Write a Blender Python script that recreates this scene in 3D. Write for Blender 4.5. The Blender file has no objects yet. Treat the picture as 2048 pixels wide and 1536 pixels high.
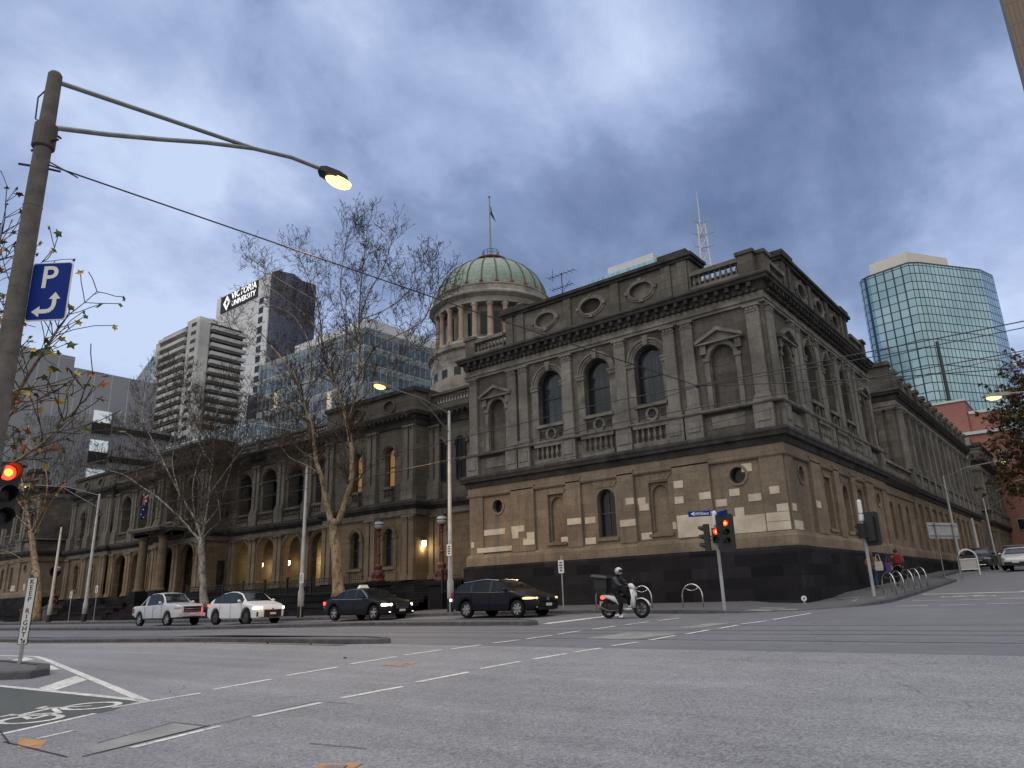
import bpy, bmesh, math, random
from mathutils import Vector, Matrix
from math import pi, sin, cos, radians
random.seed(7)
S = bpy.context.scene
# ---------------------------------------------------------------- camera (eye at the origin, 1.6 m above the near road)
RIGHT = Vector((0.778211, 0.627202, -0.031699)); DOWN = Vector((-0.199932, 0.199588, -0.959266)); FWD = Vector((-0.595327, 0.752849, 0.280719))
cam = bpy.data.objects.new('camera', bpy.data.cameras.new('camera')); S.collection.objects.link(cam)
cam.matrix_world = Matrix(((RIGHT.x, -DOWN.x, -FWD.x, 0), (RIGHT.y, -DOWN.y, -FWD.y, 0), (RIGHT.z, -DOWN.z, -FWD.z, 0), (0, 0, 0, 1)))
cam.data.sensor_width = 36; cam.data.lens = 1456 / 2048 * 36; cam.data.clip_start = .05; cam.data.clip_end = 4000
S.camera = cam
# ---------------------------------------------------------------- sky and light
SUN_EL, SUN_AZ = 14, 200
W = bpy.data.worlds.new('World'); S.world = W; W.use_nodes = True
def build_world():
    nt = W.node_tree; N = nt.nodes; L = nt.links
    for n in list(N): N.remove(n)
    def nd(t, **k):
        n = N.new(t)
        for a, b in k.items(): setattr(n, a, b)
        return n
    out = nd('ShaderNodeOutputWorld'); bg = nd('ShaderNodeBackground'); bg.inputs[1].default_value = .1
    sky = nd('ShaderNodeTexSky', sky_type='NISHITA', sun_disc=False)
    sky.sun_elevation = radians(SUN_EL); sky.sun_rotation = radians(SUN_AZ); sky.air_density = 1.2; sky.dust_density = .6; sky.ozone_density = 2.5
    tc = nd('ShaderNodeTexCoord'); sep = nd('ShaderNodeSeparateXYZ'); L.new(tc.outputs['Generated'], sep.inputs[0])
    def math_(op, a, b=None, c=None, clamp=False):
        n = nd('ShaderNodeMath', operation=op); n.use_clamp = clamp
        for i, v in enumerate((a, b, c)):
            if v is None: continue
            if isinstance(v, (int, float)): n.inputs[i].default_value = v
            else: L.new(v, n.inputs[i])
        return n.outputs[0]
    z = math_('MAXIMUM', sep.outputs[2], 0.0)
    zz = math_('ADD', z, .55)
    cx = math_('DIVIDE', sep.outputs[0], zz); cy = math_('DIVIDE', sep.outputs[1], zz)
    cmb = nd('ShaderNodeCombineXYZ'); L.new(cx, cmb.inputs[0]); L.new(cy, cmb.inputs[1])
    def noise(scale, det, rough, off, dist=0, sx=1, sy=1, rot=0):
        mp = nd('ShaderNodeMapping'); mp.inputs['Location'].default_value = off; mp.inputs['Scale'].default_value = (sx, sy, 1); mp.inputs['Rotation'].default_value = (0, 0, rot)
        L.new(cmb.outputs[0], mp.inputs[0])
        n = nd('ShaderNodeTexNoise'); n.inputs['Scale'].default_value = scale; n.inputs['Detail'].default_value = det; n.inputs['Roughness'].default_value = rough; n.inputs['Distortion'].default_value = dist
        L.new(mp.outputs[0], n.inputs['Vector']); return n.outputs['Fac']
    n1 = noise(2.3, 7, .55, (3.1, 1.7, 0), .15, 1, .85, radians(-20)); n2 = noise(6.5, 6, .6, (8.3, 2.2, 0), .25, 1, .8, radians(-20)); n3 = noise(1.1, 3, .5, (1.0, 5.2, 0), .1)
    c = math_('ADD', math_('MULTIPLY', n1, 1.15), math_('MULTIPLY', n2, .62))
    c = math_('ADD', c, math_('MULTIPLY', n3, .55)); c = math_('SUBTRACT', c, .515)
    # broad banks: (direction, tightness, amount) -- thick cloud is dark, thin cloud lets light through
    banks = BANKS
    for d, k, a in banks:
        dv = Vector(d).normalized()
        dp = nd('ShaderNodeVectorMath', operation='DOT_PRODUCT'); L.new(tc.outputs['Generated'], dp.inputs[0]); dp.inputs[1].default_value = dv
        e = math_('POWER', math_('MAXIMUM', dp.outputs['Value'], 0.0), k)
        c = math_('ADD', c, math_('MULTIPLY', e, a))
    ramp = nd('ShaderNodeValToRGB'); L.new(c, ramp.inputs[0]); r = ramp.color_ramp
    r.elements[0].position = .34; r.elements[0].color = (.130, .185, .33, 1)
    r.elements[1].position = .90; r.elements[1].color = (.56, .67, .90, 1)
    for p, col in ((.48, (.190, .255, .43, 1)), (.56, (.235, .31, .51, 1)), (.63, (.305, .39, .61, 1)), (.74, (.395, .485, .73, 1))):
        e = r.elements.new(p); e.color = col
    # the overcast is brighter and more neutral overhead and in the west, behind the photographer
    up = math_('MULTIPLY', math_('SUBTRACT', sep.outputs[2], .70), 3.3, clamp=True)
    bk = nd('ShaderNodeVectorMath', operation='DOT_PRODUCT'); L.new(tc.outputs['Generated'], bk.inputs[0]); bk.inputs[1].default_value = (.62, -.78, 0)
    west = math_('MULTIPLY', math_('ADD', bk.outputs['Value'], .15), 1.6, clamp=True)
    f = math_('MAXIMUM', up, west)
    neutral = nd('ShaderNodeMix', data_type='RGBA'); neutral.inputs[0].default_value = 1
    L.new(up, neutral.inputs[0]); neutral.inputs[6].default_value = WEST; neutral.inputs[7].default_value = ZEN
    mx = nd('ShaderNodeMix', data_type='RGBA'); L.new(f, mx.inputs[0]); L.new(ramp.outputs[0], mx.inputs[6]); L.new(neutral.outputs[2], mx.inputs[7])
    mul = nd('ShaderNodeVectorMath', operation='SCALE'); L.new(mx.outputs[2], mul.inputs[0]); mul.inputs['Scale'].default_value = 10.9
    mix = nd('ShaderNodeMix', data_type='RGBA'); mix.inputs[0].default_value = .94
    L.new(sky.outputs[0], mix.inputs[6]); L.new(mul.outputs[0], mix.inputs[7])
    L.new(mix.outputs[2], bg.inputs[0]); L.new(bg.outputs[0], out.inputs[0])
ZEN = (2.70, 2.58, 2.47, 1); WEST = (.85, .815, .79, 1)
def pixdir(px, py): return RIGHT * (px - 1024) + DOWN * (py - 768) + FWD * 1456   # a bearing, used only to say where a bank of cloud lies
BANKS = [(pixdir(1700, 340), 30, -.12), (pixdir(1300, 450), 60, -.06), (pixdir(650, 480), 80, -.05), (pixdir(1900, 90), 120, .07), (pixdir(350, 90), 60, .05), (pixdir(250, 640), 60, .08),
         (pixdir(1340, 190), 300, .13), (pixdir(850, 380), 400, .08), (pixdir(2000, 640), 200, .12), (pixdir(600, 250), 60, .03), (pixdir(1100, 40), 90, .03)]
build_world()
sl = bpy.data.lights.new('sun', 'SUN'); sl.energy = .5; sl.angle = radians(25); sl.color = (1, .93, .86)
so = bpy.data.objects.new('sun', sl); S.collection.objects.link(so)
so.rotation_euler = (radians(90 - SUN_EL - 30), 0, radians(180 - SUN_AZ))
S.view_settings.view_transform = 'Standard'; S.view_settings.look = 'None'; S.view_settings.exposure = 0; S.view_settings.gamma = 1
S.render.resolution_x = 1024; S.render.resolution_y = 768
S.cycles.max_bounces = 5; S.cycles.diffuse_bounces = 3; S.cycles.glossy_bounces = 3; S.cycles.transmission_bounces = 3; S.cycles.transparent_max_bounces = 6
S.cycles.use_denoising = True
S.cycles.caustics_reflective = False; S.cycles.caustics_refractive = False
S.cycles.sample_clamp_indirect = 4

# ---------------------------------------------------------------- materials
def srgb(*c): return tuple(((v / 255 / 12.92) if v / 255 <= .04045 else ((v / 255 + .055) / 1.055) ** 2.4) for v in c) + (1,)
class NT:
    def __init__(s, name):
        s.m = bpy.data.materials.new(name); s.m.use_nodes = True; s.t = s.m.node_tree; s.b = s.t.nodes['Principled BSDF']
    def n(s, t, **k):
        n = s.t.nodes.new(t)
        for a, b in k.items(): setattr(n, a, b)
        return n
    def l(s, a, b): s.t.links.new(a, b)
    def mth(s, op, a, b=None, clamp=False):
        n = s.n('ShaderNodeMath', operation=op); n.use_clamp = clamp
        for i, v in enumerate((a, b)):
            if v is None: continue
            if isinstance(v, (int, float)): n.inputs[i].default_value = v
            else: s.l(v, n.inputs[i])
        return n.outputs[0]
    def mix(s, f, a, b, mode='MIX'):
        n = s.n('ShaderNodeMix', data_type='RGBA', blend_type=mode)
        for i, v in ((0, f), (6, a), (7, b)):
            if isinstance(v, (int, float, tuple)): n.inputs[i].default_value = v
            else: s.l(v, n.inputs[i])
        return n.outputs[2]
    def noise(s, scale, det=5, rough=.55, vec=None, dist=0):
        n = s.n('ShaderNodeTexNoise'); n.inputs['Scale'].default_value = scale; n.inputs['Detail'].default_value = det; n.inputs['Roughness'].default_value = rough; n.inputs['Distortion'].default_value = dist
        s.l(vec if vec else s.oc(), n.inputs['Vector']); return n.outputs['Fac']
    def oc(s):
        if not hasattr(s, '_tc'): s._tc = s.n('ShaderNodeNewGeometry') ; s._o = s._tc.outputs['Position']
        return s._o
    def objc(s):
        if not hasattr(s, '_tc2'): s._tc2 = s.n('ShaderNodeTexCoord')
        return s._tc2.outputs['Object']
    def rng(s, v, a, b, c, d):
        n = s.n('ShaderNodeMapRange'); n.clamp = True
        s.l(v, n.inputs[0])
        for i, x in enumerate((a, b, c, d)): n.inputs[i + 1].default_value = x
        return n.outputs[0]
    def map(s, vec, sc=(1, 1, 1), loc=(0, 0, 0), rot=(0, 0, 0)):
        n = s.n('ShaderNodeMapping'); n.inputs['Scale'].default_value = sc; n.inputs['Location'].default_value = loc; n.inputs['Rotation'].default_value = rot
        s.l(vec, n.inputs[0]); return n.outputs[0]
    def bump(s, h, st=.4, d=.02):
        n = s.n('ShaderNodeBump'); n.inputs['Strength'].default_value = st; n.inputs['Distance'].default_value = d
        s.l(h, n.inputs['Height']); s.l(n.outputs[0], s.b.inputs['Normal'])
def P(name, col, rough=.8, metal=0, var=.25, scale=3, bump=0, bscale=40, emit=None, es=0, coat=0, spec=None, local=False):
    k = NT(name); b = k.b; vec = k.objc() if local else None
    b.inputs['Roughness'].default_value = rough; b.inputs['Metallic'].default_value = metal
    if spec is None and rough >= .8: spec = .12
    if spec is not None: b.inputs['Specular IOR Level'].default_value = spec
    if coat: b.inputs['Coat Weight'].default_value = coat; b.inputs['Coat Roughness'].default_value = .05
    if var > 0:
        f = k.noise(scale, 6, .6, vec); d = tuple(c * (1 - var) for c in col[:3]) + (1,); e = tuple(min(1, c * (1 + var)) for c in col[:3]) + (1,)
        k.l(k.mix(k.rng(f, .3, .7, 0, 1), d, e), b.inputs['Base Color'])
    else: b.inputs['Base Color'].default_value = col
    if bump: k.bump(k.noise(bscale, 4, .6, vec), bump, .01)
    if emit: b.inputs['Emission Color'].default_value = emit; b.inputs['Emission Strength'].default_value = es
    return k.m
def stone(name, c1, c2, soot, sootamt, bw=1.05, bh=.42, mort=.012, dark=.5, vstreak=.5):
    """coursed ashlar on axis-aligned walls, with weathering"""
    k = NT(name); g = k.oc(); sp = k.n('ShaderNodeSeparateXYZ'); k.l(g, sp.inputs[0])
    cb = k.n('ShaderNodeCombineXYZ'); k.l(k.mth('ADD', sp.outputs[0], sp.outputs[1]), cb.inputs[0]); k.l(sp.outputs[2], cb.inputs[1])
    br = k.n('ShaderNodeTexBrick'); br.offset = .5; k.l(cb.outputs[0], br.inputs['Vector'])
    br.inputs['Color1'].default_value = c1; br.inputs['Color2'].default_value = c2; br.inputs['Mortar'].default_value = tuple(v * dark for v in c1[:3]) + (1,)
    br.inputs['Scale'].default_value = 1; br.inputs['Mortar Size'].default_value = mort; br.inputs['Brick Width'].default_value = bw; br.inputs['Row Height'].default_value = bh; br.inputs['Mortar Smooth'].default_value = .3
    f1 = k.rng(k.noise(.35, 6, .65), .38, .66, 0, 1)
    st = k.noise(1.0, 5, .6, k.map(g, (2.6, 2.6, .22)))
    st = k.rng(st, .42, .68, 0, vstreak)
    fac = k.mth('MULTIPLY', k.mth('MAXIMUM', f1, st), sootamt)
    col = k.mix(fac, br.outputs['Color'], soot, 'MIX')
    fine = k.rng(k.noise(9, 6, .7), .25, .75, .72, 1.22)
    vm = k.n('ShaderNodeVectorMath', operation='SCALE'); k.l(col, vm.inputs[0]); k.l(fine, vm.inputs['Scale'])
    k.l(vm.outputs[0], k.b.inputs['Base Color']); k.b.inputs['Roughness'].default_value = .95; k.b.inputs['Specular IOR Level'].default_value = .1
    h = k.mth('ADD', k.mth('MULTIPLY', br.outputs['Fac'], -1.0), k.mth('MULTIPLY', k.noise(25, 5, .7), .5))
    k.bump(h, .45, .02); return k.m
def gridglass(name, cw, ch, lw, lh, line, ca, cb_, rough=.12, metal=.75, jitter=.35, litp=0.0, band=None, spec=.5, warp=0):
    """curtain wall: mullion grid, glass that differs a little from pane to pane, optional spandrel band"""
    k = NT(name); g = k.oc(); sp = k.n('ShaderNodeSeparateXYZ'); k.l(g, sp.inputs[0])
    u = k.mth('ADD', sp.outputs[0], sp.outputs[1]); z = sp.outputs[2]
    du = k.mth('DIVIDE', u, cw); dz = k.mth('DIVIDE', z, ch)
    fu = k.mth('FRACT', du); fz = k.mth('FRACT', dz)
    iu = k.mth('FLOOR', du); iz = k.mth('FLOOR', dz)
    cc = k.n('ShaderNodeCombineXYZ'); k.l(iu, cc.inputs[0]); k.l(iz, cc.inputs[1])
    wn = k.n('ShaderNodeTexWhiteNoise', noise_dimensions='2D'); k.l(cc.outputs[0], wn.inputs['Vector'])
    ln = k.mth('MAXIMUM', k.mth('LESS_THAN', fu, lw / cw), k.mth('LESS_THAN', fz, lh / ch))
    big = k.rng(k.noise(.08, 3, .5), .35, .65, 0, 1)
    f = k.mth('ADD', k.mth('MULTIPLY', wn.outputs['Value'], jitter), k.mth('MULTIPLY', big, 1 - jitter))
    col = k.mix(f, ca, cb_)
    if band:
        bm = k.mth('GREATER_THAN', fz, band[0]); col = k.mix(bm, col, band[1])
        k.l(k.rng(bm, 0, 1, rough, .6), k.b.inputs['Roughness']); k.l(k.mth('MULTIPLY', k.mth('SUBTRACT', 1.0, k.mth('MAXIMUM', bm, ln)), metal), k.b.inputs['Metallic'])
    else:
        k.l(k.rng(ln, 0, 1, rough, .6), k.b.inputs['Roughness']); k.l(k.mth('MULTIPLY', k.mth('SUBTRACT', 1.0, ln), metal), k.b.inputs['Metallic'])
    col = k.mix(ln, col, line); k.l(col, k.b.inputs['Base Color'])
    if litp:
        lit = k.mth('MULTIPLY', k.mth('GREATER_THAN', wn.outputs['Value'], 1 - litp), k.mth('SUBTRACT', 1.0, ln))
        k.b.inputs['Emission Color'].default_value = (1, .72, .38, 1); k.l(k.mth('MULTIPLY', lit, .45), k.b.inputs['Emission Strength'])
    if warp:
        nn = k.noise(.35, 2, .5); k.bump(k.mth('ADD', nn, k.mth('MULTIPLY', wn.outputs['Value'], .4)), warp, .3)
    return k.m
def asphalt(name, base, contrast, streak=0, agg=55):
    k = NT(name)
    big = k.noise(.22, 5, .6); mid = k.noise(1.6, 6, .65); v = k.n('ShaderNodeTexVoronoi'); v.inputs['Scale'].default_value = agg; k.l(k.oc(), v.inputs['Vector'])
    fine = k.noise(60, 3, .8)
    f = k.mth('ADD', k.mth('MULTIPLY', k.rng(big, .3, .7, -.5, .5), .22), k.mth('MULTIPLY', k.rng(mid, .3, .7, -.5, .5), .16))
    f = k.mth('ADD', f, k.mth('MULTIPLY', k.rng(v.outputs['Color'], 0, 1, -.5, .5), contrast)); f = k.mth('ADD', f, k.mth('MULTIPLY', k.rng(fine, .3, .7, -.5, .5), contrast * .8))
    if streak:
        s_ = k.noise(1.0, 5, .6, k.map(k.oc(), (.05, 1.8, 1))); f = k.mth('ADD', f, k.mth('MULTIPLY', k.rng(s_, .3, .7, -.5, .5), streak))
    # tar-filled cracks
    w = k.n('ShaderNodeTexVoronoi', feature='DISTANCE_TO_EDGE'); w.inputs['Scale'].default_value = .11; k.l(k.map(k.oc(), (1, 1.5, 1)), w.inputs['Vector'])
    wob = k.n('ShaderNodeVectorMath', operation='ADD'); nz = k.n('ShaderNodeTexNoise'); nz.inputs['Scale'].default_value = 1.3; k.l(k.oc(), nz.inputs['Vector'])
    k.l(k.oc(), wob.inputs[0]); k.l(nz.outputs['Color'], wob.inputs[1]); k.l(wob.outputs[0], w.inputs['Vector'])
    crack = k.mth('LESS_THAN', w.outputs['Distance'], .0011)
    f = k.mth('ADD', f, 1.0); f = k.mth('SUBTRACT', f, k.mth('MULTIPLY', crack, .28))
    vm = k.n('ShaderNodeVectorMath', operation='SCALE'); vm.inputs[0].default_value = base[:3]; k.l(f, vm.inputs['Scale'])
    k.l(vm.outputs[0], k.b.inputs['Base Color']); k.l(k.rng(mid, .3, .7, .62, .85), k.b.inputs['Roughness']); k.b.inputs['Specular IOR Level'].default_value = .35
    k.bump(v.outputs['Distance'], .35, .01); return k.m
def emis(name, col, st, base=(.02, .02, .02, 1)):
    k = NT(name); k.b.inputs['Base Color'].default_value = base; k.b.inputs['Emission Color'].default_value = col; k.b.inputs['Emission Strength'].default_value = st; return k.m
def paintline(name, col):
    k = NT(name); f = k.rng(k.noise(14, 6, .75), .30, .52, 0, 1); f2 = k.rng(k.noise(2.2, 4, .6), .3, .6, .62, 1)
    c = k.mix(k.mth('MULTIPLY', f, f2), (.13, .13, .135, 1), col); k.l(c, k.b.inputs['Base Color']); k.b.inputs['Roughness'].default_value = .6; return k.m
M = {}
M['soot'] = stone('sooty_sandstone', (.175, .163, .142, 1), (.118, .109, .095, 1), (.050, .046, .041, 1), .85)
M['pil'] = stone('cleaner_pilaster_stone', (.245, .232, .208, 1), (.19, .18, .162, 1), (.080, .075, .068, 1), .75, 3.0, .8, .008)
M['wingpil'] = stone('wing_pilaster_stone', (.215, .198, .168, 1), (.165, .150, .128, 1), (.07, .064, .056, 1), .7, 3.0, .8, .008)
M['wingtanpil'] = stone('wing_ground_pilaster_stone', (.27, .215, .150, 1), (.21, .165, .115, 1), (.085, .07, .052, 1), .6, 3.0, .8, .008)
M['tan'] = stone('tan_sandstone', (.275, .220, .160, 1), (.215, .170, .126, 1), (.10, .082, .065, 1), .75, 1.05, .42, .008, .7, .8)
M['pale'] = P('new_pale_sandstone', (.50, .44, .35, 1), .9, var=.22, scale=1.3, bump=.2, bscale=30)
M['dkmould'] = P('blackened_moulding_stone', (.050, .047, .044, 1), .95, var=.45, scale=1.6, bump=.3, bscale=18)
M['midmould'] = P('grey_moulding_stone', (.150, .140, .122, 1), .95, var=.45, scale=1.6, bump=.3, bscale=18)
M['bluestone'] = stone('bluestone', (.010, .010, .013, 1), (.034, .032, .037, 1), (.014, .013, .013, 1), .7, 1.3, .45, .014, 2.2, .8)
M['wingsoot'] = stone('wing_sandstone', (.165, .150, .125, 1), (.115, .104, .087, 1), (.045, .041, .036, 1), .65)
M['wingtan'] = stone('wing_ground_sandstone', (.225, .175, .118, 1), (.165, .127, .086, 1), (.065, .052, .038, 1), .5)
M['void'] = P('dark_interior', (.012, .012, .014, 1), .9, var=0)
M['pane'] = P('dark_window_glass', (.010, .015, .019, 1), .15, var=.2, scale=2, spec=.3)
M['curtain'] = P('curtained_window_glass', (.014, .024, .032, 1), .25, var=.35, scale=6, spec=.3)
def curtain():
    k = NT('curtained_window_glass'); f = k.rng(k.noise(1.0, 3, .5, k.map(k.oc(), (7, 7, .15))), .35, .65, 0, 1); g = k.rng(k.noise(.9, 3, .5), .35, .65, .5, 1.2)
    col = k.mix(f, (.010, .018, .025, 1), (.034, .048, .055, 1)); vm = k.n('ShaderNodeVectorMath', operation='SCALE'); k.l(col, vm.inputs[0]); k.l(g, vm.inputs['Scale']); k.l(vm.outputs[0], k.b.inputs['Base Color'])
    k.b.inputs['Roughness'].default_value = .12; k.b.inputs['Specular IOR Level'].default_value = .4; k.bump(k.noise(2.5, 2, .5), .08, .05); return k.m
M['curtain'] = curtain()
M['sash'] = P('dark_red_sash_paint', (.05, .018, .018, 1), .5, var=.1)
M['roof'] = P('roof_lead', (.14, .14, .145, 1), .7, var=.3)
M['warmwin'] = emis('lit_curtain_window', (1, .50, .18, 1), .16, (.3, .18, .08, 1))
M['iron'] = P('black_iron', (.018, .018, .02, 1), .5, .3, var=.2)
M['redpaint'] = P('maroon_cast_iron', (.085, .018, .016, 1), .45, 0, var=.3)
M['globe'] = P('milky_globe_glass', (.38, .40, .40, 1), .25, 0, var=.1)
M['copper'] = None
def copper():
    k = NT('patinated_copper'); f = k.rng(k.noise(1.2, 6, .65), .35, .7, 0, 1)
    col = k.mix(f, (.150, .205, .170, 1), (.225, .285, .24, 1))
    st = k.rng(k.noise(1.0, 5, .6, k.map(k.oc(), (3, 3, .35))), .45, .75, 0, .6); col = k.mix(st, col, (.10, .125, .10, 1))
    sp = k.n('ShaderNodeSeparateXYZ'); k.l(k.oc(), sp.inputs[0]); seam = k.mth('LESS_THAN', k.mth('FRACT', k.mth('MULTIPLY', sp.outputs[2], 1.6)), .10)
    col = k.mix(k.mth('MULTIPLY', seam, .45), col, (.05, .07, .055, 1)); k.l(col, k.b.inputs['Base Color']); k.b.inputs['Roughness'].default_value = .6; k.bump(k.noise(6, 4, .6), .3, .05); return k.m
M['copper'] = copper()
M['rib'] = P('dark_copper_rib', (.06, .085, .07, 1), .7, var=.3)
M['rust'] = P('rusty_iron', (.16, .065, .03, 1), .9, var=.5, scale=2)
M['domestone'] = P('weathered_dome_stone', (.235, .222, .198, 1), .9, var=.5, scale=.45, bump=.3, bscale=6)
M['colstone'] = P('pinkish_column_stone', (.30, .235, .19, 1), .9, var=.35, scale=.7)
M['road'] = asphalt('worn_dark_asphalt', (.140, .146, .164), .10, .16, 40)
M['road2'] = asphalt('light_coarse_asphalt', (.206, .212, .228), .85, .22, 46)
M['foot'] = asphalt('footpath_asphalt', (.10, .102, .11), .16, 0, 50)
M['kerbm'] = P('bluestone_kerb', (.085, .085, .092, 1), .85, var=.35, scale=2.5, bump=.2)
M['white'] = paintline('road_paint_white', (.72, .72, .69, 1))
M['green'] = asphalt('green_bike_lane', (.075, .084, .080), .22, 0, 45)
M['conc'] = P('pale_concrete', (.235, .24, .24, 1), .85, var=.2, scale=2, bump=.2)
M['gutter'] = asphalt('shaded_grimy_gutter_asphalt', (.060, .060, .064), .2, .3, 40)  # dark tone holds painted contact shade as well as grime
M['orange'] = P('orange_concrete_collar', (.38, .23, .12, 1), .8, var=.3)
M['rail'] = P('tram_rail_steel', (.20, .20, .215, 1), .5, .3, var=.2)
M['galv'] = P('galvanised_steel', (.20, .205, .205, 1), .5, .5, var=.25, scale=5)
M['galvl'] = P('pale_grey_steel_pole', (.32, .33, .33, 1), .6, .1, var=.2, scale=1.5)
M['stainless'] = P('stainless_tube', (.55, .56, .56, 1), .25, .9, var=.05)
M['blk'] = P('black_plastic', (.012, .012, .014, 1), .5, var=.1)
M['lamp'] = emis('sodium_lamp_glow', (1, .60, .16, 1), 4)
M['red'] = emis('red_signal_lens', (1, .03, .015, 1), 5)
M['redhot'] = emis('red_signal_core', (1, .20, .03, 1), 5)
M['reddim'] = P('unlit_red_lens', (.05, .006, .006, 1), .2, var=0)
M['bark'] = None
def bark(name, a, b, c):
    k = NT(name); f = k.rng(k.noise(3.2, 6, .65, k.map(k.oc(), (1, 1, .55))), .44, .54, 0, 1); col = k.mix(f, a, b)
    f2 = k.rng(k.noise(4.5, 6, .7, k.map(k.oc(), (1, 1, .6), (4, 2, 1))), .52, .58, 0, .9); col = k.mix(f2, col, c); k.l(col, k.b.inputs['Base Color']); k.b.inputs['Roughness'].default_value = .9; k.bump(k.noise(12, 5, .6), .5, .03); return k.m
M['bark'] = bark('plane_tree_bark', (.205, .140, .078, 1), (.26, .205, .135, 1), (.085, .065, .042, 1))
M['barkg'] = bark('pale_plane_bark', (.20, .18, .15, 1), (.30, .285, .25, 1), (.10, .09, .07, 1))
M['twig'] = P('twig_bark', (.060, .047, .036, 1), .9, var=.3)
M['leafb'] = P('dry_brown_leaf', (.10, .055, .028, 1), .8, var=.5, scale=2)
M['leafg'] = P('fading_green_leaf', (.075, .095, .022, 1), .7, var=.45, scale=6)
M['leafo'] = P('orange_leaf', (.28, .085, .025, 1), .7, var=.4, scale=6)
M['leafy'] = P('yellow_leaf', (.42, .30, .05, 1), .7, var=.2, scale=6)
# ---------------------------------------------------------------- object helpers
C = S.collection
def tag(o, label=None, cat=None, group=None, kind=None):
    if label: o['label'] = label
    if cat: o['category'] = cat
    if group: o['group'] = group
    if kind: o['kind'] = kind
    return o
def thing(name, label, cat, loc=(0, 0, 0), rz=0, group=None):
    o = bpy.data.objects.new(name, None); C.objects.link(o); o.location = loc; o.rotation_euler = (0, 0, rz); o.empty_display_size = .3
    return tag(o, label, cat, group)
def copy_tree(o, parent=None):
    c = o.copy(); C.objects.link(c); c.parent = parent
    for ch in list(o.children): copy_tree(ch, c)
    return c
class MB:
    """collects geometry; build() links it as ONE mesh object. Vertices are world coordinates unless local=True"""
    def __init__(s): s.v = []; s.f = []; s.mi = []; s.cur = 0
    def face(s, pts):
        i = len(s.v); s.v.extend([tuple(p) for p in pts]); s.f.append(tuple(range(i, i + len(pts)))); s.mi.append(s.cur)
    def grid(s, rows, closed=False, cap=False):
        b = len(s.v); n = len(rows[0])
        for r in rows: s.v.extend([tuple(p) for p in r])
        for i in range(len(rows) - 1):
            for j in range(n if closed else n - 1):
                k = (j + 1) % n; s.f.append((b + i * n + j, b + i * n + k, b + (i + 1) * n + k, b + (i + 1) * n + j)); s.mi.append(s.cur)
        if cap and closed:
            s.f.append(tuple(b + j for j in reversed(range(n)))); s.mi.append(s.cur)
            s.f.append(tuple(b + (len(rows) - 1) * n + j for j in range(n))); s.mi.append(s.cur)
    def box(s, x0, x1, y0, y1, z0, z1):
        b = len(s.v)
        s.v += [(x0, y0, z0), (x1, y0, z0), (x1, y1, z0), (x0, y1, z0), (x0, y0, z1), (x1, y0, z1), (x1, y1, z1), (x0, y1, z1)]
        for f in ((3, 2, 1, 0), (4, 5, 6, 7), (0, 1, 5, 4), (1, 2, 6, 5), (2, 3, 7, 6), (3, 0, 4, 7)): s.f.append(tuple(b + i for i in f)); s.mi.append(s.cur)
    def tube(s, pts, r, n=8, cap=True):
        pts = [Vector(p) for p in pts]; rs = r if isinstance(r, (list, tuple)) else [r] * len(pts); rows = []
        up = Vector((0, 0, 1)); d0 = (pts[1] - pts[0]).normalized()
        a = d0.cross(up if abs(d0.z) < .9 else Vector((1, 0, 0))).normalized()
        for i, p in enumerate(pts):
            d = (pts[min(i + 1, len(pts) - 1)] - pts[max(i - 1, 0)]).normalized()
            a = (a - d * a.dot(d)); a = a.normalized() if a.length > 1e-6 else d.orthogonal().normalized(); b = d.cross(a)
            rows.append([p + (a * cos(2 * pi * k / n) + b * sin(2 * pi * k / n)) * rs[i] for k in range(n)])
        s.grid(rows, True, cap)
    def lathe(s, c, prof, n=12, cap=True):
        s.grid([[(c[0] + r * cos(2 * pi * k / n), c[1] + r * sin(2 * pi * k / n), c[2] + z) for k in range(n)] for r, z in prof], True, cap)
    def ball(s, c, r, n=10, m=6, sz=1):
        s.lathe(c, [(max(.001, r * sin(pi * i / m)), -r * sz * cos(pi * i / m)) for i in range(m + 1)], n)
    def build(s, name, mats, parent=None, smooth=False, local=False, bevel=0):
        me = bpy.data.meshes.new(name); off = Vector((0, 0, 0))
        if parent and not local:
            q = parent
            while q: off += Vector(q.location); q = q.parent
        me.from_pydata([(v[0] - off.x, v[1] - off.y, v[2] - off.z) for v in s.v], [], s.f)
        for m in (mats if isinstance(mats, (list, tuple)) else [mats]): me.materials.append(m)
        if any(s.mi): me.polygons.foreach_set('material_index', s.mi)
        if smooth: me.polygons.foreach_set('use_smooth', [True] * len(s.f))
        me.update(); o = bpy.data.objects.new(name, me); C.objects.link(o)
        if parent: o.parent = parent
        if bevel:
            mo = o.modifiers.new('b', 'BEVEL'); mo.width = bevel; mo.segments = 2; mo.limit_method = 'ANGLE'
        return o
class Fr:
    """a wall's own frame: u along it, z up, w outwards"""
    def __init__(s, o, u, n): s.o = Vector(o); s.u = Vector(u); s.n = Vector(n)
    def p(s, u, z, w=0): q = s.o + s.u * u + s.n * w; return (q.x, q.y, z)
def fbox(mb, F, u0, u1, z0, z1, w0, w1):
    P_ = [F.p(u, z, w) for u, z, w in ((u0, z0, w0), (u1, z0, w0), (u1, z0, w1), (u0, z0, w1), (u0, z1, w0), (u1, z1, w0), (u1, z1, w1), (u0, z1, w1))]
    for f in ((0, 1, 2, 3), (7, 6, 5, 4), (0, 4, 5, 1), (1, 5, 6, 2), (2, 6, 7, 3), (3, 7, 4, 0)): mb.face([P_[i] for i in f])
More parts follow.
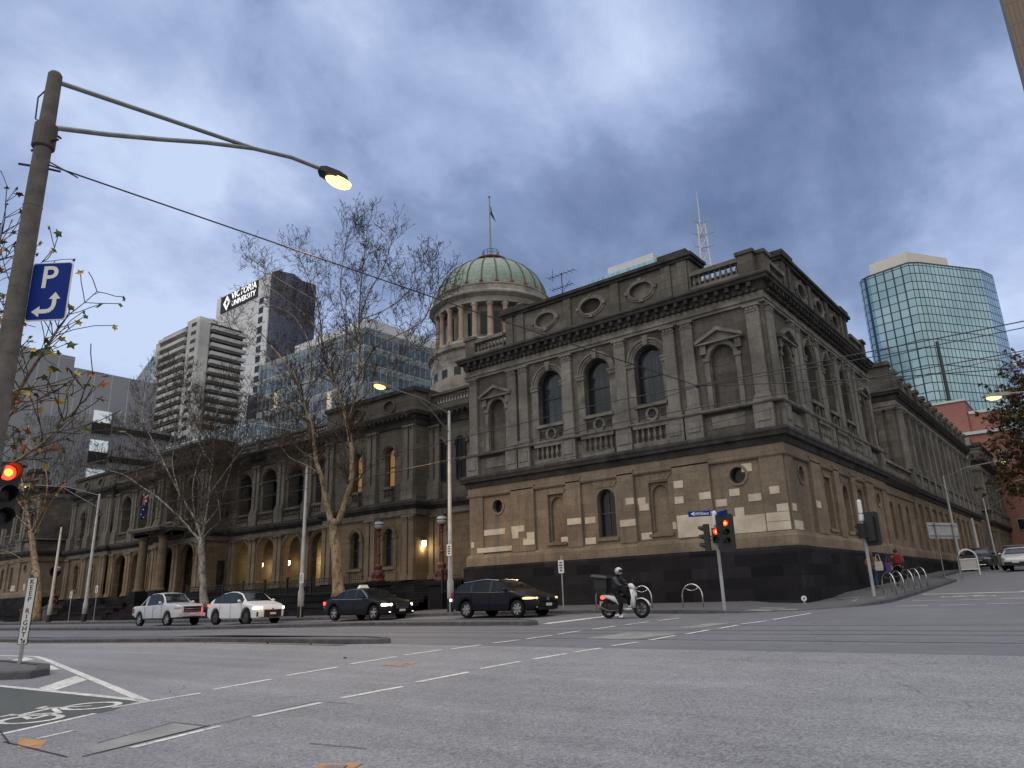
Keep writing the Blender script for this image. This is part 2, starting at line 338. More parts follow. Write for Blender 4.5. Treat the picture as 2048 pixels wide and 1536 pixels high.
def fprism(mb, F, poly, w0, w1):
    a = [F.p(u, z, w1) for u, z in poly]; b = [F.p(u, z, w0) for u, z in poly]; mb.face(a); mb.face(b[::-1])
    for i in range(len(poly)): j = (i + 1) % len(poly); mb.face([a[i], b[i], b[j], a[j]])
def outline(h, n=10, g=0):
    """outline of an opening; g grows it"""
    k, u, z0, z1 = h['k'], h['u'], h['z0'], h['z1']
    if k == 'rect': hw = h['hw'] + g; return [(u - hw, z0 - g), (u - hw, z1 + g), (u + hw, z1 + g), (u + hw, z0 - g)]
    if k == 'arch':
        r = h['hw']; zc = z1 - r; r2 = r + g
        return [(u - r2, z0 - g)] + [(u - r2 * cos(pi * i / n), zc + r2 * sin(pi * i / n)) for i in range(n + 1)] + [(u + r2, z0 - g)]
    rx = h['hw']; rz = (z1 - z0) / 2; zc = (z0 + z1) / 2; n2 = 20
    return [(u + (rx + g) * cos(2 * pi * i / n2), zc + (rz + g) * sin(2 * pi * i / n2)) for i in range(n2)]
def wall(mb, F, u0, u1, z0, z1, holes, w=0, depth=.3):
    us = sorted({u0, u1} | {h['u'] - h['hw'] for h in holes} | {h['u'] + h['hw'] for h in holes}); zs = sorted({z0, z1} | {h['z0'] for h in holes} | {h['z1'] for h in holes})
    us = [u for u in us if u0 <= u <= u1]; zs = [z for z in zs if z0 <= z <= z1]
    for a, b in zip(us, us[1:]):
        for c, d in zip(zs, zs[1:]):
            mu, mz = (a + b) / 2, (c + d) / 2
            if any(abs(mu - h['u']) < h['hw'] and h['z0'] < mz < h['z1'] for h in holes): continue
            mb.face([F.p(a, c, w), F.p(b, c, w), F.p(b, d, w), F.p(a, d, w)])
    for h in holes:
        o = outline(h); dp = h.get('d', depth)
        if h['k'] == 'arch':
            a = o[1:-1]
            for p, q in zip(a, a[1:]): mb.face([F.p(*p, w), F.p(*q, w), F.p(q[0], h['z1'], w), F.p(p[0], h['z1'], w)])
        if h['k'] == 'circ':
            n = len(o)
            for i in range(n):
                p, q = o[i], o[(i + 1) % n]; zz = h['z1'] if (p[1] + q[1]) / 2 > (h['z0'] + h['z1']) / 2 else h['z0']
                mb.face([F.p(*p, w), F.p(*q, w), F.p(q[0], zz, w), F.p(p[0], zz, w)])
        for i in range(len(o)):
            p, q = o[i], o[(i + 1) % len(o)]; mb.face([F.p(*p, w), F.p(*q, w), F.p(*q, w - dp), F.p(*p, w - dp)])
def ringband(mb, F, h, g0, g1, w0, w1, n=12, legs=False):
    """moulded surround following an opening"""
    a, b = outline(h, n, g0), outline(h, n, g1); closed = h['k'] == 'circ'
    if not closed and not legs: a, b = a[1:-1], b[1:-1]
    m = len(a); rng_ = range(m if closed else m - 1)
    for i in rng_:
        j = (i + 1) % m
        mb.face([F.p(*a[i], w1), F.p(*a[j], w1), F.p(*b[j], w1), F.p(*b[i], w1)]); mb.face([F.p(*b[i], w1), F.p(*b[j], w1), F.p(*b[j], w0), F.p(*b[i], w0)])
        mb.face([F.p(*a[i], w0), F.p(*a[j], w0), F.p(*a[j], w1), F.p(*a[i], w1)])
    if not closed:
        for i in (0, m - 1): mb.face([F.p(*a[i], w0), F.p(*a[i], w1), F.p(*b[i], w1), F.p(*b[i], w0)])
def window(F, h, parent, w=0, pane=None, frame=None, rail=True, mull=0, name='window'):
    """a window: frame (the window object), with its pane as a child"""
    dp = h.get('d', .3); mb = MB(); ringband(mb, F, h, -.07, 0.0, w - dp, w - dp + .07, 10, True)
    zc = h['z0'] + (h['z1'] - h['z0']) * .5
    if h['k'] != 'circ':
        fbox(mb, F, h['u'] - h['hw'], h['u'] + h['hw'], h['z0'], h['z0'] + .08, w - dp, w - dp + .06)
        if rail: fbox(mb, F, h['u'] - h['hw'] + .06, h['u'] + h['hw'] - .06, zc - .035, zc + .035, w - dp, w - dp + .055)
    for i in range(mull):
        uu = h['u'] - h['hw'] + 2 * h['hw'] * (i + 1) / (mull + 1); fbox(mb, F, uu - .018, uu + .018, h['z0'] + .08, h['z1'] - .05, w - dp, w - dp + .05)
    o = mb.build(name, frame or M['sash'], parent)
    pb = MB(); pb.face([F.p(*q, w - dp + .012) for q in outline(h)]); pb.build('pane', pane or M['pane'], o); return o
def sweep(mb, foot, prof, closed=True):
    """sweep a moulding profile [(out, z)...] round a footprint (counter-clockwise), with mitred corners"""
    n = len(foot); pts = [Vector((p[0], p[1])) for p in foot]; rows = []
    for w, z in prof:
        row = []
        for i in range(n):
            p = pts[i]; a = (p - pts[i - 1]).normalized() if (closed or i > 0) else None; b = (pts[(i + 1) % n] - p).normalized() if (closed or i < n - 1) else None
            if a is None: a = b
            if b is None: b = a
            na, nb = Vector((a.y, -a.x)), Vector((b.y, -b.x)); m = (na + nb); m = m / max(.2, 1 + na.dot(nb))
            row.append((p.x + m.x * w, p.y + m.y * w, z))
        rows.append(row)
    mb.grid(rows, closed)
def pilaster(mb, F, u, hw, z0, z1, w, base=True, cap=True, w0=-.02):
    fbox(mb, F, u - hw, u + hw, z0 + (.3 if base else 0), z1 - (.36 if cap else 0), w0, w)
    if base:
        fbox(mb, F, u - hw - .10, u + hw + .10, z0, z0 + .16, w0, w + .10); fbox(mb, F, u - hw - .05, u + hw + .05, z0 + .16, z0 + .3, w0, w + .05)
    if cap:
        fbox(mb, F, u - hw - .03, u + hw + .03, z1 - .36, z1 - .30, w0, w + .03)
        fbox(mb, F, u - hw + .01, u + hw - .01, z1 - .30, z1 - .12, w0, w + .015)
        for i in range(3): uu = u - hw + .12 + (2 * hw - .24) * i / 2; fbox(mb, F, uu - .06, uu + .06, z1 - .27, z1 - .14, w, w + .06)
        fbox(mb, F, u - hw - .08, u + hw + .08, z1 - .12, z1, w0, w + .09)
BAL = [(.055, 0), (.055, .05), (.03, .09), (.075, .28), (.06, .40), (.032, .56), (.05, .62), (.05, .70)]
def balusters(mb, F, u0, u1, z, w, h=.7, pitch=.26):
    n = max(1, int((u1 - u0) / pitch))
    for i in range(n):
        u = u0 + (i + .5) * (u1 - u0) / n; q = F.p(u, z, w); mb.lathe(q, [(r * 1.15, zz * h / .7) for r, zz in BAL], 6, False)
# ---------------------------------------------------------------- ground
def G(x, y):
    z = -1.6 + .0342 * min(y, 60) + .02 * max(0, y - 60) + .009 * max(0, min(y, 60) - 34)
    return z + .0125 * max(-15, min(0, x + 24)) + .0018 * max(-61, min(0, x + 39))
XS = [-700, -300, -160, -100, -80, -55, -39, -24, -12, 0, 20, 60, 200, 600]; YS = [-200, -60, -20, 0, 7, 14.1, 20, 26, 34, 45, 60, 80, 130, 250, 900]
def sheet(xs, ys, dz):
    mb = MB(); mb.grid([[(x, y, G(x, y) + dz) for x in xs] for y in ys]); return mb
tag(sheet(XS, YS, 0).build('road', M['road']), kind='structure')
tag(sheet([x for x in XS if x >= -160 and x <= 200], [-200, -60, -20, 0, 7, 14.1], .004).build('near_road', M['road2']), kind='structure')
# footpath round the corner
arc = [(-11.4, 24.55), (-10.2, 24.7), (-9.0, 25.1), (-7.9, 25.9), (-7.1, 26.9), (-6.6, 28.0), (-6.4, 29.2)]
outer = [(x, 25.7) for x in (-160, -100, -80, -55, -39, -24, -16.5)] + [(-13.2, 24.85)] + arc + [(-6.45, 32), (-6.5, 34), (-6.6, 45), (-8.2, 49), (-8.4, 60), (-8.4, 80), (-8.4, 130), (-8.4, 250)]
inner = [(x, 45) for x in (-160, -100, -80, -55, -39, -24, -16.5, -13)] + [(-12, 40), (-12, 40), (-12, 40), (-12, 40), (-12, 40), (-12, 40), (-12, 40)] + [(-12, 40), (-12, 40), (-12, 45), (-12, 49), (-12, 60), (-12, 80), (-12, 130), (-12, 250)]
def hgt(x, y):  # the kerb is lowered at the crossing ramps of the corner
    d = math.hypot(x + 8.3, y - 25.6); return .13 * min(1, max(.12, (d - 1.3) / 2.0))
mb = MB(); rows = []
for t in (.0, .06, .16, .3, .6, 1):
    rows.append([(a[0] * (1 - t) + b[0] * t, a[1] * (1 - t) + b[1] * t, 0) for a, b in zip(outer, inner)])
rows = [[(x, y, G(x, y) + hgt(*outer[i])) for i, (x, y, _) in enumerate(r)] for r in rows]
mb.grid(rows); tag(mb.build('footpath', M['foot']), kind='structure')
from mathutils.bvhtree import BVHTree
FOOT = BVHTree.FromPolygons(mb.v, mb.f)
def z_at(x, y):
    h = FOOT.ray_cast(Vector((x, y, 50)), Vector((0, 0, -1))); return h[0].z if h[0] else G(x, y)
def kerb(name, line, hs, wd=.32, closed=False, m='kerbm'):
    mb = MB(); n = len(line); rows = [[], [], [], []]
    for i, (x, y) in enumerate(line):
        a = Vector(line[max(0, i - 1)] if not closed else line[i - 1]); b = Vector(line[min(n - 1, i + 1)] if not closed else line[(i + 1) % n]); d = (b - a).normalized(); nx, ny = d.y, -d.x
        z = G(x, y); h = hs(x, y) if callable(hs) else hs
        rows[0].append((x + nx * .03, y + ny * .03, z - .05)); rows[1].append((x + nx * .02, y + ny * .02, z + h - .02)); rows[2].append((x, y, z + h + .006)); rows[3].append((x - nx * wd, y - ny * wd, z + h + .006))
    mb.grid(rows, closed); return tag(mb.build(name, M[m]), kind='structure')
kerb('kerb', outer, hgt)
# near footpath under the photographer
mb = MB(); ln = [(3.2, -30), (3.2, -4), (2.2, -1.6), (0, -1.1), (-60, -1.1)]; mb.grid([[(x, y, G(x, y) + .13) for x, y in ln], [(6 if y < -1.2 else x, -30 if y > -1.2 else y, -1.45) for x, y in ln]])
tag(mb.build('near_footpath', M['foot']), kind='structure')
def island(line, h=.14, top='foot'):
    kerb('kerb', line, h, .25, True); mb = MB(); q = line[::-1]; m_ = len(line) // 2; A_, B_ = line[:m_], q[:m_]; mb.grid([[(x, y, G(x, y) + h) for x, y in A_], [(x, y, G(x, y) + h) for x, y in B_]]); tag(mb.build('traffic_island', M[top]), kind='structure')
island([(-120, 13.65), (-80, 13.68), (-55, 13.7), (-42, 13.75), (-39, 13.75), (-24, 13.85), (-17.2, 13.9), (-16.2, 14.15), (-15.9, 14.35), (-16.3, 14.6), (-17.2, 14.8), (-24, 14.8), (-39, 14.8), (-55, 14.8), (-80, 14.8), (-120, 14.8)], .13)
island([(-120, 20.2), (-80, 20.2), (-55, 20.2), (-39, 20.2), (-24, 20.1), (-16.5, 20.0), (-15.4, 19.9), (-15.2, 20.15), (-15.7, 20.7), (-17, 21.1), (-24, 21.2), (-39, 21.3), (-55, 21.3), (-80, 21.3), (-120, 21.3)], .13)
island([(-27, 6.3), (-22.5, 6.0), (-19.5, 6.2), (-18.8, 6.6), (-19.2, 7.1), (-20.3, 7.5), (-23, 7.6), (-27, 7.7)], .16)
def marks(name, polys, m='white', dz=.009, foot=False):
    mb = MB()
    H = lambda x, y: (z_at(x, y) if foot else G(x, y)) + dz
    for p in polys:
        if len(p) == 4 and math.dist(p[0], p[1]) > 1.2:     # long strips follow the lie of the ground
            n = int(math.dist(p[0], p[1]) / .8) + 1; L2 = lambda a, b, t: (a[0] + (b[0] - a[0]) * t, a[1] + (b[1] - a[1]) * t)
            mb.grid([[(*L2(p[0], p[1], i / n), H(*L2(p[0], p[1], i / n))) for i in range(n + 1)], [(*L2(p[3], p[2], i / n), H(*L2(p[3], p[2], i / n))) for i in range(n + 1)]])
        else: mb.face([(x, y, H(x, y)) for x, y in p])
    return tag(mb.build(name, M[m]), kind='structure')
def dash(x0, y0, x1, y1, w=.13):
    d = Vector((x1 - x0, y1 - y0)).normalized(); nx, ny = -d.y * w / 2, d.x * w / 2; return [(x0 - nx, y0 - ny), (x1 - nx, y1 - ny), (x1 + nx, y1 + ny), (x0 + nx, y0 + ny)]
A = [(-12.37, 7.16, -12.49, 8.38), (-12.65, 8.8, -12.69, 10.03), (-12.85, 10.5, -12.85, 11.79), (-12.9, 12.05, -12.81, 13.18), (-12.66, 13.35, -12.55, 14.3), (-12.5, 14.7, -12.3, 15.5), (-12.26, 15.75, -12.16, 16.77), (-12.2, 17.05, -12.1, 18.1), (-12, 18.5, -11.9, 19.6), (-11.8, 20, -11.6, 21.1), (-11.5, 21.5, -11.3, 22.6)]
B = [(-9.15, 5.9, -9.18, 7.0), (-9.22, 7.39, -9.15, 8.54), (-9.28, 8.97, -9.25, 10.19), (-9.35, 10.62, -9.27, 11.69), (-9.25, 12.06, -9.12, 13.03), (-9.1, 13.3, -8.95, 14.1), (-8.95, 14.56, -8.75, 15.34), (-8.7, 15.8, -8.6, 16.9), (-8.5, 17.3, -8.4, 18.4), (-8.3, 18.8, -8.2, 19.8), (-8.27, 20.1, -7.92, 21.24), (-7.91, 21.59, -7.59, 24.05)]
Cc = [(-5.82, 26.82, -4.85, 26.95), (-4.53, 26.94, -3.54, 27.1), (-3.3, 27.2, -2.3, 27.4), (-2, 27.45, -1, 27.6), (-5.83, 29.6, -4.8, 29.7), (-4.48, 29.65, -3.55, 29.85), (-3.2, 29.9, -2.2, 30.1), (-1.9, 30.1, -.9, 30.3)]
marks('crossing_lines', [dash(*a) for a in A + B + Cc])
marks('stop_lines', [dash(-16.2, 20.7, -10.4, 23.75, .35) if False else dash(-15.2, 20.6, -14.6, 24.6, .4), dash(-6.3, 34.2, -2.9, 34.2, .32), dash(-2.9, 34.2, -2.35, 37.5, .3), dash(-60, 22.6, -17.5, 22.4, .1)])
marks('painted_sheen_plate', [[(-10.87, 3.79), (-10.3, 3.9), (-9.85, 3.66), (-10.2, 3.55)]], 'orange', .008)  # metal plate; its reflected orange sheen is painted in as flat colour
MK = [(-11.43, 3.76, -11.86, 5.08, .12), (-10.56, 3.87, -10.68, 4.34, .09), (-8.78, 4.18, -8.99, 5.34, .10)]
marks('lane_lines', [dash(-26.7, 9.45, -12.3, 6.0, .16), dash(-18.6, 5.78, -12.4, 6.02, .14), dash(-34, 9.5, -26.7, 9.45, .14), dash(-12.2, 5.45, -12.19, 6.85, .11),
    [(-25.3, 8.0), (-23.9, 7.6), (-25.2, 8.9), (-26.8, 9.2)], [(-21.6, 7.7), (-20.6, 7.35), (-20.3, 7.75), (-21.9, 8.15)], [(-16.5, 5.95), (-15.7, 5.95), (-16.9, 7.0), (-18.1, 7.25)],
    dash(*MK[0]), dash(*MK[1]), dash(*MK[2]), dash(-30, 18, -20, 18.1, .0001)])
marks('bike_lane', [[(-24, 5.1), (-18.4, 5.7), (-12.5, 5.95), (-11.9, 5.35), (-11.45, 3.76), (-12.2, 2.3), (-24, 1.0)]], 'green', .0065)
def bike(name, cx, cy, rot, s, q=1.0):
    """painted bicycle symbol, seen from its own lane"""
    polys = []; c_, s_ = cos(rot), sin(rot); T = lambda x, y: (cx + (x * c_ - y * q * s_) * s, cy + (x * s_ + y * q * c_) * s)
    for wx in (-.52, .52):
        n = 20; r0, r1 = .27, .36
        for i in range(n):
            a, b = 2 * pi * i / n, 2 * pi * (i + 1) / n; polys.append([T(wx + r0 * cos(a), r0 * sin(a)), T(wx + r1 * cos(a), r1 * sin(a)), T(wx + r1 * cos(b), r1 * sin(b)), T(wx + r0 * cos(b), r0 * sin(b))])
    for a, b in (((-.52, 0), (-.2, .42)), ((-.2, .42), (.35, .42)), ((.35, .42), (-.05, 0)), ((-.05, 0), (-.52, 0)), ((-.05, 0), (-.25, .55)), ((.52, 0), (.3, .6)), ((-.36, .56), (-.14, .56)), ((.3, .6), (.5, .64))):
        polys.append([T(*p) for p in dash(*a, *b, .075)])
    marks(name, polys, 'white', .012)
bike('bicycle_symbol', -12.55, 4.9, radians(112), 1.0, 1.35); bike('bicycle_symbol', -4.4, 31.9, radians(5), 1.0); bike('bicycle_symbol', -1.6, 32.6, radians(5), 1.0)
marks('concrete_slab', [[(-8.85, 3.85), (-9.3, 3.9), (-9.45, 4.1), (-9.85, 5.2), (-9.15, 5.25)], [(-10.6, 16.0), (-9.2, 16.0), (-8.6, 17.6), (-10.4, 17.7)], [(-9.6, 19.0), (-8.9, 19.0), (-8.7, 20.5), (-9.3, 20.6)]], 'conc', .007)
marks('slab_joints', [dash(-8.85, 3.7, -9.15, 5.3, .03), dash(-9.45, 4.1, -9.85, 5.2, .02), dash(-9.15, 5.25, -9.85, 5.2, .02), dash(-9.15, 5.3, -9.35, 7.0, .015), dash(-9.35, 7.0, -8.6, 7.1, .012), dash(-7.0, 5.2, -6.2, 5.3, .015), dash(-10.8, 3.6, -9.0, 3.62, .02), dash(-12.4, 4.0, -10.6, 3.6, .02)], 'blk', .0125)
def collar(x, y, s, rot):
    t = thing('manhole', 'small iron access cover in an orange collar, ' + ('between the dashed crossing lines' if y > 8 else 'at the bottom edge of the photo'), 'manhole', (x, y, G(x, y)))
    c_, s_ = cos(rot) * s, sin(rot) * s; q = [(x + a * c_ - b * s_, y + a * s_ + b * c_) for a, b in ((-1, -1), (1, -1), (1, 1), (-1, 1))]
    mb = MB(); mb.face([(a, b, G(a, b) + .010) for a, b in q]); mb.build('collar', M['orange'], t)
    mb = MB(); mb.face([(x + (a - x) * .5, y + (b - y) * .5, G(a, b) + .016) for a, b in q]); mb.build('cover', M['rail'], t)
collar(-11.6, 10.75, .26, .1); collar(-5.85, 4.62, .20, .5)
marks('tactile_pads', [[(-10.1, 25.0), (-9.3, 25.05), (-9.25, 25.75), (-10.05, 25.7)], [(-9.25, 25.3), (-8.5, 25.5), (-8.6, 26.1), (-9.2, 26.0)], [(-10.1, 26.2), (-9.2, 26.3), (-9.2, 26.75), (-10.1, 26.7)], [(-7.75, 29.2), (-6.75, 29.2), (-6.75, 30.1), (-7.75, 30.1)], [(-8.9, 30.9), (-7.9, 30.9), (-7.9, 31.4), (-8.9, 31.4)]], 'conc', .006, True)
for yy in (16.0, 17.43, 18.3, 19.73):
    marks('tram_rail', [dash(x0, yy, x1, yy, .07) for x0, x1 in zip(XS[1:-2], XS[2:-1])], 'rail', .007)
marks('gutter', [dash(x0, y, x1, y, w) for y, w in ((25.5, .42), (13.62, .3), (20.05, .25)) for x0, x1 in ((-100, -80), (-80, -55), (-55, -39), (-39, -24), (-24, -17))], 'gutter', .0055)  # dark strips along the kerbs: contact shadow painted in, together with grime
marks('yellow_edge_line', [dash(-60, 13.45, -17.5, 13.65, .08)], 'orange', .009)
# ---------------------------------------------------------------- courthouse
court = thing('courthouse', 'long dark sandstone Victorian courthouse with round-arched windows and a green domed tower', 'courthouse', (-18.3, 38, G(-18, 30)))
CH = court
def pavilion_face(F, pale=(), short=False):
    """one street front of a corner pavilion, 17.2 m long; u=0 at its left end"""
    L_ = 17.2; m = L_ / 2; UW = [m - 2.9, m, m + 2.9]
    up = [dict(k='arch', u=u, hw=.75, z0=8.5, z1=11.38, d=.42) for u in UW]
    ni = [dict(k='arch', u=u, hw=.54, z0=7.7, z1=10.5, d=.28) for u in (2.1, L_ - 2.05)]
    ov = [dict(k='circ', u=u, hw=.62, z0=13.82, z1=14.6, d=.18) for u in UW]
    lo = [dict(k='rect', u=UW[0], hw=.48, z0=2.5, z1=4.88, d=.16), dict(k='arch', u=UW[1] + .03, hw=.50, z0=2.56, z1=4.82, d=.34), dict(k='rect', u=UW[2] - .06, hw=.50, z0=2.5, z1=4.82, d=.16)]
    ci = [dict(k='circ', u=u, hw=.37, z0=4.28, z1=5.02, d=.3) for u in (1.95, L_ - 2.0)]
    mb = MB(); wall(mb, F, 0, L_, 2.2, 5.7, lo + ci); g = mb.build('ground_storey_wall', M['tan'], CH)
    mb = MB(); wall(mb, F, 0, L_, 6.3, 12.0, up + ni)
    for h in ni: mb.face([F.p(*q, -h['d']) for q in outline(h)])
    mb.build('upper_storey_wall', M['soot'], CH)
    # blind niches of the ground storey: an arch sunk in a square recess
    for h in (lo[0], lo[2]):
        mb = MB(); hh = dict(k='arch', u=h['u'], hw=h['hw'] - .08, z0=h['z0'] + .1, z1=h['z1'] - .12, d=.14)
        wall(mb, F, h['u'] - h['hw'], h['u'] + h['hw'], h['z0'], h['z1'], [hh], w=-.16); mb.face([F.p(*q, -.30) for q in outline(hh)]); mb.build('blind_niche', M['tan'], CH)
    for h in up:
        o = window(F, h, CH, pane=M['curtain'], frame=M['blk'], mull=0, rail=False)
        mb = MB(); zc = 9.95; fbox(mb, F, h['u'] - .69, h['u'] + .69, zc - .05, zc + .05, -.40, -.36); mb.build('sash_rail', M['blk'], o)
        mb = MB(); ringband(mb, F, h, .04, .13, -.02, .05); ringband(mb, F, h, .13, .26, -.02, .10); ringband(mb, F, h, .26, .36, -.02, .16)
        for s in (-1, 1):
            fbox(mb, F, h['u'] + s * .95 - .2, h['u'] + s * .95 + .2, 7.62, 10.40, -.02, .08); fbox(mb, F, h['u'] + s * .95 - .24, h['u'] + s * .95 + .24, 10.40, 10.66, -.02, .14); fbox(mb, F, h['u'] + s * .95 - .27, h['u'] + s * .95 + .27, 10.58, 10.66, -.02, .18)
        fprism(mb, F, [(h['u'] - .1, 11.36), (h['u'] + .1, 11.36), (h['u'] + .16, 11.85), (h['u'] - .16, 11.85)], -.02, .2)
        mb.build('arch_surround', M['midmould'], CH)
        mb = MB(); fbox(mb, F, h['u'] - .86, h['u'] + .86, 8.34, 8.50, -.3, .2)   # sill
        rr = dict(k='circ', u=h['u'], hw=.22, z0=7.78, z1=8.22); ringband(mb, F, rr, 0, .12, 0, .1)
        fbox(mb, F, h['u'] - .86, h['u'] + .86, 7.60, 7.66, 0, .06); mb.build('sill', M['midmould'], CH)
        mb = MB()
        for s in (-1, 1): fbox(mb, F, h['u'] + s * .6 - .2, h['u'] + s * .6 + .2, 7.82, 8.18, -.01, .004)
        mb.face([F.p(*q, .006) for q in outline(rr)]); mb.build('sunk_panel', M['dkmould'], CH)
        mb = MB(); fbox(mb, F, h['u'] - .92, h['u'] + .92, 6.42, 6.66, .1, .36); fbox(mb, F, h['u'] - .92, h['u'] + .92, 7.30, 7.5, .1, .36); balusters(mb, F, h['u'] - .9, h['u'] + .9, 6.66, .26, .64)
        mb.build('balustrade', M['midmould'], CH)
    for h in ni:
        mb = MB(); u = h['u']; ringband(mb, F, h, .03, .22, -.02, .1)
        for s in (-1, 1):
            fbox(mb, F, u + s * .72 - .11, u + s * .72 + .11, 7.62, 9.85, -.02, .08); fbox(mb, F, u + s * .72 - .16, u + s * .72 + .16, 9.85, 10.02, -.02, .13)
            fbox(mb, F, u + s * .82 - .14, u + s * .82 + .14, 10.2, 10.68, -.02, .18)
        fprism(mb, F, [(u - 1.05, 10.68), (u + 1.05, 10.68), (u + .52, 11.0), (u, 11.22), (u - .52, 11.0)], -.02, .16)
        fprism(mb, F, [(u - 1.12, 10.68), (u - 1.05, 10.68), (u, 11.14), (u + 1.05, 10.68), (u + 1.12, 10.68), (u + 1.12, 10.8), (u, 11.32), (u - 1.12, 10.8)], .1, .36)
        fbox(mb, F, u - 1.12, u + 1.12, 10.62, 10.70, -.02, .30); mb.build('pediment', M['midmould'], CH)
        mb = MB(); fbox(mb, F, u - .75, u + .75, 6.75, 7.3, .1, .16); mb.build('sunk_panel', M['midmould'], CH)
    for h in lo:
        mb = MB(); u = h['u']
        for k in range(5):
            a0 = (k - 2.5) * .19; a1 = (k - 1.5) * .19; f0, f1 = 1.0, 1.75
            fprism(mb, F, [(u + a0 * f0 * 1.02 + .006, 4.90), (u + a1 * f0 * 1.02 - .006, 4.90), (u + a1 * f1 - .006, 5.28), (u + a0 * f1 + .006, 5.28)], -.02, .035)
        mb.build('voussoirs', M['tan'], CH)
        mb = MB(); fbox(mb, F, u - .6, u + .6, 2.38, 2.52, -.02, .08); mb.build('sill', M['tan'], CH)
    window(F, lo[1], CH, pane=M['pane'], mull=1)
    for h in ci:
        mb = MB(); ringband(mb, F, h, -.02, .09, -.02, .05); mb.build('oculus_ring', M['tan'], CH); window(F, h, CH, frame=M['blk'])
    # piers of the ground storey
    for a, b in ((0, .95), (2.95, 4.45), (6.45, 7.3), (9.4, 10.25), (12.25, 14.0), (16.2, L_)):
        mb = MB(); fbox(mb, F, a + (.004 if a == 0 else 0), b - (.004 if b == L_ else 0), 2.2, 5.55, -.02, .09 if a in (0, 16.2) else .16); mb.build('pier', M['tan'], CH)
    # upper pilasters, with pedestals
    for u in (.45, 3.25, 4.02, 6.87, m + 1.45, 12.7, 13.62, L_ - .45):
        end = u < 1 or u > 16
        mb = MB(); pilaster(mb, F, u, .29, 7.6, 11.98, .17); mb.build('pilaster', M['pil'], CH)
        mb = MB(); fbox(mb, F, u - .42, u + .42, 6.42, 7.5, -.02, .34); fbox(mb, F, u - .28, u + .28, 6.72, 7.25, .34, .38); mb.build('pedestal', M['pil'], CH)
    # attic with ovals
    mb = MB(); wall(mb, F, 2.9, 14.1, 13.3, 15.0, ov, w=.1, depth=.2)
    for a in (2.9, 14.1): mb.face([F.p(a, 13.3, .1), F.p(a, 15.0, .1), F.p(a, 15.0, -1.2), F.p(a, 13.3, -1.2)])
    mb.face([F.p(2.9, 13.3, -1.2), F.p(14.1, 13.3, -1.2), F.p(14.1, 15, -1.2), F.p(2.9, 15, -1.2)])
    mb.build('attic', M['soot'], CH)
    for h in ov:
        mb = MB(); h2 = dict(h); ringband(mb, F, h2, .0, .10, .08, .2); ringband(mb, F, h2, .10, .2, .08, .15)
        for a, b in ((-.08, .55), (-.08, -.55)): fbox(mb, F, h['u'] - .1, h['u'] + .1, 14.21 + b - .07, 14.21 + b + .07, .09, .22)
        for s in (-1, 1): fbox(mb, F, h['u'] + s * .8 - .08, h['u'] + s * .8 + .08, 14.12, 14.3, .09, .22)
        mb.build('oval_surround', M['midmould'], CH)
        mb = MB(); mb.face([F.p(*q, -.08) for q in outline(h)]); mb.build('oval_panel', M['dkmould'] if abs(h['u'] - m) < .1 else M['midmould'], CH)
    for u in (3.25, 4.02, 7.15, 10.05, 12.9, 13.75): mb = MB(); fbox(mb, F, u - .24, u + .24, 13.3, 15.0, .08, .2); mb.build('attic_pier', M['soot'], CH)
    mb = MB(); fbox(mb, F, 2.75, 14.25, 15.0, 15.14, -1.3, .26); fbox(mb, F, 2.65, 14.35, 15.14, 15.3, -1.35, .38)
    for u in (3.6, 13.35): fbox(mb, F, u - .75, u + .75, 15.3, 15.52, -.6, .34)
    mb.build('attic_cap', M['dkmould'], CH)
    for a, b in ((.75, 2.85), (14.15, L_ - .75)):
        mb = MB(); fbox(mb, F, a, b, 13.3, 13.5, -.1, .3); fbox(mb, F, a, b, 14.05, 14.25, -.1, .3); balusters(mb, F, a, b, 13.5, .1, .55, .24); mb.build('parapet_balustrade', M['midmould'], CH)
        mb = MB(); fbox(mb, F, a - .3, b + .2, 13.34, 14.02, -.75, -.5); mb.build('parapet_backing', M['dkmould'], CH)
    for u in (.4, L_ - .4):
        mb = MB(); fbox(mb, F, u - .35, u + .35, 13.3, 14.3, -.3, .32); fbox(mb, F, u - .42, u + .42, 14.3, 14.46, -.38, .4); mb.build('parapet_block', M['soot'], CH)
    near = F in (FW, FL); bits = MB()
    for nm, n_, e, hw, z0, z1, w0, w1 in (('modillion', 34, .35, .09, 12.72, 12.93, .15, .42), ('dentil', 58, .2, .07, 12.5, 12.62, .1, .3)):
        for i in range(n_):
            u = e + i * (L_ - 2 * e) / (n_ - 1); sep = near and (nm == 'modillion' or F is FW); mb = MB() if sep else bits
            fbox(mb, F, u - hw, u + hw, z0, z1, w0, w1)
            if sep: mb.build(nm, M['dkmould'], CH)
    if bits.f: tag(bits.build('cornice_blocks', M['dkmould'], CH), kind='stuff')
    if pale:
        for x0, x1, z0, z1, w in pale: mb = MB(); fbox(mb, F, x0, x1, z0, z1, -.02, w); mb.build('replaced_block', M['pale'], CH)
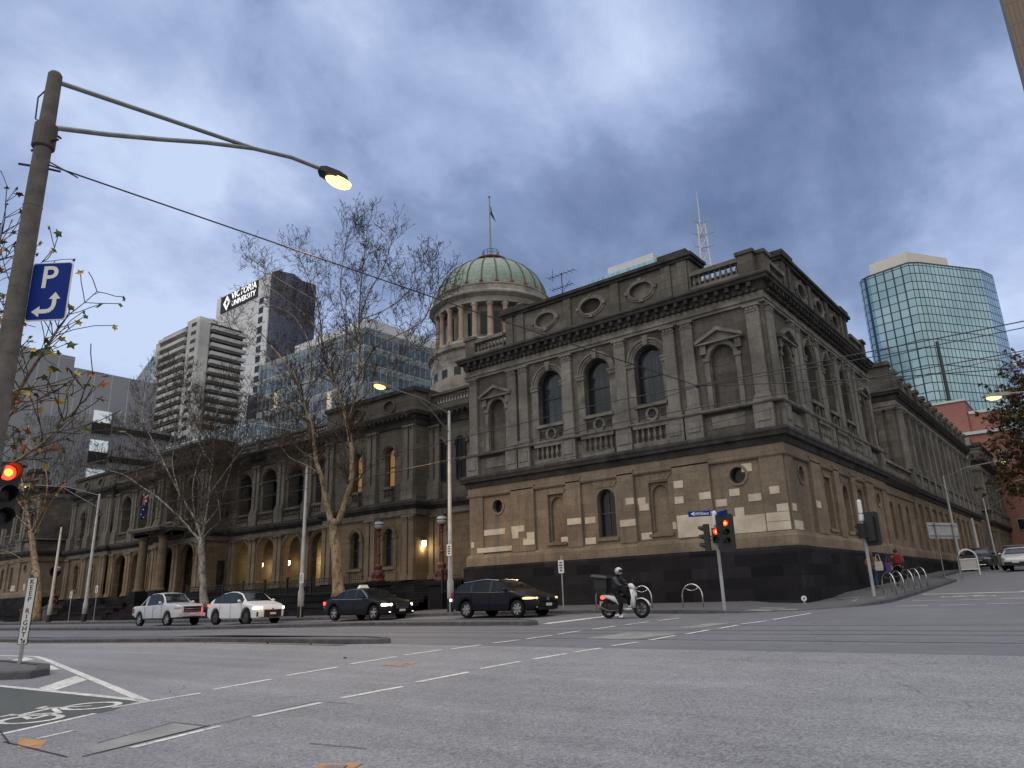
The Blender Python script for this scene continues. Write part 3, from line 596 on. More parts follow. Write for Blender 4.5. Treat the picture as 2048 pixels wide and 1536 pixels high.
def block_mouldings(foot, zp=1.62, base=-1.6):
    for nm, mt, prof in (
        ('plinth', 'bluestone', [(.30, base), (.30, zp - .12), (.22, zp), (0, zp)]),
        ('base_course', 'tan', [(.0, zp), (.20, zp + .003), (.20, 2.02), (.12, 2.2), (0, 2.2)]),
        ('frieze', 'tan', [(0, 5.25), (.12, 5.25), (.16, 5.32), (.16, 5.38), (.10, 5.40), (.10, 5.80), (0, 5.8)]),
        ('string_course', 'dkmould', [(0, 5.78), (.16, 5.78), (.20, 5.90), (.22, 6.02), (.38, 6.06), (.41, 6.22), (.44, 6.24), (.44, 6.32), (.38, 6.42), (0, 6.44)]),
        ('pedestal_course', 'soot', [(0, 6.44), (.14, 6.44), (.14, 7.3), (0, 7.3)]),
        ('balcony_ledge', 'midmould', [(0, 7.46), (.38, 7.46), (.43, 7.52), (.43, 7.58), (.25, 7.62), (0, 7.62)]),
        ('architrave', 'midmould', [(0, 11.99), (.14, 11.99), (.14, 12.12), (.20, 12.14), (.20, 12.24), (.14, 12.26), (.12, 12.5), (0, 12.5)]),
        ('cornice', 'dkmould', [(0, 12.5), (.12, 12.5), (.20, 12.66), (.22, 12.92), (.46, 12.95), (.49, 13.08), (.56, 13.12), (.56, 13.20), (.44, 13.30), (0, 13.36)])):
        mb = MB(); sweep(mb, foot, prof); mb.build(nm, M[mt], CH)
FW = Fr((-26.9, 30, 0), (1, 0, 0), (0, -1, 0)); FL = Fr((-9.7, 30, 0), (0, 1, 0), (1, 0, 0))
PALE = [(.7, 2.4, 3.18, 3.48, .02), (2.96, 3.8, 3.2, 3.5, .18), (3.0, 3.4, 2.88, 3.2, .18), (3.95, 4.43, 2.83, 3.12, .18), (3.7, 4.43, 2.5, 2.82, .18), (.5, 3.6, 2.3, 2.55, .10), (.1, .3, 2.6, 2.9, .11), (6.47, 7.28, 3.28, 3.58, .18), (7.4, 8.0, 3.27, 3.57, .02), (7.35, 7.95, 2.3, 2.6, .02), (5.95, 6.35, 2.45, 2.75, .02),
        (9.42, 10.23, 2.95, 3.25, .18), (9.8, 10.23, 3.93, 4.23, .18), (10.35, 10.75, 3.9, 4.2, .02), (10.4, 10.9, 3.6, 3.9, .02), (10.4, 10.95, 2.3, 2.6, .02), (12.3, 12.75, 4.4, 4.72, .18), (12.28, 12.7, 3.72, 4.02, .18), (13.45, 13.98, 3.78, 4.08, .18), (12.3, 13.98, 2.24, 3.2, .18), (12.0, 12.22, 2.65, 2.95, .02),
        (14.1, 14.6, 3.42, 3.72, .02), (14.75, 15.2, 3.8, 4.1, .02), (15.55, 16.1, 3.5, 3.8, .02), (14.9, 15.3, 2.95, 3.3, .02), (14.2, 16.15, 2.24, 2.95, .02), (16.22, 17.17, 2.6, 2.95, .11), (16.7, 17.17, 2.97, 3.27, .11), (16.5, 16.9, 3.7, 4.0, .11), (15.4, 15.85, 4.75, 5.1, .02), (16.22, 17.17, 2.24, 2.58, .11)]
pavilion_face(FW, PALE)
pavilion_face(FL, [(.02, 1.0, 2.24, 2.6, .11), (3.0, 3.6, 3.3, 3.6, .18), (.02, .5, 2.97, 3.27, .11)])
foot1 = [(-26.9, 30), (-9.7, 30), (-9.7, 47.2), (-26.9, 47.2)]; block_mouldings(foot1)
def shell(foot, z0, z1, roof=True, name='rear_wall', mt='soot'):
    mb = MB(); n = len(foot)
    for i in range(n): a, b = foot[i], foot[(i + 1) % n]; mb.face([(a[0], a[1], z0), (b[0], b[1], z0), (b[0], b[1], z1), (a[0], a[1], z1)])
    mb.build(name, M[mt], CH)
    if roof: mb = MB(); mb.face([(x, y, z1) for x, y in foot]); mb.build('roof', M['roof'], CH)
mb = MB(); mb.face([(-26.9, 30, 2), (-26.9, 47.2, 2), (-26.9, 47.2, 13.2), (-26.9, 30, 13.2)]); mb.face([(-26.9, 47.2, 2), (-9.7, 47.2, 2), (-9.7, 47.2, 13.2), (-26.9, 47.2, 13.2)]); mb.build('rear_wall', M['soot'], CH)
mb = MB(); mb.face([(-26.8, 30.1, 13.34), (-9.8, 30.1, 13.34), (-9.8, 47.1, 13.34), (-26.8, 47.1, 13.34)]); mb.build('roof', M['roof'], CH)
mb = MB(); fbox(mb, FL, 16.9, 17.2, 1.6, 13.2, -2, .02); mb.build('return_wall', M['soot'], CH)
# ---- William Street wings: simple bay system
WZ = dict(floor=1.15, gtop=5.0, str0=5.55, str1=6.1, sill=7.1, corn0=11.0, corn1=11.9, par=12.75)
def wing_mould(foot, closed=False, attic=None, nm=''):
    for n_, mt, prof in (
        ('plinth', 'bluestone', [(.2, -1.6), (.2, 1.1), (.1, 1.2), (0, 1.2)]),
        ('impost_band', 'midmould', [(0, 5.12), (.14, 5.12), (.18, 5.2), (.1, 5.28), (.1, 5.5), (0, 5.5)]),
        ('string_course', 'dkmould', [(0, 5.5), (.1, 5.5), (.3, 5.68), (.42, 5.72), (.48, 5.92), (.36, 6.05), (0, 6.1)]),
        ('cornice', 'dkmould', [(0, 10.9), (.12, 10.9), (.12, 11.2), (.26, 11.34), (.3, 11.5), (.46, 11.54), (.52, 11.76), (.4, 11.88), (0, 11.9)])):
        mb = MB(); sweep(mb, foot, prof, closed); mb.build(n_, M[mt], CH)
def wing(F, u0, u1, arches, loggia=True, win=True, par='bal', upper='arch', gw=1.08, uw=.95, lit=(), gk='arch', litup=()):
    lo = [dict(k='arch', u=u, hw=gw, z0=WZ['floor'], z1=5.0, d=.45) if gk == 'arch' else dict(k='arch', u=u, hw=.45, z0=2.1, z1=4.45, d=.3) for u in arches]
    up = [dict(k='arch', u=u, hw=uw, z0=7.15, z1=10.45 if uw > .7 else 9.75, d=1.0 if uw > .7 else .45) for u in arches]
    mb = MB(); wall(mb, F, u0, u1, 1.1, 5.55, lo); mb.build('ground_storey_wall', M['wingtan'], CH)
    mb = MB(); wall(mb, F, u0, u1, 6.0, 11.0, up); mb.build('upper_storey_wall', M['wingsoot'], CH)
    for i, h in enumerate(lo):
        mb = MB(); ringband(mb, F, h, .03, .14, -.02, .07); ringband(mb, F, h, .14, .3, -.02, .13)
        zc = h['z1'] - h['hw']
        for s in (-1, 1): fbox(mb, F, h['u'] + s * (h['hw'] + .2) - .2, h['u'] + s * (h['hw'] + .2) + .2, zc - .2, zc, -.02, .12); fbox(mb, F, h['u'] + s * (h['hw'] + .2) - .16, h['u'] + s * (h['hw'] + .2) + .16, 1.2, zc - .2, -.02, .07)
        mb.build('arch_surround', M['wingtan'], CH)
        if gk != 'arch': window(F, h, CH, pane=M['curtain'] if i % 2 else M['pane']); mb = MB(); fbox(mb, F, h['u'] - .75, h['u'] + .75, 1.9, 2.08, -.1, .18); mb.build('sill', M['wingtan'], CH)
    for i, h in enumerate(up):
        mb = MB(); ringband(mb, F, h, .03, .13, -.02, .07); ringband(mb, F, h, .13, .28, -.02, .13); zc = h['z1'] - h['hw']
        for s in (-1, 1): fbox(mb, F, h['u'] + s * (h['hw'] + .18) - .16, h['u'] + s * (h['hw'] + .18) + .16, zc - .2, zc, -.02, .11)
        mb.build('arch_surround', M['wingsoot'], CH)
        mb = MB(); fbox(mb, F, h['u'] - h['hw'] - .05, h['u'] + h['hw'] + .05, 6.1, 6.4, .0, .3); fbox(mb, F, h['u'] - h['hw'] - .05, h['u'] + h['hw'] + .05, 6.92, 7.1, .0, .3); balusters(mb, F, h['u'] - h['hw'], h['u'] + h['hw'], 6.4, .16, .52); mb.build('balustrade', M['wingsoot'], CH)
        window(F, h, CH, pane=M['warmwin'] if i in litup else M['pane'], frame=M['sash'] if i in litup else M['blk'], mull=0 if i in litup else 1)
    if loggia and gk == 'arch':
        mb = MB(); D = 3.2
        mb.face([F.p(u0, 1.15, -D), F.p(u1, 1.15, -D), F.p(u1, 5.4, -D), F.p(u0, 5.4, -D)]); mb.face([F.p(u0, 5.4, -D), F.p(u1, 5.4, -D), F.p(u1, 5.4, 0), F.p(u0, 5.4, 0)])
        mb.face([F.p(u0, 1.15, -D), F.p(u1, 1.15, -D), F.p(u1, 1.15, 0), F.p(u0, 1.15, 0)])
        for u in (u0 + .02, u1 - .02): mb.face([F.p(u, 1.15, -D), F.p(u, 1.15, 0), F.p(u, 5.4, 0), F.p(u, 5.4, -D)])
        mb.build('loggia', M['wingtan'], CH)
        for u in arches:
            mb = MB(); fprism(mb, F, [(u + .55, 1.2), (u + 1.6, 1.2), (u + 1.6, 3.9), (u + .55, 3.9)], -D - .02, -D + .05); d = mb.build('door', M['sash'], CH)
            mb = MB(); fbox(mb, F, u + .62, u + .70, 2.2, 2.35, -D + .05, -D + .1); mb.build('handle', M['rail'], d)
    mids = [(a + b) / 2 for a, b in zip(arches, arches[1:])]
    pts = [u0 + .5] + mids + [u1 - .5]
    for u in pts:
        for s in ((-.27, .27) if u1 - u0 > 6 or u in (pts[0], pts[-1]) else (0,)):
            mb = MB(); pilaster(mb, F, u + s, .2, 1.2, 5.12, .2); mb.build('pilaster', M['wingtanpil'], CH)
            mb = MB(); fbox(mb, F, u + s - .26, u + s + .26, 6.08, 7.1, -.02, .34); pilaster(mb, F, u + s, .18, 7.1, 10.9, .2); mb.build('pilaster', M['wingpil'], CH)
    if par == 'bal':
        for a, b in zip([u0] + mids, mids + [u1]):
            mb = MB(); fbox(mb, F, a + .25, b - .25, 11.9, 12.28, -.1, .25); fbox(mb, F, a + .25, b - .25, 12.86, 13.02, -.1, .25); balusters(mb, F, a + .25, b - .25, 12.28, .08, .58, .25)
            for q in ((a,) if b < u1 else (a, b)): fbox(mb, F, max(u0, q - .25), min(u1, q + .25), 11.9, 13.1, -.15, .3)
            mb.build('parapet_balustrade', M['wingsoot'], CH)
    else:
        mb = MB(); ov = [dict(k='circ', u=u, hw=.5, z0=12.1, z1=12.85, d=.12) for u in arches]; wall(mb, F, u0, u1, 11.88, 13.15, ov, w=.1); mb.face([F.p(u1, 11.8, .1), F.p(u1, 13.2, .1), F.p(u1, 13.2, -2), F.p(u1, 11.8, -2)])
        for h in ov: ringband(mb, F, h, 0, .14, .08, .2); mb.face([F.p(*q, -.02) for q in outline(h)])
        mb.build('attic', M['wingsoot'], CH)
        mb = MB(); fbox(mb, F, u0 - .1, u1 + .15, 13.15, 13.42, -2, .3); mb.build('attic_cap', M['dkmould'], CH)
    mb = MB()
    for i in range(int((u1 - u0) / .45)): u = u0 + .2 + i * .45; fbox(mb, F, u - .08, u + .08, 11.36, 11.52, .2, .55)
    tag(mb.build('cornice_blocks', M['dkmould'], CH), kind='stuff')
def ret(x, y0, y1, z0=1.1, z1=11.9, mt=None):   # side wall facing +X
    F = Fr((x, y0, 0), (0, 1, 0), (1, 0, 0))
    mb = MB(); mb.face([F.p(0, z0, 0), F.p(y1 - y0, z0, 0), F.p(y1 - y0, 5.6), F.p(0, 5.6)]); mb.build('side_wall', M['wingtan'], CH)
    mb = MB(); mb.face([F.p(0, 5.6), F.p(y1 - y0, 5.6), F.p(y1 - y0, z1), F.p(0, z1)]); mb.build('side_wall', M['wingsoot'], CH); return F
FA = lambda y: Fr((0, y, 0), (1, 0, 0), (0, -1, 0))
wing(FA(33.3), -33.3, -26.85, [], loggia=False)
rf = FA(33.3)
for u, z0, z1, hw in ((-32.3, 7.2, 9.85, .42), (-30.55, 7.2, 9.85, .42)):
    h = dict(k='arch', u=u, hw=hw, z0=z0, z1=z1, d=-.03); window(rf, h, CH, w=0, frame=M['blk'], mull=1); mb = MB(); ringband(mb, rf, h, .05, .25, -.02, .14); mb.build('arch_surround', M['wingsoot'], CH)
h = dict(k='arch', u=-32.7, hw=.62, z0=1.15, z1=4.75, d=-.02); mb = MB(); mb.face([rf.p(*q, .03) for q in outline(h)]); dr = mb.build('door', M['redpaint'], CH)
mb = MB(); ringband(mb, rf, h, .02, .3, -.02, .14)
for s in (-1, 1): fbox(mb, rf, -32.7 + s * .8 - .18, -32.7 + s * .8 + .18, 1.15, 4.1, -.02, .12)
mb.build('arch_surround', M['wingtan'], CH)
mb = MB()
for a in (-.3, .3):
    for z in (1.5, 2.4, 3.2): fbox(mb, rf, -32.7 + a - .2, -32.7 + a + .2, z, z + .65, .03, .06)
mb.build('door_panel', M['redpaint'], dr)
wing(FA(32.0), -42.4, -33.3, [-39.0, -35.75], gk='win', uw=.48, par='attic', litup=(0, 1))
ret(-33.3, 32, 33.5)
wing(FA(33.3), -56.5, -42.4, [-54.8, -51.3, -47.85, -44.4])
wing_mould([(-56.4, 33.3), (-42.4, 33.3), (-42.4, 32), (-33.3, 32), (-33.3, 33.3), (-26.8, 33.3)])
Fr_ = ret(-56.4, 31, 33.3)
for z0, z1 in ((1.3, 3.6), (7.2, 9.3)):
    h = dict(k='rect', u=1.5, hw=.3, z0=z0, z1=z1, d=-.03); window(Fr_, h, CH, frame=M['blk'])
wing(FA(31.0), -64.8, -56.4, [-62.3, -59.0], uw=.85, par='attic')
wing(FA(32.0), -75.4, -64.8, [-73.1, -69.65, -66.2])
wing(FA(31.6), -84.6, -75.4, [-81.8, -78.4], gk='win', uw=.48, par='attic')
ret(-84.6, 31.6, 35)
wing(FA(34.5), -89.2, -84.6, [], loggia=False)
wing_mould([(-89.2, 34.5), (-84.6, 34.5), (-84.6, 31.6), (-75.4, 31.6), (-75.4, 32), (-64.8, 32), (-64.8, 31), (-56.4, 31), (-56.4, 33.3)])
# portico
mb = MB()
for x in (-63.2, -61.8, -59.5, -58.1): pass
for x in (-63.0, -59.7):
    mb = MB(); mb.box(x - .55, x + .55, 28.7, 29.8, -.8, 1.4); mb.build('column_base', M['bluestone'], CH)
    mb = MB(); mb.lathe((x, 29.25, 1.4), [(.48, 0), (.48, .12), (.40, .2), (.38, .3), (.37, 1.6), (.33, 4.0), (.34, 4.05), (.42, 4.2), (.42, 4.3)], 16); mb.build('portico_column', M['wingtan'], CH)
mb = MB(); sweep(mb, [(-63.7, 28.7), (-59.0, 28.7), (-59.0, 31.1), (-63.7, 31.1)], [(0, 5.7), (.0, 6.05), (.3, 6.1), (.4, 6.3), (.3, 6.42), (0, 6.45)]); mb.box(-63.7, -59.0, 28.7, 31.1, 5.69, 6.44); mb.build('portico_entablature', M['wingsoot'], CH)
# left corner pavilion and other mirror-image masses
court2 = CH
FB = Fr((-106.3, 30, 0), (1, 0, 0), (0, -1, 0)); pavilion_face(FB, [(15.4, 16.0, 2.3, 3.0, .02), (12.3, 13.5, 2.3, 2.9, .18)])
footL = [(-106.3, 30), (-89.1, 30), (-89.1, 47.2), (-106.3, 47.2)]; block_mouldings(footL, base=-2.2)
FBr = Fr((-89.1, 30, 0), (0, 1, 0), (1, 0, 0)); mb = MB(); hh = dict(k='circ', u=2.3, hw=.6, z0=3.6, z1=4.8, d=.3); wall(mb, FBr, 0, 5, 2.2, 5.7, [hh]); mb.build('side_wall', M['tan'], CH); window(FBr, hh, CH, frame=M['blk'])
mb = MB(); mb.face([FBr.p(0, 6.3), FBr.p(17.2, 6.3), FBr.p(17.2, 13.3), FBr.p(0, 13.3)]); mb.build('side_wall', M['soot'], CH)
mb = MB(); mb.face([(-106.2, 30.1, 13.34), (-89.2, 30.1, 13.34), (-89.2, 47.1, 13.34), (-106.2, 47.1, 13.34)]); mb.build('roof', M['roof'], CH)
# roofs and rear mass over the wings
mb = MB(); mb.box(-89.2, -26.85, 36.8, 46, 0, 11.88); mb.build('rear_wing', M['wingsoot'], CH)
mb = MB(); mb.face([(-84.6, 31, 11.86), (-26.9, 33.2, 11.86), (-26.9, 35, 11.86), (-84.6, 35, 11.86)]); mb.face([(-70, 38, 14.3), (-30, 38, 14.3), (-30, 36, 12), (-70, 36, 12)]); mb.build('roof', M['roof'], CH)
# ---- Lonsdale Street side beyond the corner pavilion
def lons_wing(y0, y1, xf):
    F = Fr((xf, y0, 0), (0, 1, 0), (1, 0, 0)); Lw = y1 - y0; n = max(1, round(Lw / 2.75)); pitch = Lw / n; us = [(i + .5) * pitch for i in range(n)]
    up = [dict(k='arch', u=u, hw=.62, z0=8.3, z1=11.1, d=.4) for u in us]; lo = [dict(k='arch', u=u, hw=.42, z0=2.6, z1=4.9, d=.3) for u in us]
    mb = MB(); wall(mb, F, 0, Lw, 2.2, 5.7, lo); mb.build('ground_storey_wall', M['tan'], CH)
    mb = MB(); wall(mb, F, 0, Lw, 6.3, 12.0, up); mb.build('upper_storey_wall', M['soot'], CH)
    for h in up + lo: window(F, h, CH, frame=M['blk'])
    for i in range(n + 1):
        u = min(max(i * pitch, .42), Lw - .42)
        mb = MB(); fbox(mb, F, u - .42, u + .42, 2.2, 5.5, -.02, .18); mb.build('pier', M['tan'], CH)
        mb = MB(); pilaster(mb, F, u, .3, 7.6, 11.98, .32); fbox(mb, F, u - .40, u + .40, 6.4, 7.56, -.02, .42); mb.build('pilaster', M['pil'], CH)
        mb = MB(); fbox(mb, F, u - .36, u + .36, 13.3, 14.5, -.4, .3); fbox(mb, F, u - .44, u + .44, 14.5, 14.75, -.5, .42); mb.build('attic_pier', M['soot'], CH)
    mb = MB(); fbox(mb, F, 0, Lw, 13.3, 14.3, -.4, .1); fbox(mb, F, 0, Lw, 14.3, 14.45, -.5, .2); mb.build('attic', M['soot'], CH)
    mb = MB()
    for h in up: ringband(mb, F, h, .03, .28, -.02, .12); fbox(mb, F, h['u'] - .7, h['u'] + .7, 8.12, 8.3, -.2, .15); fbox(mb, F, h['u'] - .9, h['u'] + .9, 7.3, 7.45, .1, .45); balusters(mb, F, h['u'] - .85, h['u'] + .85, 6.44, .3, .84)
    mb.build('window_mouldings', M['midmould'], CH)
    mb = MB()
    for i in range(int(Lw / .5)): u = .25 + i * .5; fbox(mb, F, u - .09, u + .09, 12.72, 12.93, .15, .42)
    tag(mb.build('cornice_blocks', M['dkmould'], CH), kind='stuff')
lons_wing(56, 88, -9.9)
foot2 = [(-26, 56), (-9.9, 56), (-9.9, 88), (-26, 88)]; block_mouldings(foot2)
FE = Fr((-26, 56, 0), (1, 0, 0), (0, -1, 0)); hz = dict(k='arch', u=14.0, hw=.75, z0=7.7, z1=11.0, d=.4)
mb = MB(); wall(mb, FE, 0, 16.1, 6.3, 12.0, [hz]); mb.build('upper_storey_wall', M['soot'], CH); window(FE, hz, CH, frame=M['blk'])
mb = MB(); ringband(mb, FE, hz, .03, .3, -.02, .12); mb.build('arch_surround', M['midmould'], CH)
for u in (12.6, 15.0, 15.75): mb = MB(); pilaster(mb, FE, u, .26, 7.6, 11.98, .17); mb.build('pilaster', M['soot'], CH)
mb = MB(); fbox(mb, FE, 9, 16.1, 13.3, 15.1, -.6, .1); fbox(mb, FE, 8.9, 16.2, 15.1, 15.4, -.7, .25)
for i in range(9): fbox(mb, FE, 12.0 + .14 * i, 12.1 + .14 * i, 13.9 + .1 * (i % 4), 14.4 + .12 * ((i * 2) % 3), .1, .18)
mb.build('attic', M['soot'], CH)
# recess between them: lower storey flush, upper storey set back
F3 = Fr((-9.9, 47.2, 0), (0, 1, 0), (1, 0, 0)); lo = [dict(k='arch', u=u, hw=.42, z0=2.6, z1=4.9, d=.3) for u in (2.2, 4.4, 6.6)]
mb = MB(); wall(mb, F3, 0, 8.8, 2.2, 5.7, lo); mb.build('ground_storey_wall', M['tan'], CH)
for h in lo: window(F3, h, CH, frame=M['blk'])
for n_, mt, prof in (('plinth', 'bluestone', [(.28, -1.6), (.28, 1.5), (.2, 1.62), (0, 1.62)]), ('base_course', 'tan', [(0, 1.62), (.18, 1.625), (.18, 2.02), (.1, 2.2), (0, 2.2)]), ('frieze', 'tan', [(0, 5.3), (.1, 5.3), (.1, 5.79), (0, 5.79)]), ('string_course', 'dkmould', [(0, 5.79), (.2, 5.8), (.5, 6.06), (.58, 6.3), (0, 6.42)])):
    mb = MB(); sweep(mb, [(-9.9, 47.2), (-9.9, 56)], prof, False); mb.build(n_, M[mt], CH)
mb = MB(); balusters(mb, F3, .2, 8.6, 6.42, .1, .8, .3); fbox(mb, F3, 0, 8.8, 7.22, 7.4, -.1, .3); mb.build('balustrade', M['midmould'], CH)
mb = MB(); mb.box(-26, -13.4, 47.2, 56, 2, 13.2); mb.build('recessed_wall', M['soot'], CH)
mb = MB(); sweep(mb, [(-13.4, 47.2), (-13.4, 56)], [(0, 12.2), (.3, 12.6), (.8, 12.95), (.8, 13.2), (0, 13.3)], False); mb.build('cornice', M['dkmould'], CH)
mb = MB(); mb.box(-26, -13.2, 88, 96, -.5, 13.2); mb.box(-13.2, -9.9, 88, 96, -.5, 6.2); mb.build('recessed_wall', M['soot'], CH)
FL2 = Fr((-9.7, 96, 0), (0, 1, 0), (1, 0, 0)); pavilion_face(FL2); block_mouldings([(-26.9, 96), (-9.7, 96), (-9.7, 113.2), (-26.9, 113.2)])
mb = MB(); mb.face([(-26.9, 96, 2), (-9.7, 96, 2), (-9.7, 96, 13.3), (-26.9, 96, 13.3)]); mb.build('side_wall', M['soot'], CH)
mb = MB()
for y0, y1, zz in ((56, 88, 13.4), (96, 113.2, 13.4)): mb.face([(-26, y0, zz), (-9.9, y0, zz), (-9.9, y1, zz), (-26, y1, zz)])
mb.build('roof', M['roof'], CH)
# ---- the dome
DX, DY, DZ = -58.0, 69.6, -1.2
mb = MB(); mb.lathe((DX, DY, DZ), [(8.6, 5), (8.6, 24.5), (8.9, 24.6), (9.0, 25.2), (8.2, 25.5), (8.1, 30.2), (8.5, 30.4), (8.6, 30.9), (8.1, 31.1), (7.9, 31.5), (6.3, 31.5), (6.3, 36.6)], 64, False); mb.build('drum', M['domestone'], CH, smooth=False)
mb = MB()
for z in (26.2, 27.2, 28.2, 29.2): mb.lathe((DX, DY, z + DZ), [(8.12, 0), (8.12, .09)], 64, False)
mb.build('drum_joint', M['dkmould'], CH)
for k in range(24):
    a = 2 * pi * (k + .5) / 24; c_, s_ = cos(a), sin(a)
    if s_ > .55: continue
    x, y = DX + 7.25 * c_, DY + 7.25 * s_
    mb = MB(); mb.lathe((x, y, 31.5 + DZ), [(.52, 0), (.52, .3), (.40, .4), (.36, .55), (.36, 1.8), (.31, 4.2), (.33, 4.3), (.46, 4.45), (.46, 4.7)], 12); mb.build('drum_column', M['colstone'], CH, smooth=True)
    F = Fr((DX, DY, 0), (-s_, c_, 0), (c_, s_, 0)); mb = MB(); fbox(mb, F, -.5, .5, 27.0 + DZ, 28.1 + DZ, 8.0, 8.16); mb.build('drum_window', M['pane'], CH)
    a2 = a + pi / 24; F = Fr((DX, DY, 0), (-sin(a2), cos(a2), 0), (cos(a2), sin(a2), 0)); mb = MB(); fbox(mb, F, -.42, .42, 32.4 + DZ, 35.4 + DZ, 6.2, 6.34); mb.build('drum_window', M['pane'], CH)
mb = MB(); mb.lathe((DX, DY, DZ), [(6.2, 36.2), (7.7, 36.2), (7.75, 36.5), (7.65, 36.55), (7.7, 36.9), (8.1, 37.1), (8.35, 37.25), (8.35, 37.45), (8.0, 37.6), (7.75, 37.9), (7.75, 38.5), (7.85, 38.55), (7.85, 38.7), (7.4, 38.8)], 64, False); mb.build('drum_entablature', M['domestone'], CH)
prof = [(7.35 * cos(t) ** .95 if t < pi / 2 else 0, 38.7 + 6.0 * sin(t)) for t in [i * (radians(74)) / 16 for i in range(17)]]
mb = MB(); mb.lathe((DX, DY, DZ), prof, 64, False); ds = mb.build('dome_shell', M['copper'], CH, smooth=True)
for k in range(24):
    a = 2 * pi * k / 24
    if sin(a) > .6: continue
    mb = MB(); mb.tube([(DX + (r + .04) * cos(a), DY + (r + .04) * sin(a), z + DZ + .02) for r, z in prof], .09, 5); mb.build('rib', M['rib'], ds)
    mb = MB(); mb.ball((DX + 7.45 * cos(a), DY + 7.45 * sin(a), 39.0 + DZ), .28, 6, 4); mb.build('rib_foot', M['rust'], ds)
mb = MB(); mb.lathe((DX, DY, DZ), [(2.15, 44.1), (2.2, 44.3), (2.0, 44.4), (2.0, 44.9), (2.25, 45.0), (2.25, 45.15), (1.2, 45.3)], 28, True); ln = mb.build('lantern', M['rust'], CH)
mb = MB()
for k in range(10): a = 2 * pi * k / 10; mb.tube([(DX + 1.1 * cos(a), DY + 1.1 * sin(a), 45.2 + DZ), (DX + 1.1 * cos(a), DY + 1.1 * sin(a), 46.6 + DZ)], .035, 4)
for z in (45.7, 46.2, 46.6): mb.tube([(DX + 1.1 * cos(2 * pi * k / 16), DY + 1.1 * sin(2 * pi * k / 16), z + DZ) for k in range(17)], .035, 4)
mb.build('railing', M['iron'], ln)
fp = thing('flagpole', 'grey flagpole on top of the green dome with a small drooping flag', 'flagpole', (DX, DY, 45.3 + DZ))
mb = MB(); mb.tube([(DX, DY, 45.2 + DZ), (DX, DY, 55.0 + DZ)], [.14, .07], 8); mb.ball((DX, DY, 55.1 + DZ), .2, 8, 5, .5); mb.build('pole', M['galv'], fp)
mb = MB(); rows = []
for i in range(7):
    t = i / 6; rows.append([(DX + .1 + .9 * t * (.4 + .6 * s), DY + .12 * sin(t * 5 + s * 3), 53.7 + DZ - s * 1.3 - t * (1.0 + .6 * s)) for s in (0, .25, .5, .75, 1)])
mb.grid(rows); fo = mb.build('flag', P('dark_blue_flag_cloth', (.03, .045, .09, 1), .8, var=.2), fp); fo.modifiers.new('s', 'SOLIDIFY').thickness = .02
# ---------------------------------------------------------------- towers behind
def tower(name, label, cat='tower', loc=(0, 0, 0)): return thing(name, label, cat, loc)
M['tealglass'] = gridglass('teal_curtain_wall', 1.45, 1.9, .24, .20, (.02, .035, .04, 1), (.22, .36, .41, 1), (.38, .55, .60, 1), .12, .7, .45, warp=.12)
M['greyglass'] = gridglass('grey_green_curtain_wall', 1.5, 3.6, .12, .18, (.32, .34, .35, 1), (.06, .075, .085, 1), (.19, .22, .235, 1), .15, .5, .75, litp=.01, band=(.70, (.17, .20, .21, 1)), warp=.15)
M['blueglass'] = gridglass('blue_glass_wall', 1.2, 3.4, .1, .3, (.55, .60, .62, 1), (.16, .34, .44, 1), (.30, .50, .60, 1), .15, .5, .6)
M['stripew'] = gridglass('striped_panel_wall', 1.6, 40, .35, .2, (.62, .68, .72, 1), (.06, .07, .08, 1), (.10, .12, .14, 1), .5, 0, .4)
def panels(name, a, b, line, cw, ch, lw=.12):
    m = gridglass(name, cw, ch, lw, .06, line, a, b, .75, 0, .35); return m
M['greypanel'] = panels('grey_metal_cladding', (.19, .197, .21, 1), (.25, .258, .275, 1), (.40, .40, .39, 1), 3.9, 11.0, .16)
M['greypanel2'] = panels('ribbed_grey_cladding', (.16, .167, .185, 1), (.21, .217, .235, 1), (.08, .085, .09, 1), .6, 3.0, .1)
M['conct'] = P('weathered_tower_concrete', (.42, .42, .40, 1), .9, var=.25, scale=.12, bump=.2, bscale=2)
M['concw'] = P('pale_tower_panel', (.55, .57, .58, 1), .8, var=.12, scale=.1)
M['darkglass'] = gridglass('dark_curtain_wall', 1.6, 3.3, .1, .25, (.07, .075, .09, 1), (.02, .028, .05, 1), (.06, .075, .12, 1), .2, .4, .6)
M['brick'] = None
def brickmat():
    k = NT('red_brick'); sp = k.n('ShaderNodeSeparateXYZ'); k.l(k.oc(), sp.inputs[0]); cb = k.n('ShaderNodeCombineXYZ'); k.l(k.mth('ADD', sp.outputs[0], sp.outputs[1]), cb.inputs[0]); k.l(sp.outputs[2], cb.inputs[1])
    br = k.n('ShaderNodeTexBrick'); k.l(cb.outputs[0], br.inputs['Vector']); br.inputs['Color1'].default_value = (.36, .165, .145, 1); br.inputs['Color2'].default_value = (.31, .135, .115, 1); br.inputs['Mortar'].default_value = (.26, .12, .09, 1); br.inputs['Scale'].default_value = 1; br.inputs['Brick Width'].default_value = .5; br.inputs['Row Height'].default_value = .17; br.inputs['Mortar Size'].default_value = .02
    k.l(br.outputs['Color'], k.b.inputs['Base Color']); k.b.inputs['Roughness'].default_value = .9; return k.m
M['brick'] = brickmat()
def prism(mb, pts, z0, z1):
    n = len(pts)
    for i in range(n): a, b = pts[i], pts[(i + 1) % n]; mb.face([(a[0], a[1], z0), (b[0], b[1], z0), (b[0], b[1], z1), (a[0], a[1], z1)])
    mb.face([(x, y, z1) for x, y in pts])
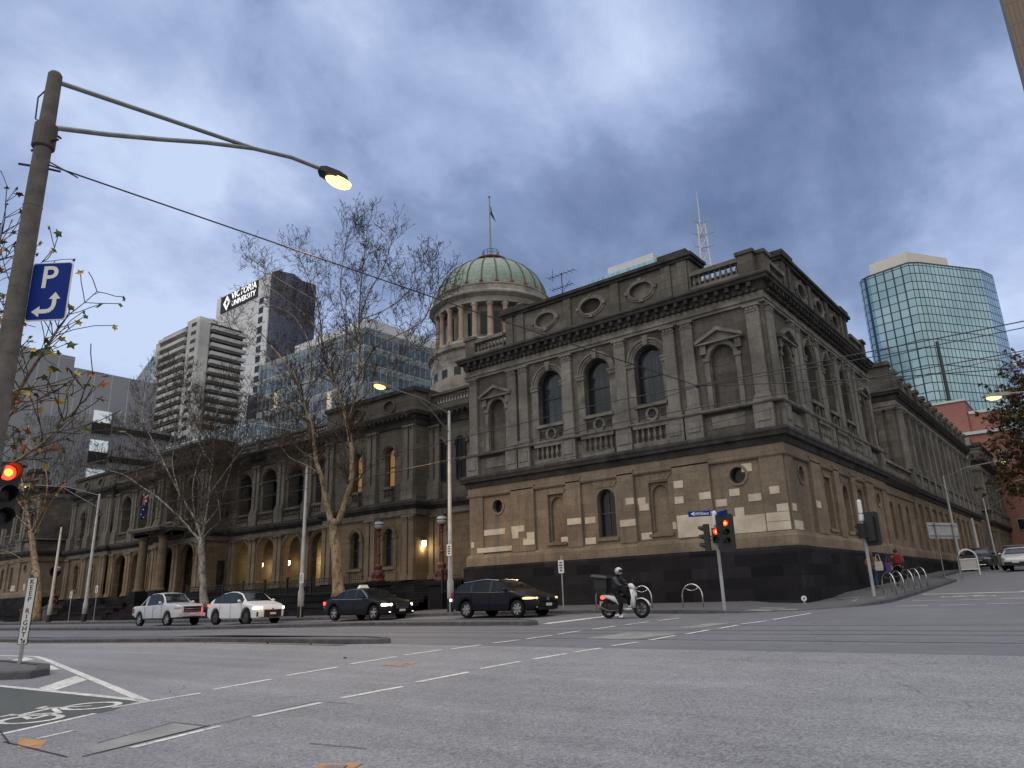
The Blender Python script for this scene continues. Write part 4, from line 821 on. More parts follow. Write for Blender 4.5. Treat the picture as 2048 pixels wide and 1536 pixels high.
def text(s_, size, m, parent, origin, u, v, depth=.02, name='lettering', ax='CENTER'):
    cu = bpy.data.curves.new(name, 'FONT'); cu.body = s_; cu.size = size; cu.extrude = depth; cu.align_x = ax; cu.align_y = 'CENTER'; cu.resolution_u = 3; cu.offset = size * .012
    to = bpy.data.objects.new(name, cu); C.objects.link(to); dg = bpy.context.evaluated_depsgraph_get(); me = bpy.data.meshes.new_from_object(to.evaluated_get(dg)); bpy.data.objects.remove(to); bpy.data.curves.remove(cu)
    me.materials.clear(); me.materials.append(m); o = bpy.data.objects.new(name, me); C.objects.link(o)
    u = Vector(u).normalized(); v = Vector(v).normalized(); n = u.cross(v); off = Vector((0, 0, 0)); q = parent
    while q: off += Vector(q.location); q = q.parent
    o.parent = parent; me.transform(Matrix(((u.x, v.x, n.x, origin[0] - off.x), (u.y, v.y, n.y, origin[1] - off.y), (u.z, v.z, n.z, origin[2] - off.z), (0, 0, 0, 1)))); return o
# apartment tower with balcony bands
t = tower('apartment_tower', 'pale concrete apartment tower with stacked horizontal balconies, left of the lettered tower', 'tower', (-229, 116, 0))
mb = MB(); prism(mb, [(-243, 110.8), (-215.6, 110.8), (-215.6, 126), (-243, 126)], 0, 88.6); mb.build('wall', M['conct'], t)
mb = MB(); prism(mb, [(-243.6, 110), (-240.5, 110), (-240.5, 112), (-243.6, 112)], 0, 88); prism(mb, [(-222.5, 110.1), (-214.8, 110.1), (-214.8, 113.6), (-222.5, 113.6)], 0, 89.6); mb.build('corner_pier', M['conct'], t)
mb = MB(); prism(mb, [(-226, 111.5), (-218, 111.5), (-218, 118), (-226, 118)], 88, 92); mb.build('plant_room', M['conct'], t)
zz = 3.0
fl = 0
while zz < 88:
    mb = MB(); mb.box(-240.5, -222.5, 109.2, 110.9, zz, zz + 1.15); mb.box(-215.7, -213.6, 114, 126.5, zz, zz + 1.15); mb.build('balcony', M['conct'], t)
    mb = MB(); mb.box(-240.4, -222.6, 110.72, 110.79, zz + 1.2, zz + 2.6); mb.box(-220, -217, 110.02, 110.09, zz + 1.0, zz + 2.2); mb.box(-215.58, -215.52, 114.2, 126, zz + 1.2, zz + 2.6); mb.build('window', M['pane'], t); zz += 2.9
# lettered tower
t = tower('office_tower', 'white concrete tower with a dark lit sign reading VICTORIA UNIVERSITY near its top', 'tower', (-258, 160, 0))
mb = MB(); prism(mb, [(-279.6, 150), (-240, 150), (-240, 172), (-279.6, 172)], 0, 127.5); mb.build('wall', M['concw'], t)
mb = MB(); prism(mb, [(-239.95, 150.5), (-237.6, 151.2), (-235, 157), (-234.6, 168), (-239.95, 172)], 0, 126.5); prism(mb, [(-240, 150.6), (-237.6, 152), (-235.5, 158), (-240, 166)], 126.5, 128.5); mb.build('glass_wall', M['darkglass'], t)
for i in range(28): mb = MB(); mb.box(-246.5, -243.5, 149.9, 150.02, 5 + i * 4.1, 7.6 + i * 4.1); mb.build('window', M['pane'], t)
mb = MB(); mb.box(-275.5, -248, 149.5, 149.95, 119.6, 127.0); sg = mb.build('sign_board', P('sign_black', (.01, .01, .012, 1), .6, var=0), t)
wl = emis('white_sign_light', (.95, .97, 1, 1), 1.0, (.8, .8, .8, 1))
text('VICTORIA', 4.1, wl, sg, (-257.8, 149.4, 125.1), (1, 0, 0), (0, 0, 1)); text('UNIVERSITY', 3.3, wl, sg, (-257.8, 149.4, 121.6), (1, 0, 0), (0, 0, 1))
mb = MB(); F = Fr((0, 149.45, 0), (1, 0, 0), (0, -1, 0)); c_ = (-270.6, 123.3)
o_ = [(c_[0] - 2.7, c_[1]), (c_[0], c_[1] + 3.4), (c_[0] + 2.7, c_[1]), (c_[0], c_[1] - 3.4)]; q_ = [(c_[0] + (a - c_[0]) * .42, c_[1] + (b - c_[1]) * .42) for a, b in o_]
for i in range(4): j = (i + 1) % 4; mb.face([F.p(*o_[i]), F.p(*o_[j]), F.p(*q_[j]), F.p(*q_[i])])
mb.build('emblem', wl, sg)
# big glass office
t = tower('glass_office_block', 'large grey-green glass office block behind the tall bare tree', 'office', (-118, 95, 0))
mb = MB(); prism(mb, [(-137.8, 85), (-102.6, 85), (-102.6, 112), (-137.8, 112)], 0, 50.6); mb.build('curtain_wall', M['greyglass'], t)
mb = MB(); prism(mb, [(-128, 87), (-104, 87), (-104, 110), (-128, 110)], 50.6, 53.2); mb.build('plant_screen', M['concw'], t)
mb = MB(); prism(mb, [(-150, 90), (-137.9, 90), (-137.9, 112), (-150, 112)], 0, 47); mb.build('curtain_wall', M['darkglass'], t)
mb = MB(); prism(mb, [(-102.55, 95), (-95, 95), (-95, 112), (-102.55, 112)], 0, 38); mb.build('curtain_wall', M['greyglass'], t)
t = tower('glass_annex', 'lower striped glass wing left of the large glass office block', 'office', (-150, 72, 0))
mb = MB(); prism(mb, [(-150, 72), (-118, 72), (-118, 84), (-150, 84)], 0, 33); mb.build('curtain_wall', gridglass('pale_striped_glass', .8, 3.2, .14, .2, (.42, .46, .48, 1), (.12, .17, .19, 1), (.24, .31, .33, 1), .2, .4, .7, litp=.02), t)
# grey clad building
t = tower('grey_office_building', 'dark grey panel-clad office building with stepped roof, at the left edge behind the trees', 'office', (-195, 60, 0))
mb = MB(); prism(mb, [(-225, 50), (-175, 50), (-175, 61.3), (-225, 61.3)], 0, 55.6); mb.build('wall', M['greypanel'], t)
mb = MB(); prism(mb, [(-225, 61.3), (-175.02, 61.3), (-175.02, 80.5), (-225, 80.5)], 0, 53.2); mb.build('wall', M['greypanel'], t)
mb = MB(); prism(mb, [(-174.98, 57), (-173.6, 57), (-173.6, 84.5), (-174.98, 84.5)], 0, 41); mb.build('lower_cladding', M['greypanel2'], t)
mb = MB(); prism(mb, [(-175, 84.5), (-172.5, 84.5), (-172.5, 100), (-175, 100)], 0, 40); mb.build('curtain_wall', M['darkglass'], t)
lt = emis('lit_office_window', (.85, .95, 1, 1), .35, (.4, .45, .48, 1))
for i, z in enumerate((38.6, 31.8, 25.2)):
    mb = MB(); mb.box(-173.58, -173.3, 66.2, 70, z + 2.6, z + 5.2); b_ = mb.build('lit_window', lt, t)
    mb = MB(); mb.box(-173.58, -173.2, 66.1, 70.1, z, z + 2.5); mb.build('window', M['pane'], t)
    mb = MB(); mb.box(-173.58, -173.3, 70.6, 84, z + .6, z + 1.9); mb.build('window', M['pane'], t)
t = tower('striped_screen_building', 'small far building with slanting vertical stripes between the grey office and the apartment tower', 'building', (-370, 165, 0))
mb = MB(); mb.face([(-386, 160, 0), (-357, 160, 0), (-357, 160, 122), (-386, 160, 106)]); mb.face([(-357, 160, 0), (-357, 172, 0), (-357, 172, 122), (-357, 160, 122)]); mb.face([(-386, 160, 0), (-386, 172, 0), (-386, 172, 106), (-386, 160, 106)]); mb.face([(-386, 160, 106), (-357, 160, 122), (-357, 172, 122), (-386, 172, 106)]); mb.build('wall', M['stripew'], t)
mb = MB(); prism(mb, [(-356.9, 160), (-350, 160), (-350, 172), (-356.9, 172)], 0, 121); mb.build('side_wall', M['blueglass'], t)
t = tower('blue_glass_tower', 'top of a pale blue glass tower showing above the courthouse parapet', 'tower', (-65, 128, 0))
mb = MB(); prism(mb, [(-73.5, 120), (-58.2, 120), (-58.2, 136), (-73.5, 136)], 0, 62.7); mb.build('wall', M['blueglass'], t)
mb = MB(); prism(mb, [(-69.5, 121), (-59, 121), (-59, 134), (-69.5, 134)], 62.7, 64.6); mb.build('roof_screen', M['concw'], t)
# teal tower
t = tower('teal_glass_tower', 'tall rounded teal glass tower with a white plant room on its roof', 'tower', (-18, 185, 0))
pts = [(-33.2, 173), (-32.2, 171.2), (-30.5, 170.2), (-22.2, 168.4), (-20.2, 170), (-10.4, 184), (-8.6, 190), (-10, 200), (-30, 204), (-33.4, 190)]
mb = MB(); prism(mb, pts, 0, 67); mb.build('curtain_wall', M['tealglass'], t)
mb = MB(); prism(mb, [(x * .995 - .1, y - .0) for x, y in pts], 67.02, 67.4); mb.build('roof_edge', P('dark_roof_edge', (.03, .035, .04, 1), .5, var=0), t)
mb = MB(); prism(mb, [(-30.6, 173.5), (-22.5, 171.6), (-16, 182), (-18, 192), (-30, 192)], 67, 71.2); mb.build('plant_room', P('cream_panel', (.66, .64, .58, 1), .8, var=.1), t)
mb = MB(); mb.face([(-20.0, 169.9, 3), (-19.35, 170.85, 3), (-19.62, 170.5, 49), (-20.0, 169.95, 49)]); mb.build('recessed_strip', P('dark_slot', (.01, .012, .014, 1), .4, var=0), t)
# brick building
t = tower('red_brick_building', 'red brick building with stone parapet beneath the teal glass tower', 'building', (-12, 130, 0))
mb = MB(); prism(mb, [(-30, 120), (-12.2, 120), (-12.2, 145), (-30, 145)], 0, 25.0); prism(mb, [(-12.19, 120.4), (-8.6, 120.4), (-8.6, 145), (-12.19, 145)], 0, 23.0); mb.build('wall', M['brick'], t)
mb = MB(); prism(mb, [(-15.5, 113.5), (-6.6, 113.5), (-6.6, 120.3), (-15.5, 120.3)], 0, 18.9); mb.build('wall', M['brick'], t)
mb = MB(); prism(mb, [(-15.7, 113.2), (-6.3, 113.2), (-6.3, 120.5), (-15.7, 120.5)], 18.9, 19.3); prism(mb, [(-30.2, 119.8), (-12.0, 119.8), (-12, 145.2), (-30.2, 145.2)], 25, 25.3); prism(mb, [(-12, 120.2), (-8.4, 120.2), (-8.4, 145), (-12, 145)], 23, 23.4); mb.build('coping', M['concw'], t)
for x in (-13.2, -10.2, -8.2):
    for z in (15.6, 11.2, 6.8):
        mb = MB(); mb.box(x - .42, x + .42, 113.38, 113.48, z - .72, z + .72); w_ = mb.build('window', M['conct'], t); mb = MB(); mb.box(x - .34, x + .34, 113.3, 113.36, z - .64, z + .64); mb.build('pane', M['pane'], w_)
mb = MB(); prism(mb, [(-12.5, 112.9), (-11.8, 112.9), (-11.8, 113.4), (-12.5, 113.4)], 0, 18.5); mb.build('downpipe', M['galv'], t)
t = tower('arched_brick_building', 'orange brick building with a pale round arch at the far end of the side street', 'building', (-3, 134, 0))
Fz = Fr((-8, 130, 0), (1, 0, 0), (0, -1, 0)); h_ = dict(k='arch', u=4.6, hw=2.6, z0=1, z1=8.8, d=.5)
mb = MB(); wall(mb, Fz, 0, 14, 0, 13, [h_]); mb.face([Fz.p(*q, -.5) for q in outline(h_)]); mb.build('wall', P('orange_brick', (.38, .19, .11, 1), .9, var=.3, scale=2), t); mb = MB(); ringband(mb, Fz, h_, 0, .6, -.1, .1); mb.build('arch_surround', M['concw'], t); mb = MB(); mb.box(-8, 6, 129.5, 131, 13, 13.6); mb.build('roof', M['roof'], t)
t = tower('street_end_office', 'dark office building closing the view behind the street trees at the right edge', 'office', (30, 150, 0))
mb = MB(); prism(mb, [(6, 140), (60, 140), (60, 170), (6, 170)], 0, 30); mb.build('wall', M['greypanel2'], t)
# corner of a building overhead at the top right
t = tower('corner_tower', 'brown ribbed wall of a tall building cutting the top right corner', 'tower', (10, 110, 0))
mb = MB(); prism(mb, [(3.25, 100), (30, 100), (30, 118), (3.4, 118)], 0, 140); mb.build('wall', gridglass('brown_ribbed_wall', .5, 3.2, .12, .2, (.10, .075, .055, 1), (.16, .12, .09, 1), (.20, .155, .12, 1), .8, 0, .3), t)
# lattice mast and aerial on the courthouse roof
t = thing('radio_mast', 'white lattice radio mast with side arms above the corner roof', 'mast', (-18.5, 46, 13.4))
mb = MB(); x0, y0 = -18.5, 46
def leg(i, z): r = .62 - .025 * (z - 13.4); a = 2 * pi * i / 3 + .3; return Vector((x0 + r * cos(a), y0 + r * sin(a), z))
for i in range(3): mb.tube([leg(i, 13.4), leg(i, 25.4)], .06, 4)
for j in range(11):
    z = 13.4 + j * 1.1
    for i in range(3): mb.tube([leg(i, z), leg((i + 1) % 3, z + 1.1)], .028, 3); mb.tube([leg(i, z), leg((i + 1) % 3, z)], .024, 3)
mb.tube([(x0, y0, 25), (x0, y0, 28.2)], [.05, .02], 5); ms = mb.build('lattice', P('white_mast_paint', (.55, .58, .58, 1), .6, var=.1), t)
mb = MB()
for z, l in ((24.6, .95), (23.6, .8), (25.6, .6)):
    for a in (.1, 2.2, 4.3): mb.tube([(x0, y0, z), (x0 + l * cos(a), y0 + l * sin(a), z)], .03, 4); mb.tube([(x0 + l * cos(a), y0 + l * sin(a), z - .35), (x0 + l * cos(a), y0 + l * sin(a), z + .45)], .022, 4)
mb.build('side_arms', M['galvl'], t)
t = thing('television_aerial', 'spindly television aerial between the dome and the corner roof', 'aerial', (-24.1, 36, 13.4))
mb = MB(); mb.tube([(-24.1, 36, 13.3), (-24.1, 36, 20.0)], .03, 5)
for z, l in ((19.9, 1.0), (19.0, .8)):
    mb.tube([(-24.1 - l, 36, z), (-24.1 + l, 36, z + .02)], .025, 4)
    for k in range(7): q = -24.1 - l + 2 * l * k / 6; mb.tube([(q, 35.7, z), (q, 36.3, z)], .014, 3)
mb.tube([(-24.8, 36, 19.6), (-24.8, 36, 20.5)], .02, 4); mb.tube([(-24.1, 36, 18.6), (-23.5, 36, 19.3)], .018, 4); mb.build('aerial_frame', M['iron'], t)

# ---------------------------------------------------------------- terrace, steps and fence before the wings
t = thing('terrace_wall', 'low dark bluestone terrace wall with ledges below the courthouse arcade', 'wall', (-57, 30, z_at(-57, 29)))
for y0, y1, zt in ((28.0, 28.5, -.25), (28.5, 29.2, .12), (29.2, 31.5, .48)):
    for x0_, x1_ in ((-55.9, -34.6), (-88.9, -65.5)):
        mb = MB(); mb.box(x0_, x1_, y0, y1, -1.6, zt); mb.box(x0_ - .02, x1_ + .02, y0 - .05, y0 + .25, zt, zt + .07); mb.build('tier', M['bluestone'], t)
def fence(x0_, x1_, y, zb, zt, label):
    t = thing('iron_fence', label, 'fence', (x0_, y, zb)); mb = MB(); n = int((x1_ - x0_) / .17)
    for i in range(n + 1):
        x = x0_ + (x1_ - x0_) * i / n; mb.tube([(x, y, zb), (x, y, zt)], .017, 4); mb.lathe((x, y, zt), [(.017, 0), (.045, .05), (.001, .16)], 4)
    mb.build('railings', M['iron'], t); mb = MB(); mb.box(x0_, x1_, y - .02, y + .02, zb + .1, zb + .14); mb.box(x0_, x1_, y - .02, y + .02, zt - .12, zt - .08); mb.build('rail', M['iron'], t)
    for k in range(int((x1_ - x0_) / 2.6) + 1):
        x = x0_ + min(x1_ - x0_, k * 2.6); mb = MB(); mb.box(x - .05, x + .05, y - .05, y + .05, zb, zt + .15); mb.ball((x, y, zt + .22), .09, 6, 4); mb.build('post', M['iron'], t)
fence(-55.6, -42.6, 29.4, .55, 1.4, 'black spiked iron fence in front of the lit arcade, behind the white sport utility car'); fence(-42.4, -34.8, 29.2, .5, 1.4, 'black spiked iron fence below the two warmly lit upper windows'); fence(-28.3, -27.0, 29.2, .3, 1.3, 'short run of black iron fence between the right lamp pedestal and the corner block')
t = thing('entrance_steps', 'dark stone steps climbing to the maroon door between two ornate lamp standards', 'steps', (-31.6, 30, z_at(-31, 28)))
for k in range(10):
    y = 27.8 + k * .40; mb = MB(); mb.box(-33.9, -29.9, y, 33.2, -1.6, -.45 + k * .165); mb.box(-33.92, -29.88, y - .03, y + .2, -.45 + k * .165 - .04, -.45 + k * .165 + .01); mb.build('step', M['bluestone'], t)
t2 = thing('portico_steps', 'wide dark steps below the courthouse portico columns', 'steps', (-61.3, 29, z_at(-61, 28)))
for k in range(9):
    y = 27.2 + k * .42; mb = MB(); mb.box(-65.3, -56.2, y, 31.9, -1.8, -.75 + k * .2); mb.build('step', M['bluestone'], t2)
def heritage(x, y, zb, s, label):
    t = thing('ornate_lamp_standard', label, 'lamp', (x, y, z_at(x, y)), group='ornate lamp standards by the courthouse steps')
    mb = MB(); mb.box(x - .55, x + .55, y - .55, y + .55, -1.6, zb - .25); mb.box(x - .65, x + .65, y - .65, y + .65, zb - .25, zb - .1); mb.box(x - .5, x + .5, y - .5, y + .5, zb - .1, zb); mb.build('pedestal', M['bluestone'] if s else M['wingsoot'], t)
    mb = MB(); mb.lathe((x, y, zb), [(.42, 0), (.42, .1), (.30, .2), (.34, .5), (.22, .65), (.26, .85), (.12, 1.0), (.10, 1.5), (.15, 1.55), (.09, 1.65), (.075, 2.6), (.13, 2.68), (.07, 2.76), (.12, 2.95), (.2, 3.05)], 10)
    for a in range(4): mb.ball((x + .3 * cos(a * pi / 2 + .8), y + .3 * sin(a * pi / 2 + .8), zb + .35), .13, 6, 4, 1.5)
    mb.build('post', M['redpaint'], t); mb = MB(); mb.ball((x, y, zb + 3.33), .30, 12, 8); mb.build('globe', M['globe'], t)
    mb = MB(); mb.lathe((x, y, zb + 3.52), [(.27, 0), (.2, .1), (.08, .16), (.03, .3)], 10); mb.tube([(x + .31 * cos(a), y + .31 * sin(a), zb + 3.33) for a in [i * pi / 8 for i in range(17)]], .02, 4); mb.build('cap', M['iron'], t); return t
heritage(-34.4, 30, 1.15, 1, 'ornate maroon lamp standard left of the entrance steps, on a dark pedestal with a globe'); heritage(-29.1, 30, 1.0, 1, 'ornate maroon lamp standard right of the entrance steps, beside the tall street light pole')
heritage(-77.5, 28.2, .6, 0, 'ornate globe lamp in front of the far left wing, right of the leaning bare tree'); heritage(-83.6, 28.4, .5, 0, 'ornate globe lamp just right of the leftmost bare tree trunk')
# wall lanterns that are lit
def lamp_light(loc, e, col=(1, .66, .30), r=.1, spot=None, name='lamp_light', parent=None):
    l = bpy.data.lights.new(name, 'SPOT' if spot else 'POINT'); l.energy = e; l.color = col; l.shadow_soft_size = r
    if spot: l.spot_size = radians(spot); l.spot_blend = .6
    o = bpy.data.objects.new(name, l); C.objects.link(o); o.location = loc
    if parent: o.parent = parent; o.location = Vector(loc) - Vector(parent.location)
    return o
def lantern(x, y, z, e, label):
    t = thing('wall_lantern', label, 'lantern', (x, y, z)); mb = MB(); mb.lathe((x, y, z), [(.05, -.2), (.13, -.1), (.13, .18), (.02, .2)], 8); mb.build('glass', M['lampw'], t)
    mb = MB(); mb.lathe((x, y, z + .2), [(.17, 0), (.05, .12), (.02, .2)], 8); mb.tube([(x, y, z + .3), (x, y + .3, z + .35)], .02, 4); mb.build('bracket', M['iron'], t); lamp_light((x, y, z - .3), e, (1, .78, .42), parent=t)
M['lampw'] = emis('warm_lantern_glow', (1, .72, .35, 1), 9)
lantern(-48.2, 35.6, 3.2, 170, 'lit lantern inside the arcade arch behind the lamp post between the white and black cars'); lantern(-51.9, 35.8, 3.2, 8, 'small lit lantern in the arcade, second arch left of the bright one'); lantern(-55.4, 35.6, 3.2, 40, 'lit lantern inside the leftmost arch of the near arcade'); lantern(-33.15, 32.6, 3.35, 25, 'lit wall lantern left of the maroon entrance door')

# ---------------------------------------------------------------- street furniture
def head_lamp(parent, p, yaw, s=1.0, on=True, e=120):
    """street light head: housing with glowing bowl; p is its inner end, yaw its pointing direction"""
    c_, s_ = cos(yaw), sin(yaw); T = lambda a, b, z: (p[0] + (a * c_ - b * s_) * s, p[1] + (a * s_ + b * c_) * s, p[2] + z * s)
    mb = MB(); rows = []
    for a, w, h0, h1 in ((0, .05, -.04, .04), (.12, .13, -.06, .07), (.45, .17, -.05, .10), (.75, .15, -.02, .08), (.88, .04, .0, .03)):
        rows.append([T(a, -w, h0), T(a, w, h0), T(a, w * .8, h1), T(a, -w * .8, h1)])
    mb.grid(rows, True, True); hd = mb.build('lamp_head', M['galv'], parent)
    mb = MB(); rows = []
    for i in range(6):
        f = i / 5; rows.append([T(.52 + .22 * sin(pi * (.5 - f / 2)) * cos(2 * pi * k / 14) * 1.1, .15 * sin(pi * (.5 - f / 2)) * sin(2 * pi * k / 14), -.03 - .11 * sin(pi / 2 * f)) for k in range(14)])
    mb.grid(rows, True, True); mb.build('lamp_bowl', M['lamp'], hd)
    l = lamp_light(T(.5, 0, -.22), e, (1, .60, .24), .12, 150, 'lamp_light', parent); return hd
def polemb(x, y, z0, z1, r0, r1, bands=(), mat='galvl', parent=None):
    mb = MB(); mb.lathe((x, y, 0), [(r0 * 1.02, z0), (r0, z0 + .02), (r1, z1), (r1 * .6, z1 + .03)], 14); return mb
# near street light with tram span wire
t = near = thing('street_light', 'tall grey street light pole at the left edge, curved arm with glowing lamp overhead', 'street light', (-10.9, 3, G(-10.9, 3)))
mb = MB(); mb.lathe((-10.9, 3, 0), [(.14, -1.5), (.135, 2), (.112, 6.5), (.095, 7.72), (.07, 7.76)], 18)
for z in (1.9, 2.6, 3.3, 3.75, 4.25, 4.9, 5.5): mb.lathe((-10.9, 3, z), [(.146 - .0045 * z, 0), (.146 - .0045 * z, .018)], 16)
mb.build('pole', P('weathered_concrete_pole', (.125, .115, .105, 1), .85, .1, var=.3, scale=5, bump=.3, bscale=60), t, smooth=False)
mb = MB(); mb.lathe((-10.9, 3, 6.45), [(.13, 0), (.15, .02), (.15, .38), (.12, .40)], 16); mb.build('collar', P('brown_steel_collar', (.075, .06, .055, 1), .7, .2, var=.3), t)
mb = MB()
for z, a in ((6.55, .4), (6.8, 2.0), (6.5, 3.4), (6.15, 1.2), (6.15, 4.2)): mb.tube([(-10.9, 3, z), (-10.9 + .26 * cos(a), 3 + .26 * sin(a), z)], .018, 5)
mb.tube([(-10.95, 3, 7.6), (-11.15, 2.9, 7.4), (-11.1, 2.9, 7.0), (-10.95, 2.95, 6.9)], .012, 5); mb.build('bolts', M['iron'], t)
tip = (-10.9, 7.75, 8.42)
mb = MB(); mb.tube([(-10.9, 3, 7.62)] + [(-10.9, 3 + 3.3 * f, 7.62 + .52 * f) for f in (.33, .66, 1)], .038, 8); mb.tube([(-10.9, 3.1, 6.86), (-10.9, 3.8, 7.12), (-10.9, 4.6, 7.45), (-10.9, 5.4, 7.8), (-10.9, 6.3, 8.14), (-10.9, 7.1, 8.35), tip], .04, 8); mb.build('arm', M['galv'], t)
def near_head():
    p = tip; mb = MB(); rows = []
    for a, w, h0, h1 in ((0, .05, -.05, .04), (.10, .12, -.09, .07), (.40, .15, -.09, .09), (.62, .14, -.06, .07), (.70, .06, -.02, .03)): rows.append([(p[0] - w, p[1] + a, p[2] + h0), (p[0] + w, p[1] + a, p[2] + h0), (p[0] + w * .8, p[1] + a, p[2] + h1), (p[0] - w * .8, p[1] + a, p[2] + h1)])
    mb.grid(rows, True, True); hd = mb.build('lamp_head', M['iron'], near)
    mb = MB(); mb.grid([[(p[0] + .16 * sin(pi * f / 2 + .001) * cos(2 * pi * k / 16), p[1] + .48 + .32 * sin(pi * f / 2 + .001) * sin(2 * pi * k / 16), p[2] - .06 - .15 * cos(pi * f / 2)) for k in range(16)] for f in (0, .25, .5, .75, 1)], True, True); mb.build('lamp_bowl', M['lamp'], hd)
    lamp_light((p[0], p[1] + .4, p[2] - .35), 260, (1, .62, .28), .15, 160, 'lamp_light', near)
near_head()
# parking sign
t = thing('parking_sign', 'blue sign with white letter P above a turning arrow, on the near pole', 'sign', (-11.4, 3.5, 4.5))
su = Vector((.80, .60, 0)).normalized(); sc = Vector((-10.62, 3.28, 4.22)); sn = su.cross(Vector((0, 0, 1)))
def sboard(mb, c, u, w, h, t0, t1, z=Vector((0, 0, 1)), rnd=.04):
    n = u.cross(z); P_ = []
    for sx, sz, a0 in ((1, 1, 0), (-1, 1, 90), (-1, -1, 180), (1, -1, 270)):
        for k in range(4): a = radians(a0 + 30 * k); P_.append(u * (sx * (w / 2 - rnd) + rnd * cos(a)) + z * (sz * (h / 2 - rnd) + rnd * sin(a)))
    mb.face([c + q + n * t1 for q in P_]); mb.face([c + q + n * t0 for q in P_][::-1])
    for i in range(len(P_)): j = (i + 1) % len(P_); mb.face([c + P_[i] + n * t1, c + P_[i] + n * t0, c + P_[j] + n * t0, c + P_[j] + n * t1])
MB.board = sboard
wp = P('white_sign_paint', (.62, .64, .64, 1), .5, var=.03); bp = P('blue_sign_paint', (.006, .026, .19, 1), .6, var=.08, spec=.1)
mb = MB(); mb.board(sc, su, .57, .86, -.01, .006); mb.build('border', wp, t); mb = MB(); mb.board(sc, su, .54, .83, -.016, .010); mb.build('plate', bp, t)
Z = Vector((0, 0, 1)); n_ = su.cross(Z)
text('P', .46, wp, t, tuple(sc + Z * .19 + n_ * .012 - su * .02), su, Z, .003, 'letter')
mb = MB()
def spoly(pts, w=.014): mb.face([sc + su * a + Z * b + n_ * w for a, b in pts])
pth = [(.10, -.10), (.10, -.20)] + [(.10 - .10 + .10 * cos(a), -.20 + .10 * sin(a)) for a in [-i * pi / 12 for i in range(7)]] + [(-.10, -.30)]
for i in range(len(pth) - 1):
    a, b = Vector(pth[i]), Vector(pth[i + 1]); d = (b - a)
    if d.length < 1e-4: continue
    d.normalize(); q = Vector((-d.y, d.x)) * .03; spoly([tuple(a - q), tuple(b - q), tuple(b + q), tuple(a + q)], .014 + i * .0003)
spoly([(.02, -.12), (.18, -.12), (.10, -.02)], .0135); spoly([(-.09, -.38), (-.09, -.22), (-.20, -.30)], .0135); mb.build('arrow', wp, t)
mb = MB(); mb.tube([sc - su * .3 + Z * .2 - n_ * .03, sc - su * .1 + Z * .2 - n_ * .03], .012, 5); mb.tube([sc - su * .3 - Z * .2 - n_ * .03, sc - su * .1 - Z * .2 - n_ * .03], .012, 5); mb.build('bracket', M['galv'], t)
# keep right post
base = Vector((-21.6, 7.3, G(-21.6, 7.3) + .16)); top = base + Vector((.10, .0, 1.98))
t = thing('keep_right_sign', 'leaning narrow white sign reading KEEP RIGHT with an arrow, on the small traffic island', 'sign', base)
ax = (top - base).normalized(); mb = MB(); mb.tube([base, base + ax * .55], .05, 8); mb.build('post', M['galvl'], t)
u_ = Vector((.72, .69, 0)).normalized(); n2 = u_.cross(ax).normalized(); cS = base + ax * 1.25 + n2 * .03
mb = MB(); mb.board(cS, u_, .235, 1.62, -.02, .0, ax, .02); mb.build('border', M['blk'], t); mb = MB(); mb.board(cS, u_, .205, 1.59, -.022, .004, ax, .02); mb.build('plate', wp, t)
for i, ch in enumerate('KEEP RIGHT'):
    if ch != ' ': text(ch, .165, M['blk'], t, tuple(cS + ax * (.70 - i * .142) + n2 * .007), u_, ax, .002, 'letter')
mb = MB(); cc_ = cS - ax * .71 + n2 * .009
def kp(pts): mb.face([cc_ + u_ * a + ax * b for a, b in pts])
kp([(.06, -.06), (.06, .03), (-.03, -.06)]); kp([(-.055, .03), (-.03, .055), (.03, -.005), (.005, -.03)]); mb.build('arrow', M['blk'], t)
# far street lights
def slight(x, y, ztop, r, label, arm=None, band=True, e=150, base=None, name='street_light', group=None):
    t = thing(name, label, 'street light' if arm else 'pole', (x, y, z_at(x, y)), group=group); zb = z_at(x, y) - .1
    mb = MB(); mb.lathe((x, y, 0), [(r * 1.35, zb), (r * 1.35, zb + 1.5), (r, zb + 1.6), (r * .55, ztop), (.02, ztop + .05)], 12); mb.build('pole', M['galvl'], t, smooth=True)
    if band: mb = MB(); mb.lathe((x, y, zb), [(r * 1.4, .0), (r * 1.4, .7)], 12); mb.build('base_band', M['blk'], t)
    if arm:
        ex, ey, ez = arm; mb = MB(); L_ = math.hypot(ex - x, ey - y); yaw = math.atan2(ey - y, ex - x)
        mb.tube([(x, y, ztop - .1), (x + (ex - x) * .5, y + (ey - y) * .5, ztop + (ez - ztop) * .75), (ex, ey, ez)], .035, 6); mb.tube([(x, y, ztop - 1.1), (x + (ex - x) * .35, y + (ey - y) * .35, ztop - .1), (x + (ex - x) * .6, y + (ey - y) * .6, ztop + (ez - ztop) * .82)], .028, 6); mb.build('arm', M['galv'], t)
        head_lamp(t, (ex, ey, ez), yaw, 1.35, True, e)
    return t
slight(-24.96, 26.3, 9.2, .12, 'slim grey street light between maroon door and corner block, lamp lit', (-24.9, 22.3, 9.62), e=1300)
slight(-65.3, 26.2, 9.4, .14, 'grey street light left of the silver pickup truck, with its lamp glowing among bare branches', (-68.6, 22.4, 10.2), e=900)
slight(-36.6, 26.2, 7.85, .13, 'pole without lamp standing between the white and black cars', None)
slight(-72.4, 26.2, 7.2, .14, 'thick pale pole near the trunk of the leftmost bare tree', None)
slight(-8.7, 62.5, 7.6, .11, 'street light along the side street above the dark parked wagon, lamp lit', (-5.5, 62.9, 8.3), False, 120)
slight(-8.7, 84, 7.7, .11, 'pale pole with long curved arm beyond the dark wagon in the side street', (-3.9, 84, 9.4), False, 20)
